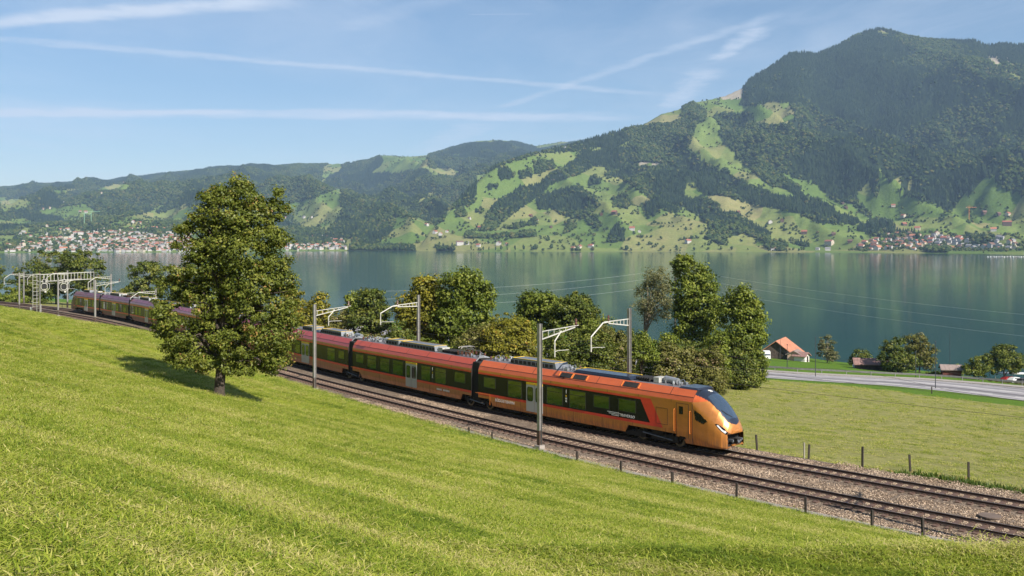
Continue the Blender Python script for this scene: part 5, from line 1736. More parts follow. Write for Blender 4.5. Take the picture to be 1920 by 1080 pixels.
        # gangway bellows and shared bogie behind each carriage but the last
        if not rear:
            b = MB()
            for q in np.arange(-.40, .41, .1):
                b.box((q, 0, 2.35), (.055, 2.55, 3.0), 0); 
            b.box((0, 0, 2.35), (.86, 2.42, 2.9), 0)
            b.tube([(-.2, -1.1, 3.9), (-.1, -.9, 4.15), (.15, -.6, 4.2), (.25, -.1, 4.15)], .06, 7, 1)
            b.tube([(-.3, -.9, 4.0), (0, -.5, 4.3), (.3, -.1, 4.15)], .06, 7, 1)
            b.obj("gangway_bellows", [BLACK, T_SLV], car)
            bogie(car, -1.25, 1.25)
            MB().box((1.9, -1.416, .95), (.04, .012, .9), 0).box((.98, -1.416, 1.33), (1.85, .012, .05), 0).obj("orange_corner_line", [T_ORANGE], car)  # bright orange bars edging the rear skirt corner on the camera side
        b = MB()
        for q in np.arange(xa + 2.3, xb - .6, 2.9):
            for s in (-1, 1): b.box((q, s * 1.412, .84), (.018, .008, .76)); b.box((q + .5, s * 1.412, 3.17), (.018, .008, .18))
        b.obj("panel_joints", [T_DARK], car)
        # dark equipment under the floor
        b = MB()
        for q in np.arange(3.2, L_ - (6 if front else 3.2), 2.6): b.box((q + .9, 0, .40), (2.1, 2.2, .30))
        b.obj("underfloor_equipment", [T_DARK], car)


# ------------------------------------------------------------------ overhead line
def h_pole(b, x, y, z0, z1, w=0.22, a=0.0, mi=0):
    """rolled H section"""
    ca, sa = math.cos(a), math.sin(a)
    for (dx, dy, sx, sy) in ((0, 0, w, .02), (w / 2, 0, .025, w), (-w / 2, 0, .025, w)):
        b.box((x + dx * ca - dy * sa, y + dx * sa + dy * ca, (z0 + z1) / 2), (sx, sy, z1 - z0), mi, rz=a)


def near_mast(x, y, base_z, top_z, label, group, reach=3.85, d=(0.7, 0.7), zat_=(29.8, 29.25, 30.0), lower=27.95):
    """pole on the bank side with a tapering lattice arm reaching over the near track and a bent steady bracket"""
    m = empty("catenary_mast", (x, y, base_z)); tag(m, label, "mast", group)
    d = Vector((d[0], d[1], 0)).normalized(); a = math.atan2(d.y, d.x)
    b = MB(); h_pole(b, 0, 0, -.6, top_z - base_z, .24, a); b.obj("pole", [GALV], m)
    b = MB(); h_pole(b, 0, 0, -.6, 1.15, .255, a); b.box((0, 0, .0), (.5, .5, .3), 1, rz=a); b.obj("pole_foot", [RUSTBASE, CONC], m)
    up0, lo0, tip = [z - base_z for z in zat_]
    P = lambda s, z: Vector((d.x * s, d.y * s, z))
    b = MB()
    b.beam(P(.12, up0), P(reach, tip + .02), .065, .05); b.beam(P(.12, lo0), P(reach - .35, tip - .10), .07, .07)
    n = 6
    for i in range(n):
        f = (i + .3) / n * .9
        zu = up0 + (tip - up0) * f; zl = lo0 + (tip - .1 - lo0) * f / .92
        s = .12 + (reach - .12) * f
        b.beam(P(s, zl), P(s, zu), .035, .035)
    b.obj("lattice_arm", [GALV_L], m)
    lw = lower - base_z
    b = MB(); b.tube([P(reach * .55, tip - .28), P(reach * .38, tip - .95), P(reach * .38, lw)], .05, 7); b.obj("bent_bracket", [GALV_L], m)
    b = MB(); b.tube([P(reach * .38, lw + .35), P(reach * .38 + .25, lw + .42), P(reach * .38 + 1.4, lw + .40)], .022, 6); b.obj("steady_arm", [GALV_L], m)
    b = MB()
    for s in (reach - .25,): b.tube([P(s, tip), P(s, tip + .12), P(s, tip + .14), P(s, tip + .30), P(s, tip + .32), P(s, tip + .5)], [.05, .05, .10, .05, .10, .05], 8)
    b.obj("insulator", [INSUL], m)
    return m


def far_mast(x, y, base_z, top_z, label, group, d=(-0.7, -0.7), zs=(30.04, 29.55, 29.96), bend=28.95, lower=27.85, r=(2.9, 4.3)):
    m = empty("catenary_mast", (x, y, base_z)); tag(m, label, "mast", group)
    d = Vector((d[0], d[1], 0)).normalized(); a = math.atan2(d.y, d.x)
    b = MB(); h_pole(b, 0, 0, -.6, top_z - base_z, .24, a); b.obj("pole", [GALV], m)
    b = MB(); h_pole(b, 0, 0, -.6, 1.15, .255, a); b.obj("pole_foot", [RUSTBASE], m)
    u0, l0, tip = [z - base_z for z in zs]
    P = lambda s, z: Vector((d.x * s, d.y * s, z))
    b = MB()
    b.beam(P(.12, u0), P(r[0], tip), .07, .07); b.beam(P(.12, l0), P(r[0] - .5, tip - .12), .08, .08)
    for i in range(6):
        f = (i + .3) / 6 * .85; s = .12 + (r[0] - .12) * f
        b.beam(P(s, l0 + (tip - .12 - l0) * f / .85), P(s, u0 + (tip - u0) * f), .045, .045)
    b.obj("lattice_arm", [GALV_L], m)
    b = MB(); b.tube([P(r[0] - .6, tip - .03), P(r[0] + .1, tip - .06), P(r[1], bend - base_z), P(r[1], lower - base_z)], .055, 7); b.obj("bent_bracket", [GALV_L], m)
    b = MB(); b.tube([P(r[1], lower - base_z + .25), P(r[1] - .25, lower - base_z + .3), P(r[1] - 1.5, lower - base_z + .22)], .022, 6); b.obj("steady_arm", [GALV_L], m)
    b = MB(); s = r[0] - .5; b.tube([P(s, tip), P(s, tip + .12), P(s, tip + .14), P(s, tip + .30), P(s, tip + .32), P(s, tip + .5)], [.05, .05, .10, .05, .10, .05], 8); b.obj("insulator", [INSUL], m)
    return m


def on_track(u, off):
    """point on the line offset from the centre line that shows in column u"""
    t = np.arange(-40, 330, 0.1)
    x, y, nx, ny = track(t)
    X, Y = x + nx * off(t), y + ny * off(t)
    U = 960 + FPX * X / Y
    k = int(np.argmin(abs(U - u)))
    return float(X[k]), float(Y[k]), (float(nx[k]), float(ny[k])), float(t[k])


def build_line():
    g = "overhead line masts beside the railway"
    nearoff = lambda t: -(spacing(t) + 2.7)
    faroff = lambda t: 3.1 + 0 * t
    x, y, n, t = on_track(1012.5, nearoff)
    near_mast(x, y, RAILZ - .1, pz(607, y), "tall grey mast with lattice arm in front of the leading carriage", g, d=n)
    x, y, n, t = on_track(590, nearoff)
    near_mast(x, y, RAILZ - .1, pz(571, y), "grey mast with lattice arm just right of the big tree", g, d=n, zat_=(pz(583, y), pz(592, y), pz(577, y)), lower=27.9)
    x, y, n, t = on_track(1180, faroff)
    far_mast(x, y, RAILZ - .2, pz(578, y), "grey mast rising behind the roof of the leading carriage", g, d=(-n[0], -n[1]))
    x, y, n, t = on_track(784, faroff)
    far_mast(x, y, RAILZ - .2, pz(553, y), "grey mast rising behind the roof of the second carriage", g, d=(-n[0], -n[1]), zs=(pz(567, y), pz(574, y), pz(571, y)), bend=pz(588, y - 3), lower=pz(610, y - 3))
    # out of frame on the right, its shadow lies across the tracks
    x1, y1, (nx, ny), _t = on_track(1952, nearoff)
    near_mast(x1, y1, RAILZ - .1, 30.3, "grey mast just outside the right edge, its shadow lying on the rails", g, d=(nx, ny))
    # beyond the big tree
    far_list = [(36, 590, 511, "n"), (44.5, 0, 509, "f"), (109, 0, 520, "n"), (126.5, 0, 507, "f"), (178.5, 0, 525, "n"), (208, 0, 514, "f"), (292, 0, 541, "f")]
    words = {36: "leftmost grey mast on the bank side, left of the signal gantry", 44.5: "leftmost grey mast on the lake side, left of the signal gantry", 109: "grey mast standing below the middle of the signal gantry",
             126.5: "grey mast just left of the rear end of the train, lake side", 178.5: "grey mast in front of the rearmost carriage", 208: "grey mast behind the roof of the second carriage from the rear", 292: "grey mast half hidden behind the left edge of the big tree"}
    for (u, _, vt, side) in far_list:
        off = nearoff if side == "n" else faroff
        x, y, n, t = on_track(u, off)
        tz = pz(vt, y)
        k = (tz - .55, tz - 1.0, tz - .35)
        if side == "n":
            near_mast(x, y, RAILZ - .1, tz, words[u], g, d=n, zat_=k, lower=tz - 2.6, reach=4.2)
        else:
            far_mast(x, y, RAILZ - .2, tz, words[u], g, d=(-n[0], -n[1]), zs=(tz - .5, tz - .95, tz - .55), bend=tz - 1.5, lower=tz - 2.9)
    # signal gantry across both tracks
    xa, ya, na, ta = on_track(72, nearoff)
    x2, y2 = float(track(ta - 4)[0]), float(track(ta - 4)[1]); n2 = [float(q) for q in track(ta - 4)[2:]]
    xb, yb, nb, tb = on_track(173, lambda t: 5.2 + 0 * t)
    ga = empty("signal_gantry", (xa, ya, RAILZ)); tag(ga, "steel lattice gantry over the tracks carrying two white-framed signals", "signal gantry")
    A = Vector((0, 0, 0)); Bv = Vector((xb - xa, yb - ya, 0))
    zt_, zl_ = pz(515, ya) - RAILZ, pz(528, ya) - RAILZ
    zt2, zl2 = pz(510, yb) - RAILZ, pz(523, yb) - RAILZ
    dr = (Bv - A).normalized(); nn = Vector((-dr.y, dr.x, 0))
    for P0, zz in ((A, zt_), (Bv, zt2)):
        b = MB()
        for s in (-.45, .45):
            q = P0 + nn * s
            b.box((q.x, q.y, zz / 2 - .3), (.17, .17, zz + .6))
        for k in range(10): 
            z = k * zz / 10
            b.beam(P0 + nn * -.45 + Vector((0, 0, z)), P0 + nn * .45 + Vector((0, 0, z)), .05, .05)
        b.obj("gantry_post", [GALV], ga)
    b = MB(); n_ = 16
    for s in (-.45, .45):
        for (za, zb_) in ((zt_, zt2), (zl_, zl2)): b.beam(A + nn * s + Vector((0, 0, za)), Bv + nn * s + Vector((0, 0, zb_)), .10, .10)
        for k in range(n_ + 1):
            f = k / n_; q = A + (Bv - A) * f + nn * s
            b.beam(q + Vector((0, 0, zl_ + (zl2 - zl_) * f)), q + Vector((0, 0, zt_ + (zt2 - zt_) * f)), .06, .06)
    for k in range(n_ + 1):
        q = A + (Bv - A) * (k / n_); f = k / n_
        b.beam(q + nn * -.45 + Vector((0, 0, zt_ + (zt2 - zt_) * f)), q + nn * .45 + Vector((0, 0, zt_ + (zt2 - zt_) * f)), .05, .05)
    b.obj("lattice_bridge", [GALV_L], ga)
    b = MB()
    for k in range(9): b.beam((-1.0, -.2, 1.2 + k * .72), (0, 0, 1.2 + k * .72), .06, .06)
    b.beam((-1.0, -.2, 1.0), (-1.0, -.2, 7.6), .06, .06); b.obj("ladder", [GALV_L], ga)
    for (u, f) in ((83, None), (120, None)):
        # along the bridge
        ff = np.linspace(0, 1, 400); X = xa + Bv.x * ff; Y = ya + Bv.y * ff
        k = int(np.argmin(abs(960 + FPX * X / Y - u))); f = ff[k]
        q = A + (Bv - A) * f; yy = ya + q.y
        zc = lambda v: pz(v, yy) - RAILZ
        fr = MB()
        face = Vector((0.42, -0.9, 0)).normalized(); side = Vector((face.y * -1, face.x, 0))
        c0 = q + face * .7
        def ring(z0, z1, w, t):
            pts = []
            hz = (z1 - z0) / 2; cz = (z0 + z1) / 2; ch = min(w, hz) * .55
            for (a_, b_) in ((-w, hz - ch), (-w + ch, hz), (w - ch, hz), (w, hz - ch), (w, -hz + ch), (w - ch, -hz), (-w + ch, -hz), (-w, -hz + ch)):
                pts.append(c0 + side * a_ + Vector((0, 0, cz + b_)))
            for i in range(8): fr.beam(pts[i], pts[(i + 1) % 8], t, t, 0)
            return pts
        ring(zc(530.5), zc(523.0), .30, .09)
        ring(zc(543), zc(531), .55, .10)
        ring(zc(545), zc(528), .95, .06)
        c1 = c0 + Vector((0, 0, zc(537)))
        fr.box(tuple(c1), (.78, .18, .9), 1, rz=math.atan2(side.y, side.x)); c2 = c0 + Vector((0, 0, zc(527)))
        fr.box(tuple(c2), (.42, .16, .62), 1, rz=math.atan2(side.y, side.x))
        c3 = c0 + Vector((.25, 0, zc(546.5))); fr.box(tuple(c3), (.34, .12, .34), 0, rz=math.atan2(side.y, side.x))
        fr.beam(q + Vector((0, 0, zt_)), c0 + Vector((0, 0, zc(521))), .06, .06, 0)
        fr.obj("signal_head", [GALV_L, BLACK], ga)
    # white marker posts beside the ballast
    for (u, v, h, w) in ((58.5, 583, .95, "thinner"), (75.5, 585, 1.7, "taller")):
        x, y, n, t = on_track(u, lambda t: -(spacing(t) + edge(t) + .3))
        MB().box((0, 0, h / 2 - .1), (.24, .24, h + .2)).box((0, 0, h + .08), (.30, .30, .06)).obj("marker_post", [WHITE], None, (x, y, RAILZ - .3))
        o = bpy.context.scene.objects[-1] if False else None
    for k, o in enumerate([o for o in COL.objects if o.name.startswith("marker_post")]):
        tag(o, ("short" if k == 0 else "tall") + " pale marker post beside the tracks near the foot of the signal gantry", "marker post")
    # low steel railing beyond the tracks by the gantry
    rl = empty("trackside_railing"); tag(rl, "low dark railing behind the tracks under the signal gantry", "railing")
    bar = MB()
    pm = MB().box((0, 0, .45), (.07, .07, 1.1)).mesh("railing_post", [DKGREY])
    prev = None
    for t in np.arange(arclen_for_px(132) + 4, arclen_for_px(60), 2.4):
        x, y, nx, ny = [float(q) for q in track(t)]
        X, Y = x + nx * 3.9, y + ny * 3.9
        link("railing_post", pm, rl, (X, Y, RAILZ - .5))
        if prev:
            for h in (.35, .9): bar.beam((*prev, RAILZ - .5 + h), (X, Y, RAILZ - .5 + h), .04, .04)
        prev = (X, Y)
    bar.obj("railing_bars", [DKGREY], rl)
    # contact and carrier wires
    for which, off in (("over the track the train is on", lambda t: 0.0 * t), ("over the empty near track", lambda t: -spacing(t))):
        w = empty("overhead_wire"); tag(w, "thin overhead contact wire and its carrier " + which, "wire")
        t = np.arange(-40, 300, 3.0); x, y, nx, ny = track(t); o_ = off(t)
        c = MB(); c.tube([(x[i] + nx[i] * o_[i], y[i] + ny[i] * o_[i], RAILZ + 5.5) for i in range(len(t))], .009, 4); c.obj("contact_wire", [WIRE], w)
        c = MB(); c.tube([(x[i] + nx[i] * o_[i], y[i] + ny[i] * o_[i], RAILZ + 6.3 + .7 * math.cos((t[i]) / 33.6 * 2 * math.pi) ** 2) for i in range(len(t))], .008, 4); c.obj("carrier_wire", [WIRE], w)


build_train(); build_line()

# ------------------------------------------------------------------ trees and bushes near the railway
L_PEAR = leaf_mat("pear_leaves", (0.044, 0.062, 0.010), (0.116, 0.142, 0.021), (0.235, 0.240, 0.045), 0.25, (0.34, 0.20, 0.07))
L_GREEN = leaf_mat("green_leaves", (0.056, 0.083, 0.013), (0.131, 0.169, 0.022), (0.244, 0.269, 0.045), 0.28)
L_DARK = leaf_mat("dark_leaves", (0.042, 0.062, 0.013), (0.096, 0.124, 0.021), (0.189, 0.195, 0.039), 0.22)
L_YEL = leaf_mat("yellowing_leaves", (0.083, 0.088, 0.011), (0.182, 0.176, 0.020), (0.308, 0.270, 0.037), 0.25, (0.330, 0.187, 0.033))
L_OLIVE = leaf_mat("olive_leaves", (0.073, 0.078, 0.018), (0.146, 0.146, 0.034), (0.241, 0.218, 0.067), 0.25, (0.291, 0.202, 0.134))
L_BIRCH = leaf_mat("birch_leaves", (0.085, 0.092, 0.036), (0.160, 0.162, 0.066), (0.260, 0.245, 0.120), 0.3, (0.31, 0.24, 0.15))


def leaves(ell, n, size, g, clump_r, per=42, fill=0.25, droop=0.0, aspect=0.62):
    """ell: (m,6) centres and radii -> leaf quads gathered in clumps near the surface of the ellipsoids"""
    ell = np.asarray(ell, float)
    nc = max(8, n // per)
    area = (ell[:, 3] * ell[:, 5]) ** 1.0
    pick = g.choice(len(ell), nc * 3, p=area / area.sum())
    d = g.normal(size=(nc * 3, 3)); d /= np.linalg.norm(d, axis=1)[:, None]
    rr = np.where(g.random(nc * 3) < fill, g.uniform(.1, .75, nc * 3), g.uniform(.70, 1.0, nc * 3) + (g.random(nc * 3) < .22) * g.uniform(.05, .28, nc * 3))
    c = ell[pick, :3] + d * rr[:, None] * ell[pick, 3:]
    # keep the clumps that are not buried in another blob
    q = ((c[:, None, :] - ell[None, :, :3]) / ell[None, :, 3:]) ** 2
    depth = np.sqrt(q.sum(2)).min(1)
    keep = (depth > 0.62) | (g.random(len(c)) < 0.30)
    c, d = c[keep][:nc], d[keep][:nc]; nc = len(c)
    ct = np.clip(g.normal(0.48, 0.17, nc), 0, 1)
    cr = clump_r * g.uniform(.45, 1.45, nc) * np.where(depth[keep][:nc] > 1.04, .6, 1.0)
    k = per
    off = g.normal(size=(nc, k, 3)); off /= np.maximum(np.linalg.norm(off, axis=2, keepdims=True), 1e-6)
    rad = g.random((nc, k, 1)) ** 0.45
    off = off * rad
    P = c[:, None, :] + off * cr[:, None, None] * np.array([1.15, 1.15, 0.72])
    P[:, :, 2] -= droop * np.abs(off[:, :, 2]) * cr[:, None]
    nrm = off * 0.8 + d[:, None, :] * 0.5 + np.array([0, 0, 0.45]) + g.normal(size=(nc, k, 3)) * 0.55
    nrm = nrm.reshape(-1, 3); nrm /= np.linalg.norm(nrm, axis=1)[:, None]
    P = P.reshape(-1, 3)
    a = np.cross(nrm, g.normal(size=P.shape)); a /= np.maximum(np.linalg.norm(a, axis=1)[:, None], 1e-6)
    b_ = np.cross(nrm, a)
    s = size * g.uniform(.55, 1.35, len(P))[:, None]
    bend = nrm * s * g.uniform(-.12, .22, (len(P), 1))
    V = np.stack([P - a * s * .5, P + b_ * s * aspect * .5 + bend, P + a * s * .5, P - b_ * s * aspect * .5 + bend], 1).reshape(-1, 3)
    F = np.arange(len(P) * 4).reshape(-1, 4)
    t = np.clip(np.repeat(ct, k) + g.normal(0, .15, len(P)) + 0.06 * off[:, :, 2].reshape(-1), 0, 1)
    return V, F, t, c


def make_tree(name, label, u, d, blobs, lm, n, size, clump_r, seed, trunk=None, base_v=None, group=None, cat="tree", bark=None, trunk_r=0.22, lean=0.0, depth=0.85, fill=0.22, droop=0.0, per=66, nb=22):
    """blobs: (column, row, half width, half height) of the crown's masses measured at distance d"""
    g = np.random.default_rng(seed)
    k = d / FPX
    X0 = px(u, d); z0 = zat(X0, d) if base_v is None else pz(base_v, d)
    root = empty(name, (X0, d, z0)); tag(root, label, cat, group)
    ell = []
    for (bu, bv, ru, rv) in blobs:
        dep = ru * k * depth
        ell.append((px(bu, d) - X0, g.uniform(-.45, .45) * dep, pz(bv, d) - z0, ru * k, max(dep, rv * k * .6), rv * k))
    if trunk == "none":
        for q in list(ell):
            h_ = max(.5, q[2] + q[5] * .3)
            ell.append((q[0] + g.uniform(-.2, .2), q[1] - abs(q[4]) * .3, h_ * .5, q[3] * 1.08, q[4] * 1.1, h_ * .5))
        n = int(n * 1.7)
    ell = np.array(ell); ell[:, 3:] = np.maximum(ell[:, 3:] * (1.10 if trunk == 'none' else 1.04) - clump_r * .45, ell[:, 3:] * .5); ell[:, 3:] = np.maximum(ell[:, 3:], .15)
    V, F, t, c = leaves(ell, n, size, g, clump_r, per, fill, droop)
    V[:, 2] = np.maximum(V[:, 2], -0.1)
    link("crown" if cat == "tree" else "foliage", fast_mesh("crown", V, F, [lm], fattr={"tint": t}), root)
    # trunk and limbs
    top = ell[:, 2].max()
    zlow = (ell[:, 2] - ell[:, 5]).min()
    b = MB()
    cx = float((ell[:, 0] * ell[:, 3]).sum() / ell[:, 3].sum())
    if trunk != "none":
        hs = [-.4, .3, top * .3, top * .55, top * .85]
        pts = [(lean * 0, 0, hs[0]), (0, 0, hs[1]), (cx * .35 + g.uniform(-.1, .1), 0, hs[2]), (cx * .7 + g.uniform(-.2, .2), 0, hs[3]), (cx + g.uniform(-.3, .3), 0, hs[4])]
        r = trunk_r
        b.tube(pts, [r * 1.45, r, r * .8, r * .5, r * .15], 10)
        ch = c[g.choice(len(c), min(nb, len(c)), replace=False)]
        for q in ch:
            zz = min(max(q[2] * .62, top * .16), top * .72)
            f = zz / top
            s = Vector((cx * f, 0, zz)); e = Vector(q)
            m_ = s.lerp(e, .5) + Vector((g.uniform(-.2, .2), g.uniform(-.2, .2), .35 + .05 * top))
            b.tube([s, m_, e], [r * .38, r * .22, r * .05], 6, caps=False)
    else:
        for i in range(3):
            q = c[g.integers(len(c))]
            b.tube([(q[0] * .3, q[1] * .3, -.2), (q[0] * .8, q[1] * .8, q[2] * .6), tuple(q)], [.07, .05, .02], 5, caps=False)
    b.obj("trunk" if trunk != "none" else "stems", [bark or BARK], root, smooth=True)
    return root


def build_trees():
    # the big pear tree on the meadow
    hit = ground_hit(411, 741)
    d = hit[1]
    make_tree("pear_tree", "big old pear tree standing alone on the mown slope in front of the train", 411, d,
              [(447, 348, 22, 24), (422, 358, 24, 18), (462, 372, 34, 28), (400, 372, 26, 18), (385, 388, 20, 16), (425, 395, 38, 32), (512, 366, 24, 20), (530, 362, 10, 8), (496, 386, 26, 24), (528, 392, 14, 18), (516, 418, 24, 24), (462, 415, 44, 36), (370, 420, 28, 22), (345, 428, 18, 18), (405, 440, 46, 34), (340, 455, 20, 18), (372, 470, 34, 26),
               (500, 448, 38, 30), (540, 452, 14, 14), (455, 470, 56, 42), (395, 500, 50, 38), (338, 510, 26, 24), (510, 498, 30, 30), (534, 486, 16, 14), (470, 530, 60, 44), (345, 545, 34, 30), (312, 535, 16, 18), (400, 560, 62, 46), (530, 530, 24, 30), (548, 556, 14, 22), (300, 575, 20, 24), (320, 590, 30, 34), (480, 585, 58, 44), (535, 590, 28, 32), (306, 622, 18, 24), (345, 625, 36, 32),
               (400, 625, 50, 38), (455, 640, 50, 36), (510, 635, 38, 38), (545, 625, 18, 30), (338, 662, 24, 18), (312, 652, 14, 12), (385, 665, 26, 16), (432, 676, 30, 20), (480, 678, 30, 18), (520, 672, 30, 22), (531, 692, 16, 12), (366, 686, 16, 12), (462, 690, 32, 15), (500, 694, 26, 14), (430, 690, 22, 12), (345, 680, 22, 14), (398, 684, 24, 12), (318, 668, 18, 14), (322, 676, 14, 12), (375, 690, 16, 10)],
              L_PEAR, 104000, 0.165, 0.46, 5, trunk_r=0.34, fill=0.10, depth=1.05, per=85, nb=60)
    T = make_tree
    gL = "trees between the railway and the lake"
    T("broadleaf_tree", "dark spreading tree behind the signal gantry, right one of the clump at far left", 160, 250, [(160, 505, 40, 38), (180, 540, 26, 36), (140, 530, 34, 36), (150, 480, 28, 16)], L_DARK, 9000, .55, 1.2, 11, group=gL)
    T("broadleaf_tree", "dark spreading tree behind the signal gantry, middle one of the clump at far left", 105, 255, [(105, 498, 40, 32), (85, 530, 38, 36), (125, 520, 36, 34), (100, 475, 26, 12)], L_DARK, 9000, .55, 1.2, 12, group=gL)
    T("broadleaf_tree", "dark tree left of the signal gantry, leftmost of the clump at far left", 55, 250, [(58, 515, 34, 28), (40, 540, 26, 30), (70, 540, 30, 36)], L_DARK, 7000, .55, 1.2, 13, group=gL)
    T("bush", "low green bush behind the tracks at the far left edge", 12, 235, [(10, 555, 26, 16), (30, 562, 20, 12), (-15, 552, 20, 22)], L_GREEN, 3000, .45, .9, 14, trunk="none", cat="bush", group="bushes between the railway and the lake")
    T("broadleaf_tree", "small dark tree cut by the left edge of the picture", -12, 250, [(-12, 500, 18, 26), (-14, 530, 20, 26)], L_DARK, 3000, .5, 1.0, 15, group=gL)
    T("broadleaf_tree", "dark tree left of the big pear tree behind the rear carriages", 272, 205, [(272, 520, 32, 32), (290, 510, 26, 24), (262, 548, 24, 26), (290, 550, 30, 30)], L_DARK, 7000, .48, 1.0, 16, group=gL)
    T("bush", "low bush behind the rear carriages left of the big pear tree", 225, 215, [(222, 553, 22, 14), (245, 556, 18, 14)], L_DARK, 2600, .4, .8, 17, trunk="none", cat="bush", group="bushes between the railway and the lake")
    T("broadleaf_tree", "dark tree glimpsed through the crown of the big pear tree", 360, 170, [(360, 540, 40, 40), (340, 570, 36, 30)], L_DARK, 5000, .45, 1.0, 18, group=gL)
    T("broadleaf_tree", "yellowish tree directly right of the big pear tree's crown", 556, 140, [(552, 570, 26, 30), (560, 610, 30, 34), (540, 600, 24, 36)], L_YEL, 8000, .34, .8, 19, group=gL)
    T("broadleaf_tree", "rounded yellow-green tree behind the third carriage", 598, 135, [(597, 575, 22, 28), (585, 605, 26, 30), (612, 605, 24, 32), (600, 560, 14, 14)], L_YEL, 8000, .34, .8, 20, group=gL)
    T("bush", "pale thin willow bush behind the leftmost lattice arm", 640, 128, [(638, 600, 22, 22), (625, 618, 20, 20), (648, 620, 18, 24)], L_OLIVE, 4200, .26, .7, 21, trunk="none", cat="bush", group="bushes between the railway and the lake")
    T("broadleaf_tree", "light green tree with a narrow top left of the dark copper tree", 664, 132, [(664, 566, 16, 20), (655, 590, 18, 24), (672, 590, 18, 24)], L_GREEN, 5000, .32, .7, 22, group=gL)
    T("broadleaf_tree", "dark rounded tree with a coppery sheen above the second carriage", 694, 126, [(694, 566, 28, 26), (688, 600, 36, 34), (715, 595, 24, 30), (700, 548, 16, 11)], L_DARK, 10000, .34, .8, 23, group=gL)
    T("broadleaf_tree", "tall leafy walnut tree behind the mast, left crown of the large pair", 802, 118, [(802, 542, 32, 30), (776, 570, 28, 28), (760, 585, 22, 22), (790, 525, 16, 14), (806, 590, 44, 38), (770, 600, 26, 24), (800, 620, 46, 26), (760, 560, 16, 10)], L_YEL, 15000, .36, .85, 24, trunk_r=.25, group=gL)
    T("broadleaf_tree", "tall leafy walnut tree with an uneven crown, right crown of the large pair", 868, 116, [(872, 522, 36, 22), (896, 548, 30, 34), (915, 560, 16, 20), (850, 550, 34, 34), (885, 590, 34, 34), (850, 600, 40, 36), (912, 575, 14, 16), (870, 630, 40, 24)], L_GREEN, 19000, .36, .85, 25, trunk_r=.25, group=gL)
    bg_ = "bushes between the railway and the lake"
    T("bush", "yellowing hazel bush behind the rear of the leading carriage", 955, 104, [(955, 625, 36, 28), (975, 612, 26, 20), (930, 635, 26, 22), (985, 635, 20, 24)], L_YEL, 11000, .27, .65, 26, trunk="none", cat="bush", group=bg_)
    T("bush", "olive green bush behind the pantograph of the second carriage", 900, 106, [(900, 632, 34, 22), (880, 640, 26, 18), (915, 622, 24, 20)], L_OLIVE, 8000, .27, .65, 27, trunk="none", cat="bush", group=bg_)
    T("bush", "shady green bush under the walnut tree, behind the second mast from the right", 835, 109, [(835, 650, 36, 14), (860, 648, 24, 14), (800, 645, 26, 12)], L_GREEN, 5000, .27, .6, 28, trunk="none", cat="bush", group=bg_)
    T("broadleaf_tree", "dense round-topped green tree behind the mast with the tapering arm", 1010, 132, [(1008, 566, 34, 26), (1030, 575, 28, 26), (990, 585, 22, 24), (1010, 595, 44, 30)], L_GREEN, 14000, .36, .85, 29, group=gL)
    T("broadleaf_tree", "broad dark green tree right of the round-topped tree", 1080, 128, [(1078, 572, 32, 26), (1100, 590, 24, 28), (1060, 590, 30, 30), (1090, 615, 34, 26)], L_DARK, 12000, .36, .85, 30, group=gL)
    T("bush", "large dark green bush above the roof of the leading carriage", 1090, 100, [(1085, 650, 40, 28), (1110, 640, 34, 28), (1060, 655, 30, 24), (1130, 655, 26, 26), (1050, 640, 24, 22)], L_DARK, 15000, .25, .6, 31, trunk="none", cat="bush", group=bg_)
    T("bush", "olive bush between the two right-hand masts, left of the sapling", 1150, 112, [(1150, 635, 26, 20), (1135, 625, 20, 16), (1165, 645, 20, 18)], L_OLIVE, 5200, .25, .6, 32, trunk="none", cat="bush", group=bg_)
    T("birch_tree", "airy greyish birch tree with pale limbs leaning over the lake view", 1196, 140, [(1228, 515, 26, 20), (1240, 535, 24, 26), (1215, 550, 24, 26), (1240, 565, 26, 26), (1205, 575, 22, 18), (1250, 590, 14, 16), (1222, 592, 22, 16)], L_BIRCH, 9500, .22, .75, 33, bark=BARK_L, trunk_r=.2, group=gL, fill=.4, per=30, nb=26)
    T("ash_tree", "tallest dense green tree of the row, rising well above the others by the lake", 1290, 131, [(1285, 492, 24, 20), (1302, 515, 34, 28), (1288, 545, 30, 34), (1325, 535, 24, 30), (1310, 575, 42, 38), (1285, 590, 26, 36), (1335, 590, 22, 34), (1305, 625, 44, 34), (1270, 500, 12, 20), (1335, 640, 24, 24)], L_GREEN, 24000, .34, .85, 34, trunk_r=.28, group=gL, nb=26)
    T("ash_tree", "tall rounded green tree at the right end of the row, left of the barn", 1384, 124, [(1388, 555, 26, 24), (1400, 580, 32, 32), (1375, 585, 28, 34), (1420, 605, 22, 28), (1395, 625, 38, 30), (1425, 635, 14, 16), (1375, 640, 22, 24)], L_GREEN, 17000, .34, .85, 35, trunk_r=.26, group=gL, nb=22)
    T("bush", "green undergrowth at the foot of the right-hand tall tree", 1385, 121, [(1388, 668, 24, 18), (1372, 660, 20, 26), (1398, 655, 20, 22), (1382, 690, 22, 12)], L_DARK, 7000, .27, .6, 36, trunk="none", cat="bush", group=bg_)
    T("bush", "broad sunlit bush beyond the cab of the train", 1300, 108, [(1300, 680, 36, 26), (1270, 670, 32, 26), (1325, 690, 22, 20), (1335, 670, 24, 22), (1250, 665, 24, 24)], L_OLIVE, 14000, .25, .6, 37, trunk="none", cat="bush", group=bg_)
    T("bush", "dark green bush between the sapling and the broad sunlit bush", 1232, 112, [(1235, 660, 26, 26), (1215, 655, 22, 22), (1250, 640, 20, 18)], L_GREEN, 8000, .25, .6, 38, trunk="none", cat="bush", group=bg_)
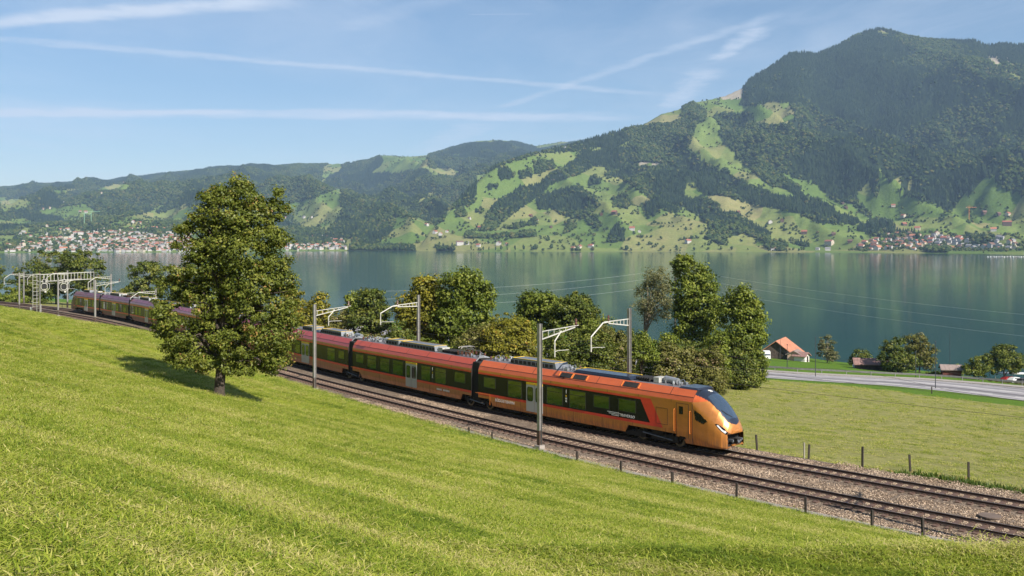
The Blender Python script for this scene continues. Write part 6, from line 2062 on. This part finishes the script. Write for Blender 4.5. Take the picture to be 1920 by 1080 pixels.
    T("sapling", "young light green tree just right of the rightmost mast", 1203, 98, [(1203, 645, 18, 18), (1195, 662, 22, 18), (1215, 665, 20, 18), (1204, 632, 10, 12)], L_GREEN, 5000, .24, .5, 39, trunk_r=.07, group=gL)
    T("bush", "low brownish scrub at the foot of the trees beyond the cab", 1350, 112, [(1345, 700, 20, 12), (1325, 706, 16, 10)], L_OLIVE, 2600, .2, .5, 40, trunk="none", cat="bush", group=bg_)
    for k, (u, d_, blobs, lm, lab) in enumerate([
        (690, 118, [(660, 632, 30, 12), (700, 636, 30, 12), (735, 640, 22, 10)], L_OLIVE, "low olive scrub under the coppery dark tree"),
        (750, 112, [(748, 622, 20, 22), (765, 640, 24, 16), (735, 635, 16, 14)], L_DARK, "dark bush left of the walnut trees"),
        (590, 122, [(580, 632, 30, 14), (615, 634, 26, 14), (640, 636, 18, 10)], L_GREEN, "green scrub under the rounded yellow-green tree"),
        (545, 130, [(540, 625, 22, 30), (560, 640, 22, 16)], L_GREEN, "green bush at the right-hand edge of the big pear tree"),
        (1025, 108, [(1020, 640, 30, 24), (1000, 620, 24, 24), (1045, 625, 22, 20)], L_GREEN, "green bush right of the yellowing hazel"),
        (1165, 132, [(1160, 640, 24, 18), (1185, 650, 22, 18), (1175, 630, 16, 14)], L_DARK, "dark bush at the foot of the leaning birch"),
        (1125, 118, [(1120, 612, 22, 20), (1138, 600, 12, 14), (1105, 625, 24, 20)], L_GREEN, "tall green bush left of the rightmost mast"),
        (1275, 122, [(1270, 655, 30, 22), (1300, 655, 30, 22), (1245, 660, 20, 16)], L_DARK, "dark undergrowth around the trunk of the tallest tree"),
        (1345, 118, [(1345, 650, 22, 26), (1335, 680, 22, 20), (1352, 632, 12, 14)], L_GREEN, "green bush filling the gap between the two tallest trees"),
        (1400, 126, [(1408, 640, 22, 14), (1420, 650, 14, 12)], L_GREEN, "hanging green bush right of the right-hand tall tree"),
        (845, 124, [(845, 625, 50, 26), (800, 630, 36, 20), (885, 625, 30, 22)], L_DARK, "shaded thicket behind the walnut trees"),
        (935, 118, [(940, 610, 30, 22), (915, 605, 18, 14), (965, 605, 20, 16)], L_YEL, "yellow-green thicket between the walnut and the round-topped tree"),
        (475, 175, [(480, 560, 40, 30), (520, 570, 30, 30), (430, 560, 40, 30)], L_DARK, "dark thicket behind the big pear tree")]):
        T("bush", lab, u, d_, blobs, lm, 5200, .27, .6, 60 + k, trunk="none", cat="bush", group=bg_)
    # by the shore on the right
    gs = "trees on the lakeshore at the right"
    T("birch_tree", "slim drooping birch standing alone between the barn and the low shed", 1551, 262, [(1551, 645, 16, 16), (1548, 660, 17, 14), (1556, 665, 14, 13), (1553, 634, 9, 8)], L_BIRCH, 5200, .34, .7, 41, bark=BARK_L, trunk_r=.12, group=gs, droop=.5)
    T("broadleaf_tree", "small dark tree behind the low brown-roofed shed", 1614, 258, [(1614, 668, 17, 14), (1624, 678, 14, 10), (1606, 678, 12, 10)], L_DARK, 3500, .42, .8, 42, trunk_r=.12, group=gs)
    T("broadleaf_tree", "large dark green tree beside the low brown-roofed shed", 1683, 238, [(1680, 652, 26, 20), (1668, 672, 24, 20), (1695, 675, 26, 22), (1680, 690, 28, 14)], L_DARK, 10000, .46, .9, 43, group=gs)
    T("broadleaf_tree", "olive tinted tall tree behind the large dark green one", 1724, 248, [(1705, 640, 18, 15), (1722, 640, 16, 16), (1735, 662, 20, 20), (1722, 672, 26, 22), (1740, 680, 13, 14)], L_OLIVE, 9000, .42, .9, 44, group=gs)
    T("broadleaf_tree", "reddish tinged bushy tree right of the red shed", 1835, 232, [(1835, 682, 20, 16), (1822, 695, 20, 14), (1848, 695, 20, 14), (1842, 674, 12, 8)], L_PEAR, 6500, .42, .8, 45, trunk_r=.15, group=gs)
    T("broadleaf_tree", "large dark tree near the right edge beside the parked cars", 1884, 238, [(1888, 660, 22, 18), (1870, 672, 22, 18), (1900, 678, 20, 20), (1880, 688, 28, 14), (1864, 665, 14, 10)], L_DARK, 9500, .46, .9, 46, group=gs)
    T("broadleaf_tree", "little green tree squeezed between the red shed and the reddish tree", 1797, 240, [(1797, 690, 9, 9), (1800, 698, 10, 8)], L_GREEN, 1500, .36, .6, 47, trunk_r=.08, group=gs)
    T("bush", "low hedge at the shore below the large dark trees on the right", 1755, 240, [(1755, 700, 9, 6), (1745, 702, 8, 5)], L_GREEN, 900, .3, .5, 48, trunk="none", cat="bush", group="bushes on the lakeshore at the right")
    T("bush", "low scrub behind the guard rail near the right edge", 1896, 222, [(1890, 722, 22, 7), (1915, 724, 14, 6), (1862, 716, 12, 6)], L_OLIVE, 1800, .3, .5, 49, trunk="none", cat="bush", group="bushes on the lakeshore at the right")


def blade_mat():
    m = bpy.data.materials.new("cut_grass_blades"); m.use_nodes = True
    b = NB(m.node_tree); out = b.n["Material Output"]; b.n.remove(b.n["Principled BSDF"])
    at = b.add("ShaderNodeAttribute", attribute_name="tint").outputs["Fac"]
    geo = b.add("ShaderNodeNewGeometry").outputs["Position"]
    r1, r2 = mow_rows(b, geo)
    pt = b.noise(geo, 0.35, 4, 0.6)
    x = b.m("ADD", at, b.m("ADD", b.m("MULTIPLY", b.m("SUBTRACT", r1, 0.5), 2.1), b.m("MULTIPLY", b.m("SUBTRACT", pt, 0.5), 0.7)))
    col = b.ramp(x, [(0.08, (0.070, 0.115, 0.016)), (0.34, (0.145, 0.208, 0.020)), (0.56, (0.250, 0.300, 0.032)), (0.80, (0.365, 0.370, 0.075)), (1.0, (0.48, 0.42, 0.17))])
    col = b.mix(b.m("MULTIPLY", b.smooth(r2, 0.52, 0.70), 0.45), col, (0.115, 0.175, 0.022))
    d = b.add("ShaderNodeBsdfDiffuse"); b.put(d.inputs[0], col)
    t = b.add("ShaderNodeBsdfTranslucent"); b.put(t.inputs[0], b.mix(1.0, col, (1.0, 1.05, 0.5), "MULTIPLY"))
    mx = b.add("ShaderNodeMixShader"); mx.inputs[0].default_value = 0.22
    b.l.new(d.outputs[0], mx.inputs[1]); b.l.new(t.outputs[0], mx.inputs[2])
    gl = b.add("ShaderNodeBsdfGlossy"); gl.inputs["Roughness"].default_value = 0.4; gl.inputs[0].default_value = (1, 1, 1, 1)
    m2 = b.add("ShaderNodeMixShader"); m2.inputs[0].default_value = 0.01
    b.l.new(mx.outputs[0], m2.inputs[1]); b.l.new(gl.outputs[0], m2.inputs[2]); b.l.new(m2.outputs[0], out.inputs[0])
    return m


def build_grass():
    gm = blade_mat()
    wm = leaf_mat("weed_leaves", (0.025, 0.050, 0.008), (0.060, 0.105, 0.014), (0.14, 0.17, 0.03), 0.2, (0.34, 0.22, 0.10))
    def proto(seed, nb, hmin, hmax, rad, lying, w=.006, m=gm, bias=0.5):
        g = np.random.default_rng(seed)
        V, F, T = [], [], []
        for i in range(nb):
            x, y = g.normal(0, rad * .5, 2)
            a = g.uniform(0, 6.28); L_ = g.uniform(hmin, hmax)
            if g.random() < lying:
                el = g.uniform(.05, .35); L_ *= 1.7; z0 = g.uniform(.01, .045)
            else:
                el = g.uniform(.6, 1.45); z0 = -.01
            dx, dy, dz = math.cos(a) * math.cos(el), math.sin(a) * math.cos(el), math.sin(el)
            px_, py_ = -math.sin(a) * w * g.uniform(.7, 1.6), math.cos(a) * w * g.uniform(.7, 1.6)
            b0 = len(V)
            V += [(x - px_, y - py_, z0), (x + px_, y + py_, z0), (x + dx * L_ * .55 + px_ * .8, y + dy * L_ * .55 + py_ * .8, z0 + dz * L_ * .62), (x + dx * L_ * .55 - px_ * .8, y + dy * L_ * .55 - py_ * .8, z0 + dz * L_ * .62),
                  (x + dx * L_ + px_ * .2, y + dy * L_ + py_ * .2, z0 + dz * L_ * .9), (x + dx * L_ - px_ * .2, y + dy * L_ - py_ * .2, z0 + dz * L_ * .9)]
            F += [(b0, b0 + 1, b0 + 2, b0 + 3), (b0 + 3, b0 + 2, b0 + 4, b0 + 5)]
            t = np.clip(g.normal(bias, .2) + (.18 if lying and el < .4 else 0), 0, 1)
            T += [t, t]
        return fast_mesh("grass_tuft", np.array(V), np.array(F), [m], fattr={"tint": T})
    pr = [proto(1, 130, .028, .070, .34, .35, w=.0048), proto(2, 130, .025, .065, .34, .5, w=.0048, bias=.56), proto(3, 120, .03, .08, .32, .25, w=.0048, bias=.42), proto(4, 120, .025, .070, .36, .6, w=.0048, bias=.58)]
    P = []
    def fill(y0, y1, dens, smin, smax, side=-1, margin=1.18):
        A = 0.5 * (2 * .5334 * margin) * (y1 * y1 - y0 * y0)
        n = int(A * dens)
        Y = np.sqrt(rng.uniform(y0 * y0, y1 * y1, n)); X = rng.uniform(-.5334 * margin, .5334 * margin, n) * Y
        T, S = st(X, Y)
        if side < 0: ok = S < -(spacing(T) + edge(T) + .6 * np.clip(1.3 - T / 60, 0, 1))
        else: ok = (S > 4.4) & (S < road_s(T) - 13)
        X, Y, T, S = X[ok], Y[ok], T[ok], S[ok]
        Z = ground_z(T, S, X, Y)
        return np.stack([X, Y, Z - .008], 1), rng.uniform(smin, smax, len(X))
    a = [fill(5.5, 20, 26, .7, 1.15), fill(20, 34, 12.0, .9, 1.35), fill(34, 60, 6.0, 1.1, 1.7), fill(60, 130, 2.2, 1.5, 2.2), fill(130, 200, .6, 2.0, 2.6)]
    pts = np.concatenate([x[0] for x in a]); sc_ = np.concatenate([x[1] for x in a])
    # cut grass lying thick on the brow nearest the camera
    cl_, cs_ = fill(6, 18, 18, .7, 1.1)
    scatter("grass_clippings", cl_ + np.array([0, 0, .02]), [proto(31, 70, .035, .08, .36, .9, w=.0045, bias=.50), proto(32, 70, .035, .09, .40, .8, w=.0045, bias=.38)], cs_, rng.uniform(0, 6.28, len(cl_)), tilt=rng.uniform(-.2, .2, (len(cl_), 2)))
    print("grass tufts", len(pts))
    tl = rng.uniform(-.12, .12, (len(pts), 2))
    scatter("mown_grass", pts, pr, sc_, rng.uniform(0, 6.28, len(pts)), tilt=tl)
    p2 = [proto(11, 70, .05, .12, .6, .4, w=.012, bias=.5), proto(12, 70, .04, .11, .6, .5, w=.012, bias=.62)]
    b_ = [fill(50, 90, 1.6, .7, 1.3, side=1), fill(90, 170, .6, 1.0, 1.6, side=1)]
    pts = np.concatenate([x[0] for x in b_]); sc_ = np.concatenate([x[1] for x in b_])
    scatter("meadow_stubble", pts, p2, sc_, rng.uniform(0, 6.28, len(pts)))
    herb_, hs_ = fill(8, 60, .35, .25, .6)
    # longer grass and weeds along the edges of the stone bed
    wd = [proto(21, 60, .12, .30, .35, .1, w=.012, m=wm), proto(22, 50, .10, .26, .4, .1, w=.014, m=wm, bias=.62), proto(23, 60, .10, .22, .4, .2, w=.012, m=wm, bias=.4)]
    scatter("meadow_herbs", herb_ - np.array([0, 0, .03]), wd, hs_, rng.uniform(0, 6.28, len(herb_)))
    t = np.concatenate([rng.uniform(-22, 20, 1500), rng.uniform(-20, 75, 700), rng.uniform(-25, 90, 1500)])
    s = np.concatenate([3.7 + np.abs(rng.normal(0, .8, 1500)), 3.75 + np.abs(rng.normal(0, .45, 700)), np.zeros(1500)])
    tt = t[-1500:]; s[-1500:] = -(spacing(tt) + edge(tt) + .45 + np.abs(rng.normal(0, .35, 1500)))
    x, y, nx, ny = track(t); X, Y = x + nx * s, y + ny * s
    T_, S_ = st(X, Y); Z = ground_z(T_, S_, X, Y)
    scl = np.concatenate([rng.uniform(.7, 1.5, 1500) * np.where(t[:1500] < 17, 1.9, .9), rng.uniform(.5, 1.0, 700), rng.uniform(.3, .75, 1500)])
    scatter("trackside_weeds", np.stack([X, Y, Z - .02], 1), wd, scl, rng.uniform(0, 6.28, len(t)))


def build_fences():
    pm = MB().box((0, 0, .42), (.11, .11, 1.06)).box((0, 0, .96), (.10, .10, .03)).mesh("fence_post", [WOOD_DK])
    for (lab, cols, hs) in (("row of short dark wooden fence posts along the meadow side beyond the tracks", [(1420, 849, 1.35), (1516, 862, 1.1), (1617, 878, 1.5), (1707, 886, 1.25), (1816, 898, 1.15), (1935, 925, 1.2)], 1),
                           ("row of short dark wooden fence posts along the foot of the near grassy bank", [(1083, 864, .7), (1165, 883, .75), (1260, 904, .8), (1382, 934, .95), (1510, 963, .95), (1633, 991, .95), (1731, 1018, 1.05), (922, 824, .6), (880, 812, .5), (1985, 1085, 1.0)], -1)):
        f = empty("post_and_wire_fence"); tag(f, lab, "fence")
        pts = []
        for (u, v, h) in sorted(cols):
            hit = ground_hit(u, v, 30)
            if not hit: continue
            if hs < 0:      # keep to the line just outside the drain channel
                x, y, n, t = on_track(u, lambda q: -(spacing(q) + edge(q) + .57)); z = zat(x, y)
            else:
                x, y, z = hit
            o = link("fence_post", pm, f, (x, y, z - .05)); o.scale = (1, 1, h); o.rotation_euler = (random.uniform(-.05, .05), random.uniform(-.06, .06), random.uniform(0, 1))
            pts.append((x, y, z + h * .85))
        b = MB()
        for dz in (0, -.35):
            for p, q in zip(pts[:-1], pts[1:]): b.tube([(p[0], p[1], p[2] + dz), (q[0], q[1], q[2] + dz)], .004, 4)
        b.obj("fence_wire", [WIRE], f)
    # a paler post next to the second dark one
    x, y, z = ground_hit(1512, 861)
    o = MB().box((0, 0, .5), (.06, .16, 1.3)).obj("stake", [mat("grey_split_wood", (0.33, 0.30, 0.27), .9)], None, (x - .18, y - .1, z)); tag(o, "pale split stake leaning next to the second fence post from the left", "stake")
    # round shaft cover between the tracks
    d = 14.0 * FPX / (963 - HOR)
    sh = empty("inspection_shaft", (px(1856, d), d, BALZ)); tag(sh, "round concrete shaft cover lying in the ballast at the right edge", "shaft cover")
    b = MB(); b.tube([(0, 0, -.1), (0, 0, .08)], .48, 24); b.obj("shaft_ring", [mat("stained_concrete", (0.15, 0.115, 0.09), .9, var=.2)], sh)
    b = MB(); b.tube([(0, 0, .08), (0, 0, .14)], .54, 24); b.obj("lid", [mat("brown_concrete", (0.13, 0.095, 0.075), .9, var=.2)], sh)


def gable_house(name, label, cat, x, y, z, rz, w, d, h, rh, wall, roof, ov=0.6, win=(), dr=None, wall_th=.0):
    r = empty(name, (x, y, z), rz); tag(r, label, cat)
    b = MB(); b.box((0, 0, h / 2 - .5), (w, d, h + 1.0))
    b.add([(-w / 2, -d / 2, h), (w / 2, -d / 2, h), (0, -d / 2, h + rh), (-w / 2, d / 2, h), (w / 2, d / 2, h), (0, d / 2, h + rh)], [(0, 1, 2), (5, 4, 3)])
    b.obj("wall", [wall], r)
    b = MB()
    for s in (-1, 1):
        x1 = s * (w / 2 + ov); z1 = h - ov * rh / (w / 2)
        for k in range(1):
            p = [(x1, -d / 2 - ov, z1 + .04), (x1, d / 2 + ov, z1 + .04), (0, d / 2 + ov, h + rh + .04), (0, -d / 2 - ov, h + rh + .04)]
            q = [(a, c, zz + .18) for a, c, zz in p]
            b.add(p + q, [(0, 1, 2, 3), (7, 6, 5, 4), (0, 4, 5, 1), (1, 5, 6, 2), (2, 6, 7, 3), (3, 7, 4, 0)] if s > 0 else [(3, 2, 1, 0), (4, 5, 6, 7), (1, 5, 4, 0), (2, 6, 5, 1), (3, 7, 6, 2), (0, 4, 7, 3)])
        # rolled joints of the roofing, running down the slope
        for yy in np.arange(-d / 2 - ov + .5, d / 2 + ov, .9):
            b.beam((x1, yy, z1 + .24), (0, yy, h + rh + .24), .10, .05)
    b.obj("roof", [roof], r)
    for (wx, wz, sx, sz) in win:
        b = MB(); b.box((wx, -d / 2 - .03, wz), (sx, .08, sz), 0); b.box((wx, -d / 2 - .05, wz), (sx + .14, .05, .08), 1); b.box((wx, -d / 2 - .06, wz), (.06, .06, sz), 1); b.obj("window", [T_GLASSBAND, WHITE], r)
    if dr: MB().box((dr[0], -d / 2 - .03, dr[2] / 2), (dr[1], .10, dr[2])).obj("door", [WOOD_DK], r)
    return r


def build_shore():
    orr = mat("orange_brown_roof", (0.46, 0.20, 0.12), .85, var=.22, vscale=1.2); brr = mat("brown_red_roof", (0.25, 0.145, 0.125), .85, var=.25); grr = mat("grey_brown_roof", (0.26, 0.20, 0.18), .85, var=.2)
    barnw = mat("brown_barn_boards", (0.085, 0.062, 0.050), .9, var=.45, vscale=1.4); redw = mat("dark_red_boards", (0.12, 0.035, 0.025), .85, var=.3); crw = mat("pink_render", (0.50, 0.34, 0.26), .9); wr = mat("white_render_near", (0.66, 0.63, 0.58), .9)
    d = 268
    x = px(1460, d)
    zb = pz(678, 262)
    gable_house("barn", "large dark wooden barn with orange roof at the lakeshore", "barn", px(1464, d), d, zb, -0.48, 9.2, 11.5, 2.0, 3.4, barnw, orr, .7, win=[(-2.2, 1.2, .7, .6)], dr=(1.6, 2.0, 2.2))
    gable_house("annexe", "small low annexe with pinkish wall right of the barn", "shed", px(1492, 262), 262, pz(680, 258), -0.5, 3.6, 4.5, 1.9, .9, crw, grr, .4, win=[(.4, 1.1, .6, .6)])
    gable_house("shed", "little shed with dull brown roof at the right end of the barn group", "shed", px(1503, 260), 260, pz(681, 257), 0.9, 3.2, 3.0, 1.7, .8, wr, brr, .5, dr=(.3, 1.0, 1.6))
    gable_house("house", "pink-roofed house mostly hidden behind the right-hand tall tree", "house", px(1376, 215), 215, zat(px(1376, 215), 215), 0.5, 5.5, 7, 3.6, 2.4, crw, brr, .7, win=[(-2, 2.9, 1, 1.2), (2, 2.9, 1, 1.2)])
    gable_house("low_shed", "low open shed with brown roof beside the large dark tree", "shed", px(1633, 244), 244, zat(px(1633, 244), 244), 1.35, 4.0, 7.5, 1.7, 1.0, barnw, brr, .7)
    gable_house("red_shed", "small dark red shed with pale slanting roof near the right edge", "shed", px(1783, 236), 236, zat(px(1783, 236), 236) - .2, 1.3, 3.2, 4.2, 2.3, .8, redw, grr, .5, dr=(0, 1.2, 1.7))
    # camper van
    cv = empty("camper_van", (px(1438, 255), 255, zat(px(1438, 255), 255)), -1.75); tag(cv, "white camper van parked in front of the dark barn", "camper van")
    cv.scale = (.8, .8, .78)
    b = MB(); b.box((-.9, 0, 1.65), (4.2, 2.2, 2.1), taper=.96); b.box((1.55, 0, 2.35), (1.3, 2.1, .8), taper=.85); b.box((2.0, 0, 1.05), (1.9, 2.0, 1.1), taper=.9); b.obj("body", [WHITE], cv)
    MB().box((2.45, 0, 1.72), (.55, 1.75, .5), ry=.5).obj("windscreen", [T_SCREEN], cv)
    wm_ = MB().tube([(0, -.1, 0), (0, .1, 0)], .34, 14).mesh("wheel", [BLACK])
    for wx in (-2.0, 2.0):
        for wy in (-1.0, 1.0): link("wheel", wm_, cv, (wx, wy, .34))
    for wy in (-.7, .7): MB().box((2.96, wy, .95), (.06, .3, .2)).obj("headlight", [T_LAMP], cv)
    MB().box((-1.2, -1.09, 2.0), (1.1, .04, .5)).box((-1.2, 1.09, 2.0), (1.1, .04, .5)).obj("side_window", [T_GLASSBAND], cv)
    # wrapped bales
    for k, u in enumerate((1603, 1611, 1619)):
        xx = px(u, 246); zz = zat(xx, 246)
        b = MB(); b.tube([(-.55, 0, .55), (-.5, 0, .55), (.5, 0, .55), (.55, 0, .55)], [.48, .58, .58, .48], 16)
        o = b.obj("wrapped_bale", [WHITE], None, (xx, 246, zz), smooth=False); o.rotation_euler = (0, 0, 1.3); tag(o, ["leftmost", "middle", "rightmost"][k] + " of three white wrapped bales left of the low brown-roofed shed", "bale", "white bales")
    # parked cars near the right edge under a white canopy
    def car_(x, y, rz, m, lab):
        c = empty("parked_car", (x, y, zat(x, y)), rz); tag(c, lab, "car")
        prof = [(-2.1, .35), (-2.15, .8), (-1.9, 1.0), (-1.35, 1.40), (.3, 1.42), (1.0, .98), (1.95, .82), (2.1, .55), (2.1, .35)]
        k_ = len(prof); V = [(a, s * (.84 if z < 1.05 else .68), z) for s in (-1, 1) for a, z in prof]
        b = MB(); b.add(V, [tuple(range(k_)), tuple(range(2 * k_ - 1, k_ - 1, -1))] + [(i, k_ + i, k_ + (i + 1) % k_, (i + 1) % k_) for i in range(k_)]); b.obj("body", [m], c)
        b = MB(); b.box((-.45, -.775, 1.18), (1.7, .03, .30)); b.box((-.45, .775, 1.18), (1.7, .03, .30)); b.obj("side_window", [T_GLASSBAND], c)
        for wx in (-1.3, 1.3):
            for wy in (-.78, .78): link("wheel", wm_, c, (wx, wy, .32))
    car_(px(1906, 236), 236, .3, mat("white_car_paint", (.7, .7, .7), .3), "white car parked under the pale canopy at the right edge")
    car_(px(1893, 238), 238, .3, mat("red_car_paint", (.35, .03, .03), .3), "dark red car parked under the pale canopy, beside the white car")
    car_(px(1921, 235), 235, .35, mat("black_car_paint", (.02, .02, .025), .3), "black car cut by the right edge under the pale canopy")
    cn = empty("canopy", (px(1908, 240), 240, zat(px(1908, 240), 240)), -.12); tag(cn, "long flat white canopy on posts over the parked cars", "canopy")
    MB().box((0, 0, 2.35), (11, 3.2, .09)).obj("roof", [WHITE], cn)
    for x_ in (-6, -2, 2, 6):
        for y_ in (-2, 2): MB().box((x_, y_, 1.15), (.1, .1, 2.3)).obj("post", [GALV], cn)
    # poles by the road
    for (u, vt, dd, lab) in ((1463, 633, 258, "thin dark pole in front of the barn, the left of two"), (1476, 646, 176, "thin dark pole in front of the barn's orange roof, the right of two"), (1529, 633, 162.5, "thin pole beside the road left of the lone birch"),
                             (1754, 641, 149.5, "thin pole at the near edge of the road between the trees and the red shed"), (1717, 660, 162, "slim post on the far side of the road before the olive tinted tree"), (1781, 624, 236, "thin tall pole standing at the water behind the red shed")):
        x_ = px(u, dd); z_ = zat(x_, dd)
        b = MB(); b.tube([(0, 0, -.4), (0, 0, pz(vt, dd) - z_)], [.07, .045], 7); b.box((0, 0, pz(vt, dd) - z_ + .05), (.18, .18, .12))
        o = b.obj("roadside_pole", [DKGREY], None, (x_, dd, z_)); tag(o, lab, "pole")
    x_ = px(1747, 140); o = MB().box((0, 0, .45), (.12, .12, 1.2)).obj("boundary_post", [WOOD_DK], None, (x_, 140, zat(x_, 140))); tag(o, "single short dark post in the tall green verge below the road", "post")
    # power line over the lake side
    pole = empty("power_pole", (px(1266, 186), 186, zat(px(1266, 186), 186))); tag(pole, "wooden power pole hidden behind the tallest tree of the row", "power pole")
    zt = pz(505, 186)
    b = MB(); b.tube([(0, 0, -.5), (0, 0, zt - pole.location.z)], [.17, .12], 8); b.obj("pole", [BARK], pole)
    MB().box((0, 0, zt - pole.location.z - .4), (2.6, .14, .14), rz=.7).obj("crossarm", [WOOD_DK], pole)
    for k, (vr, vl, dv) in enumerate(((583, 530, 0), (606, 545, 6), (628, 560, 14))):
        c = MB()
        def span(A, B, sag):
            pts = []
            for i in range(25):
                f = i / 24
                p = A.lerp(B, f); p.z -= sag * 4 * f * (1 - f); pts.append(p)
            c.tube(pts, .011, 5)
        A = Vector((px(1266, 186), 186, pz(503 + dv * 2.0, 186)))
        span(A, Vector((px(2150, 120), 120, pz(vr + 26, 120))), 1.0)
        span(A, Vector((px(700, 150), 150, pz(vl + 16, 150))), 1.0)
        o = c.obj("power_cable", [CABLE]); tag(o, ["uppermost", "middle", "lowest"][k] + " of three thin pale power cables crossing in front of the lake", "cable", "power cables")


build_trees(); build_grass(); build_fences(); build_shore()
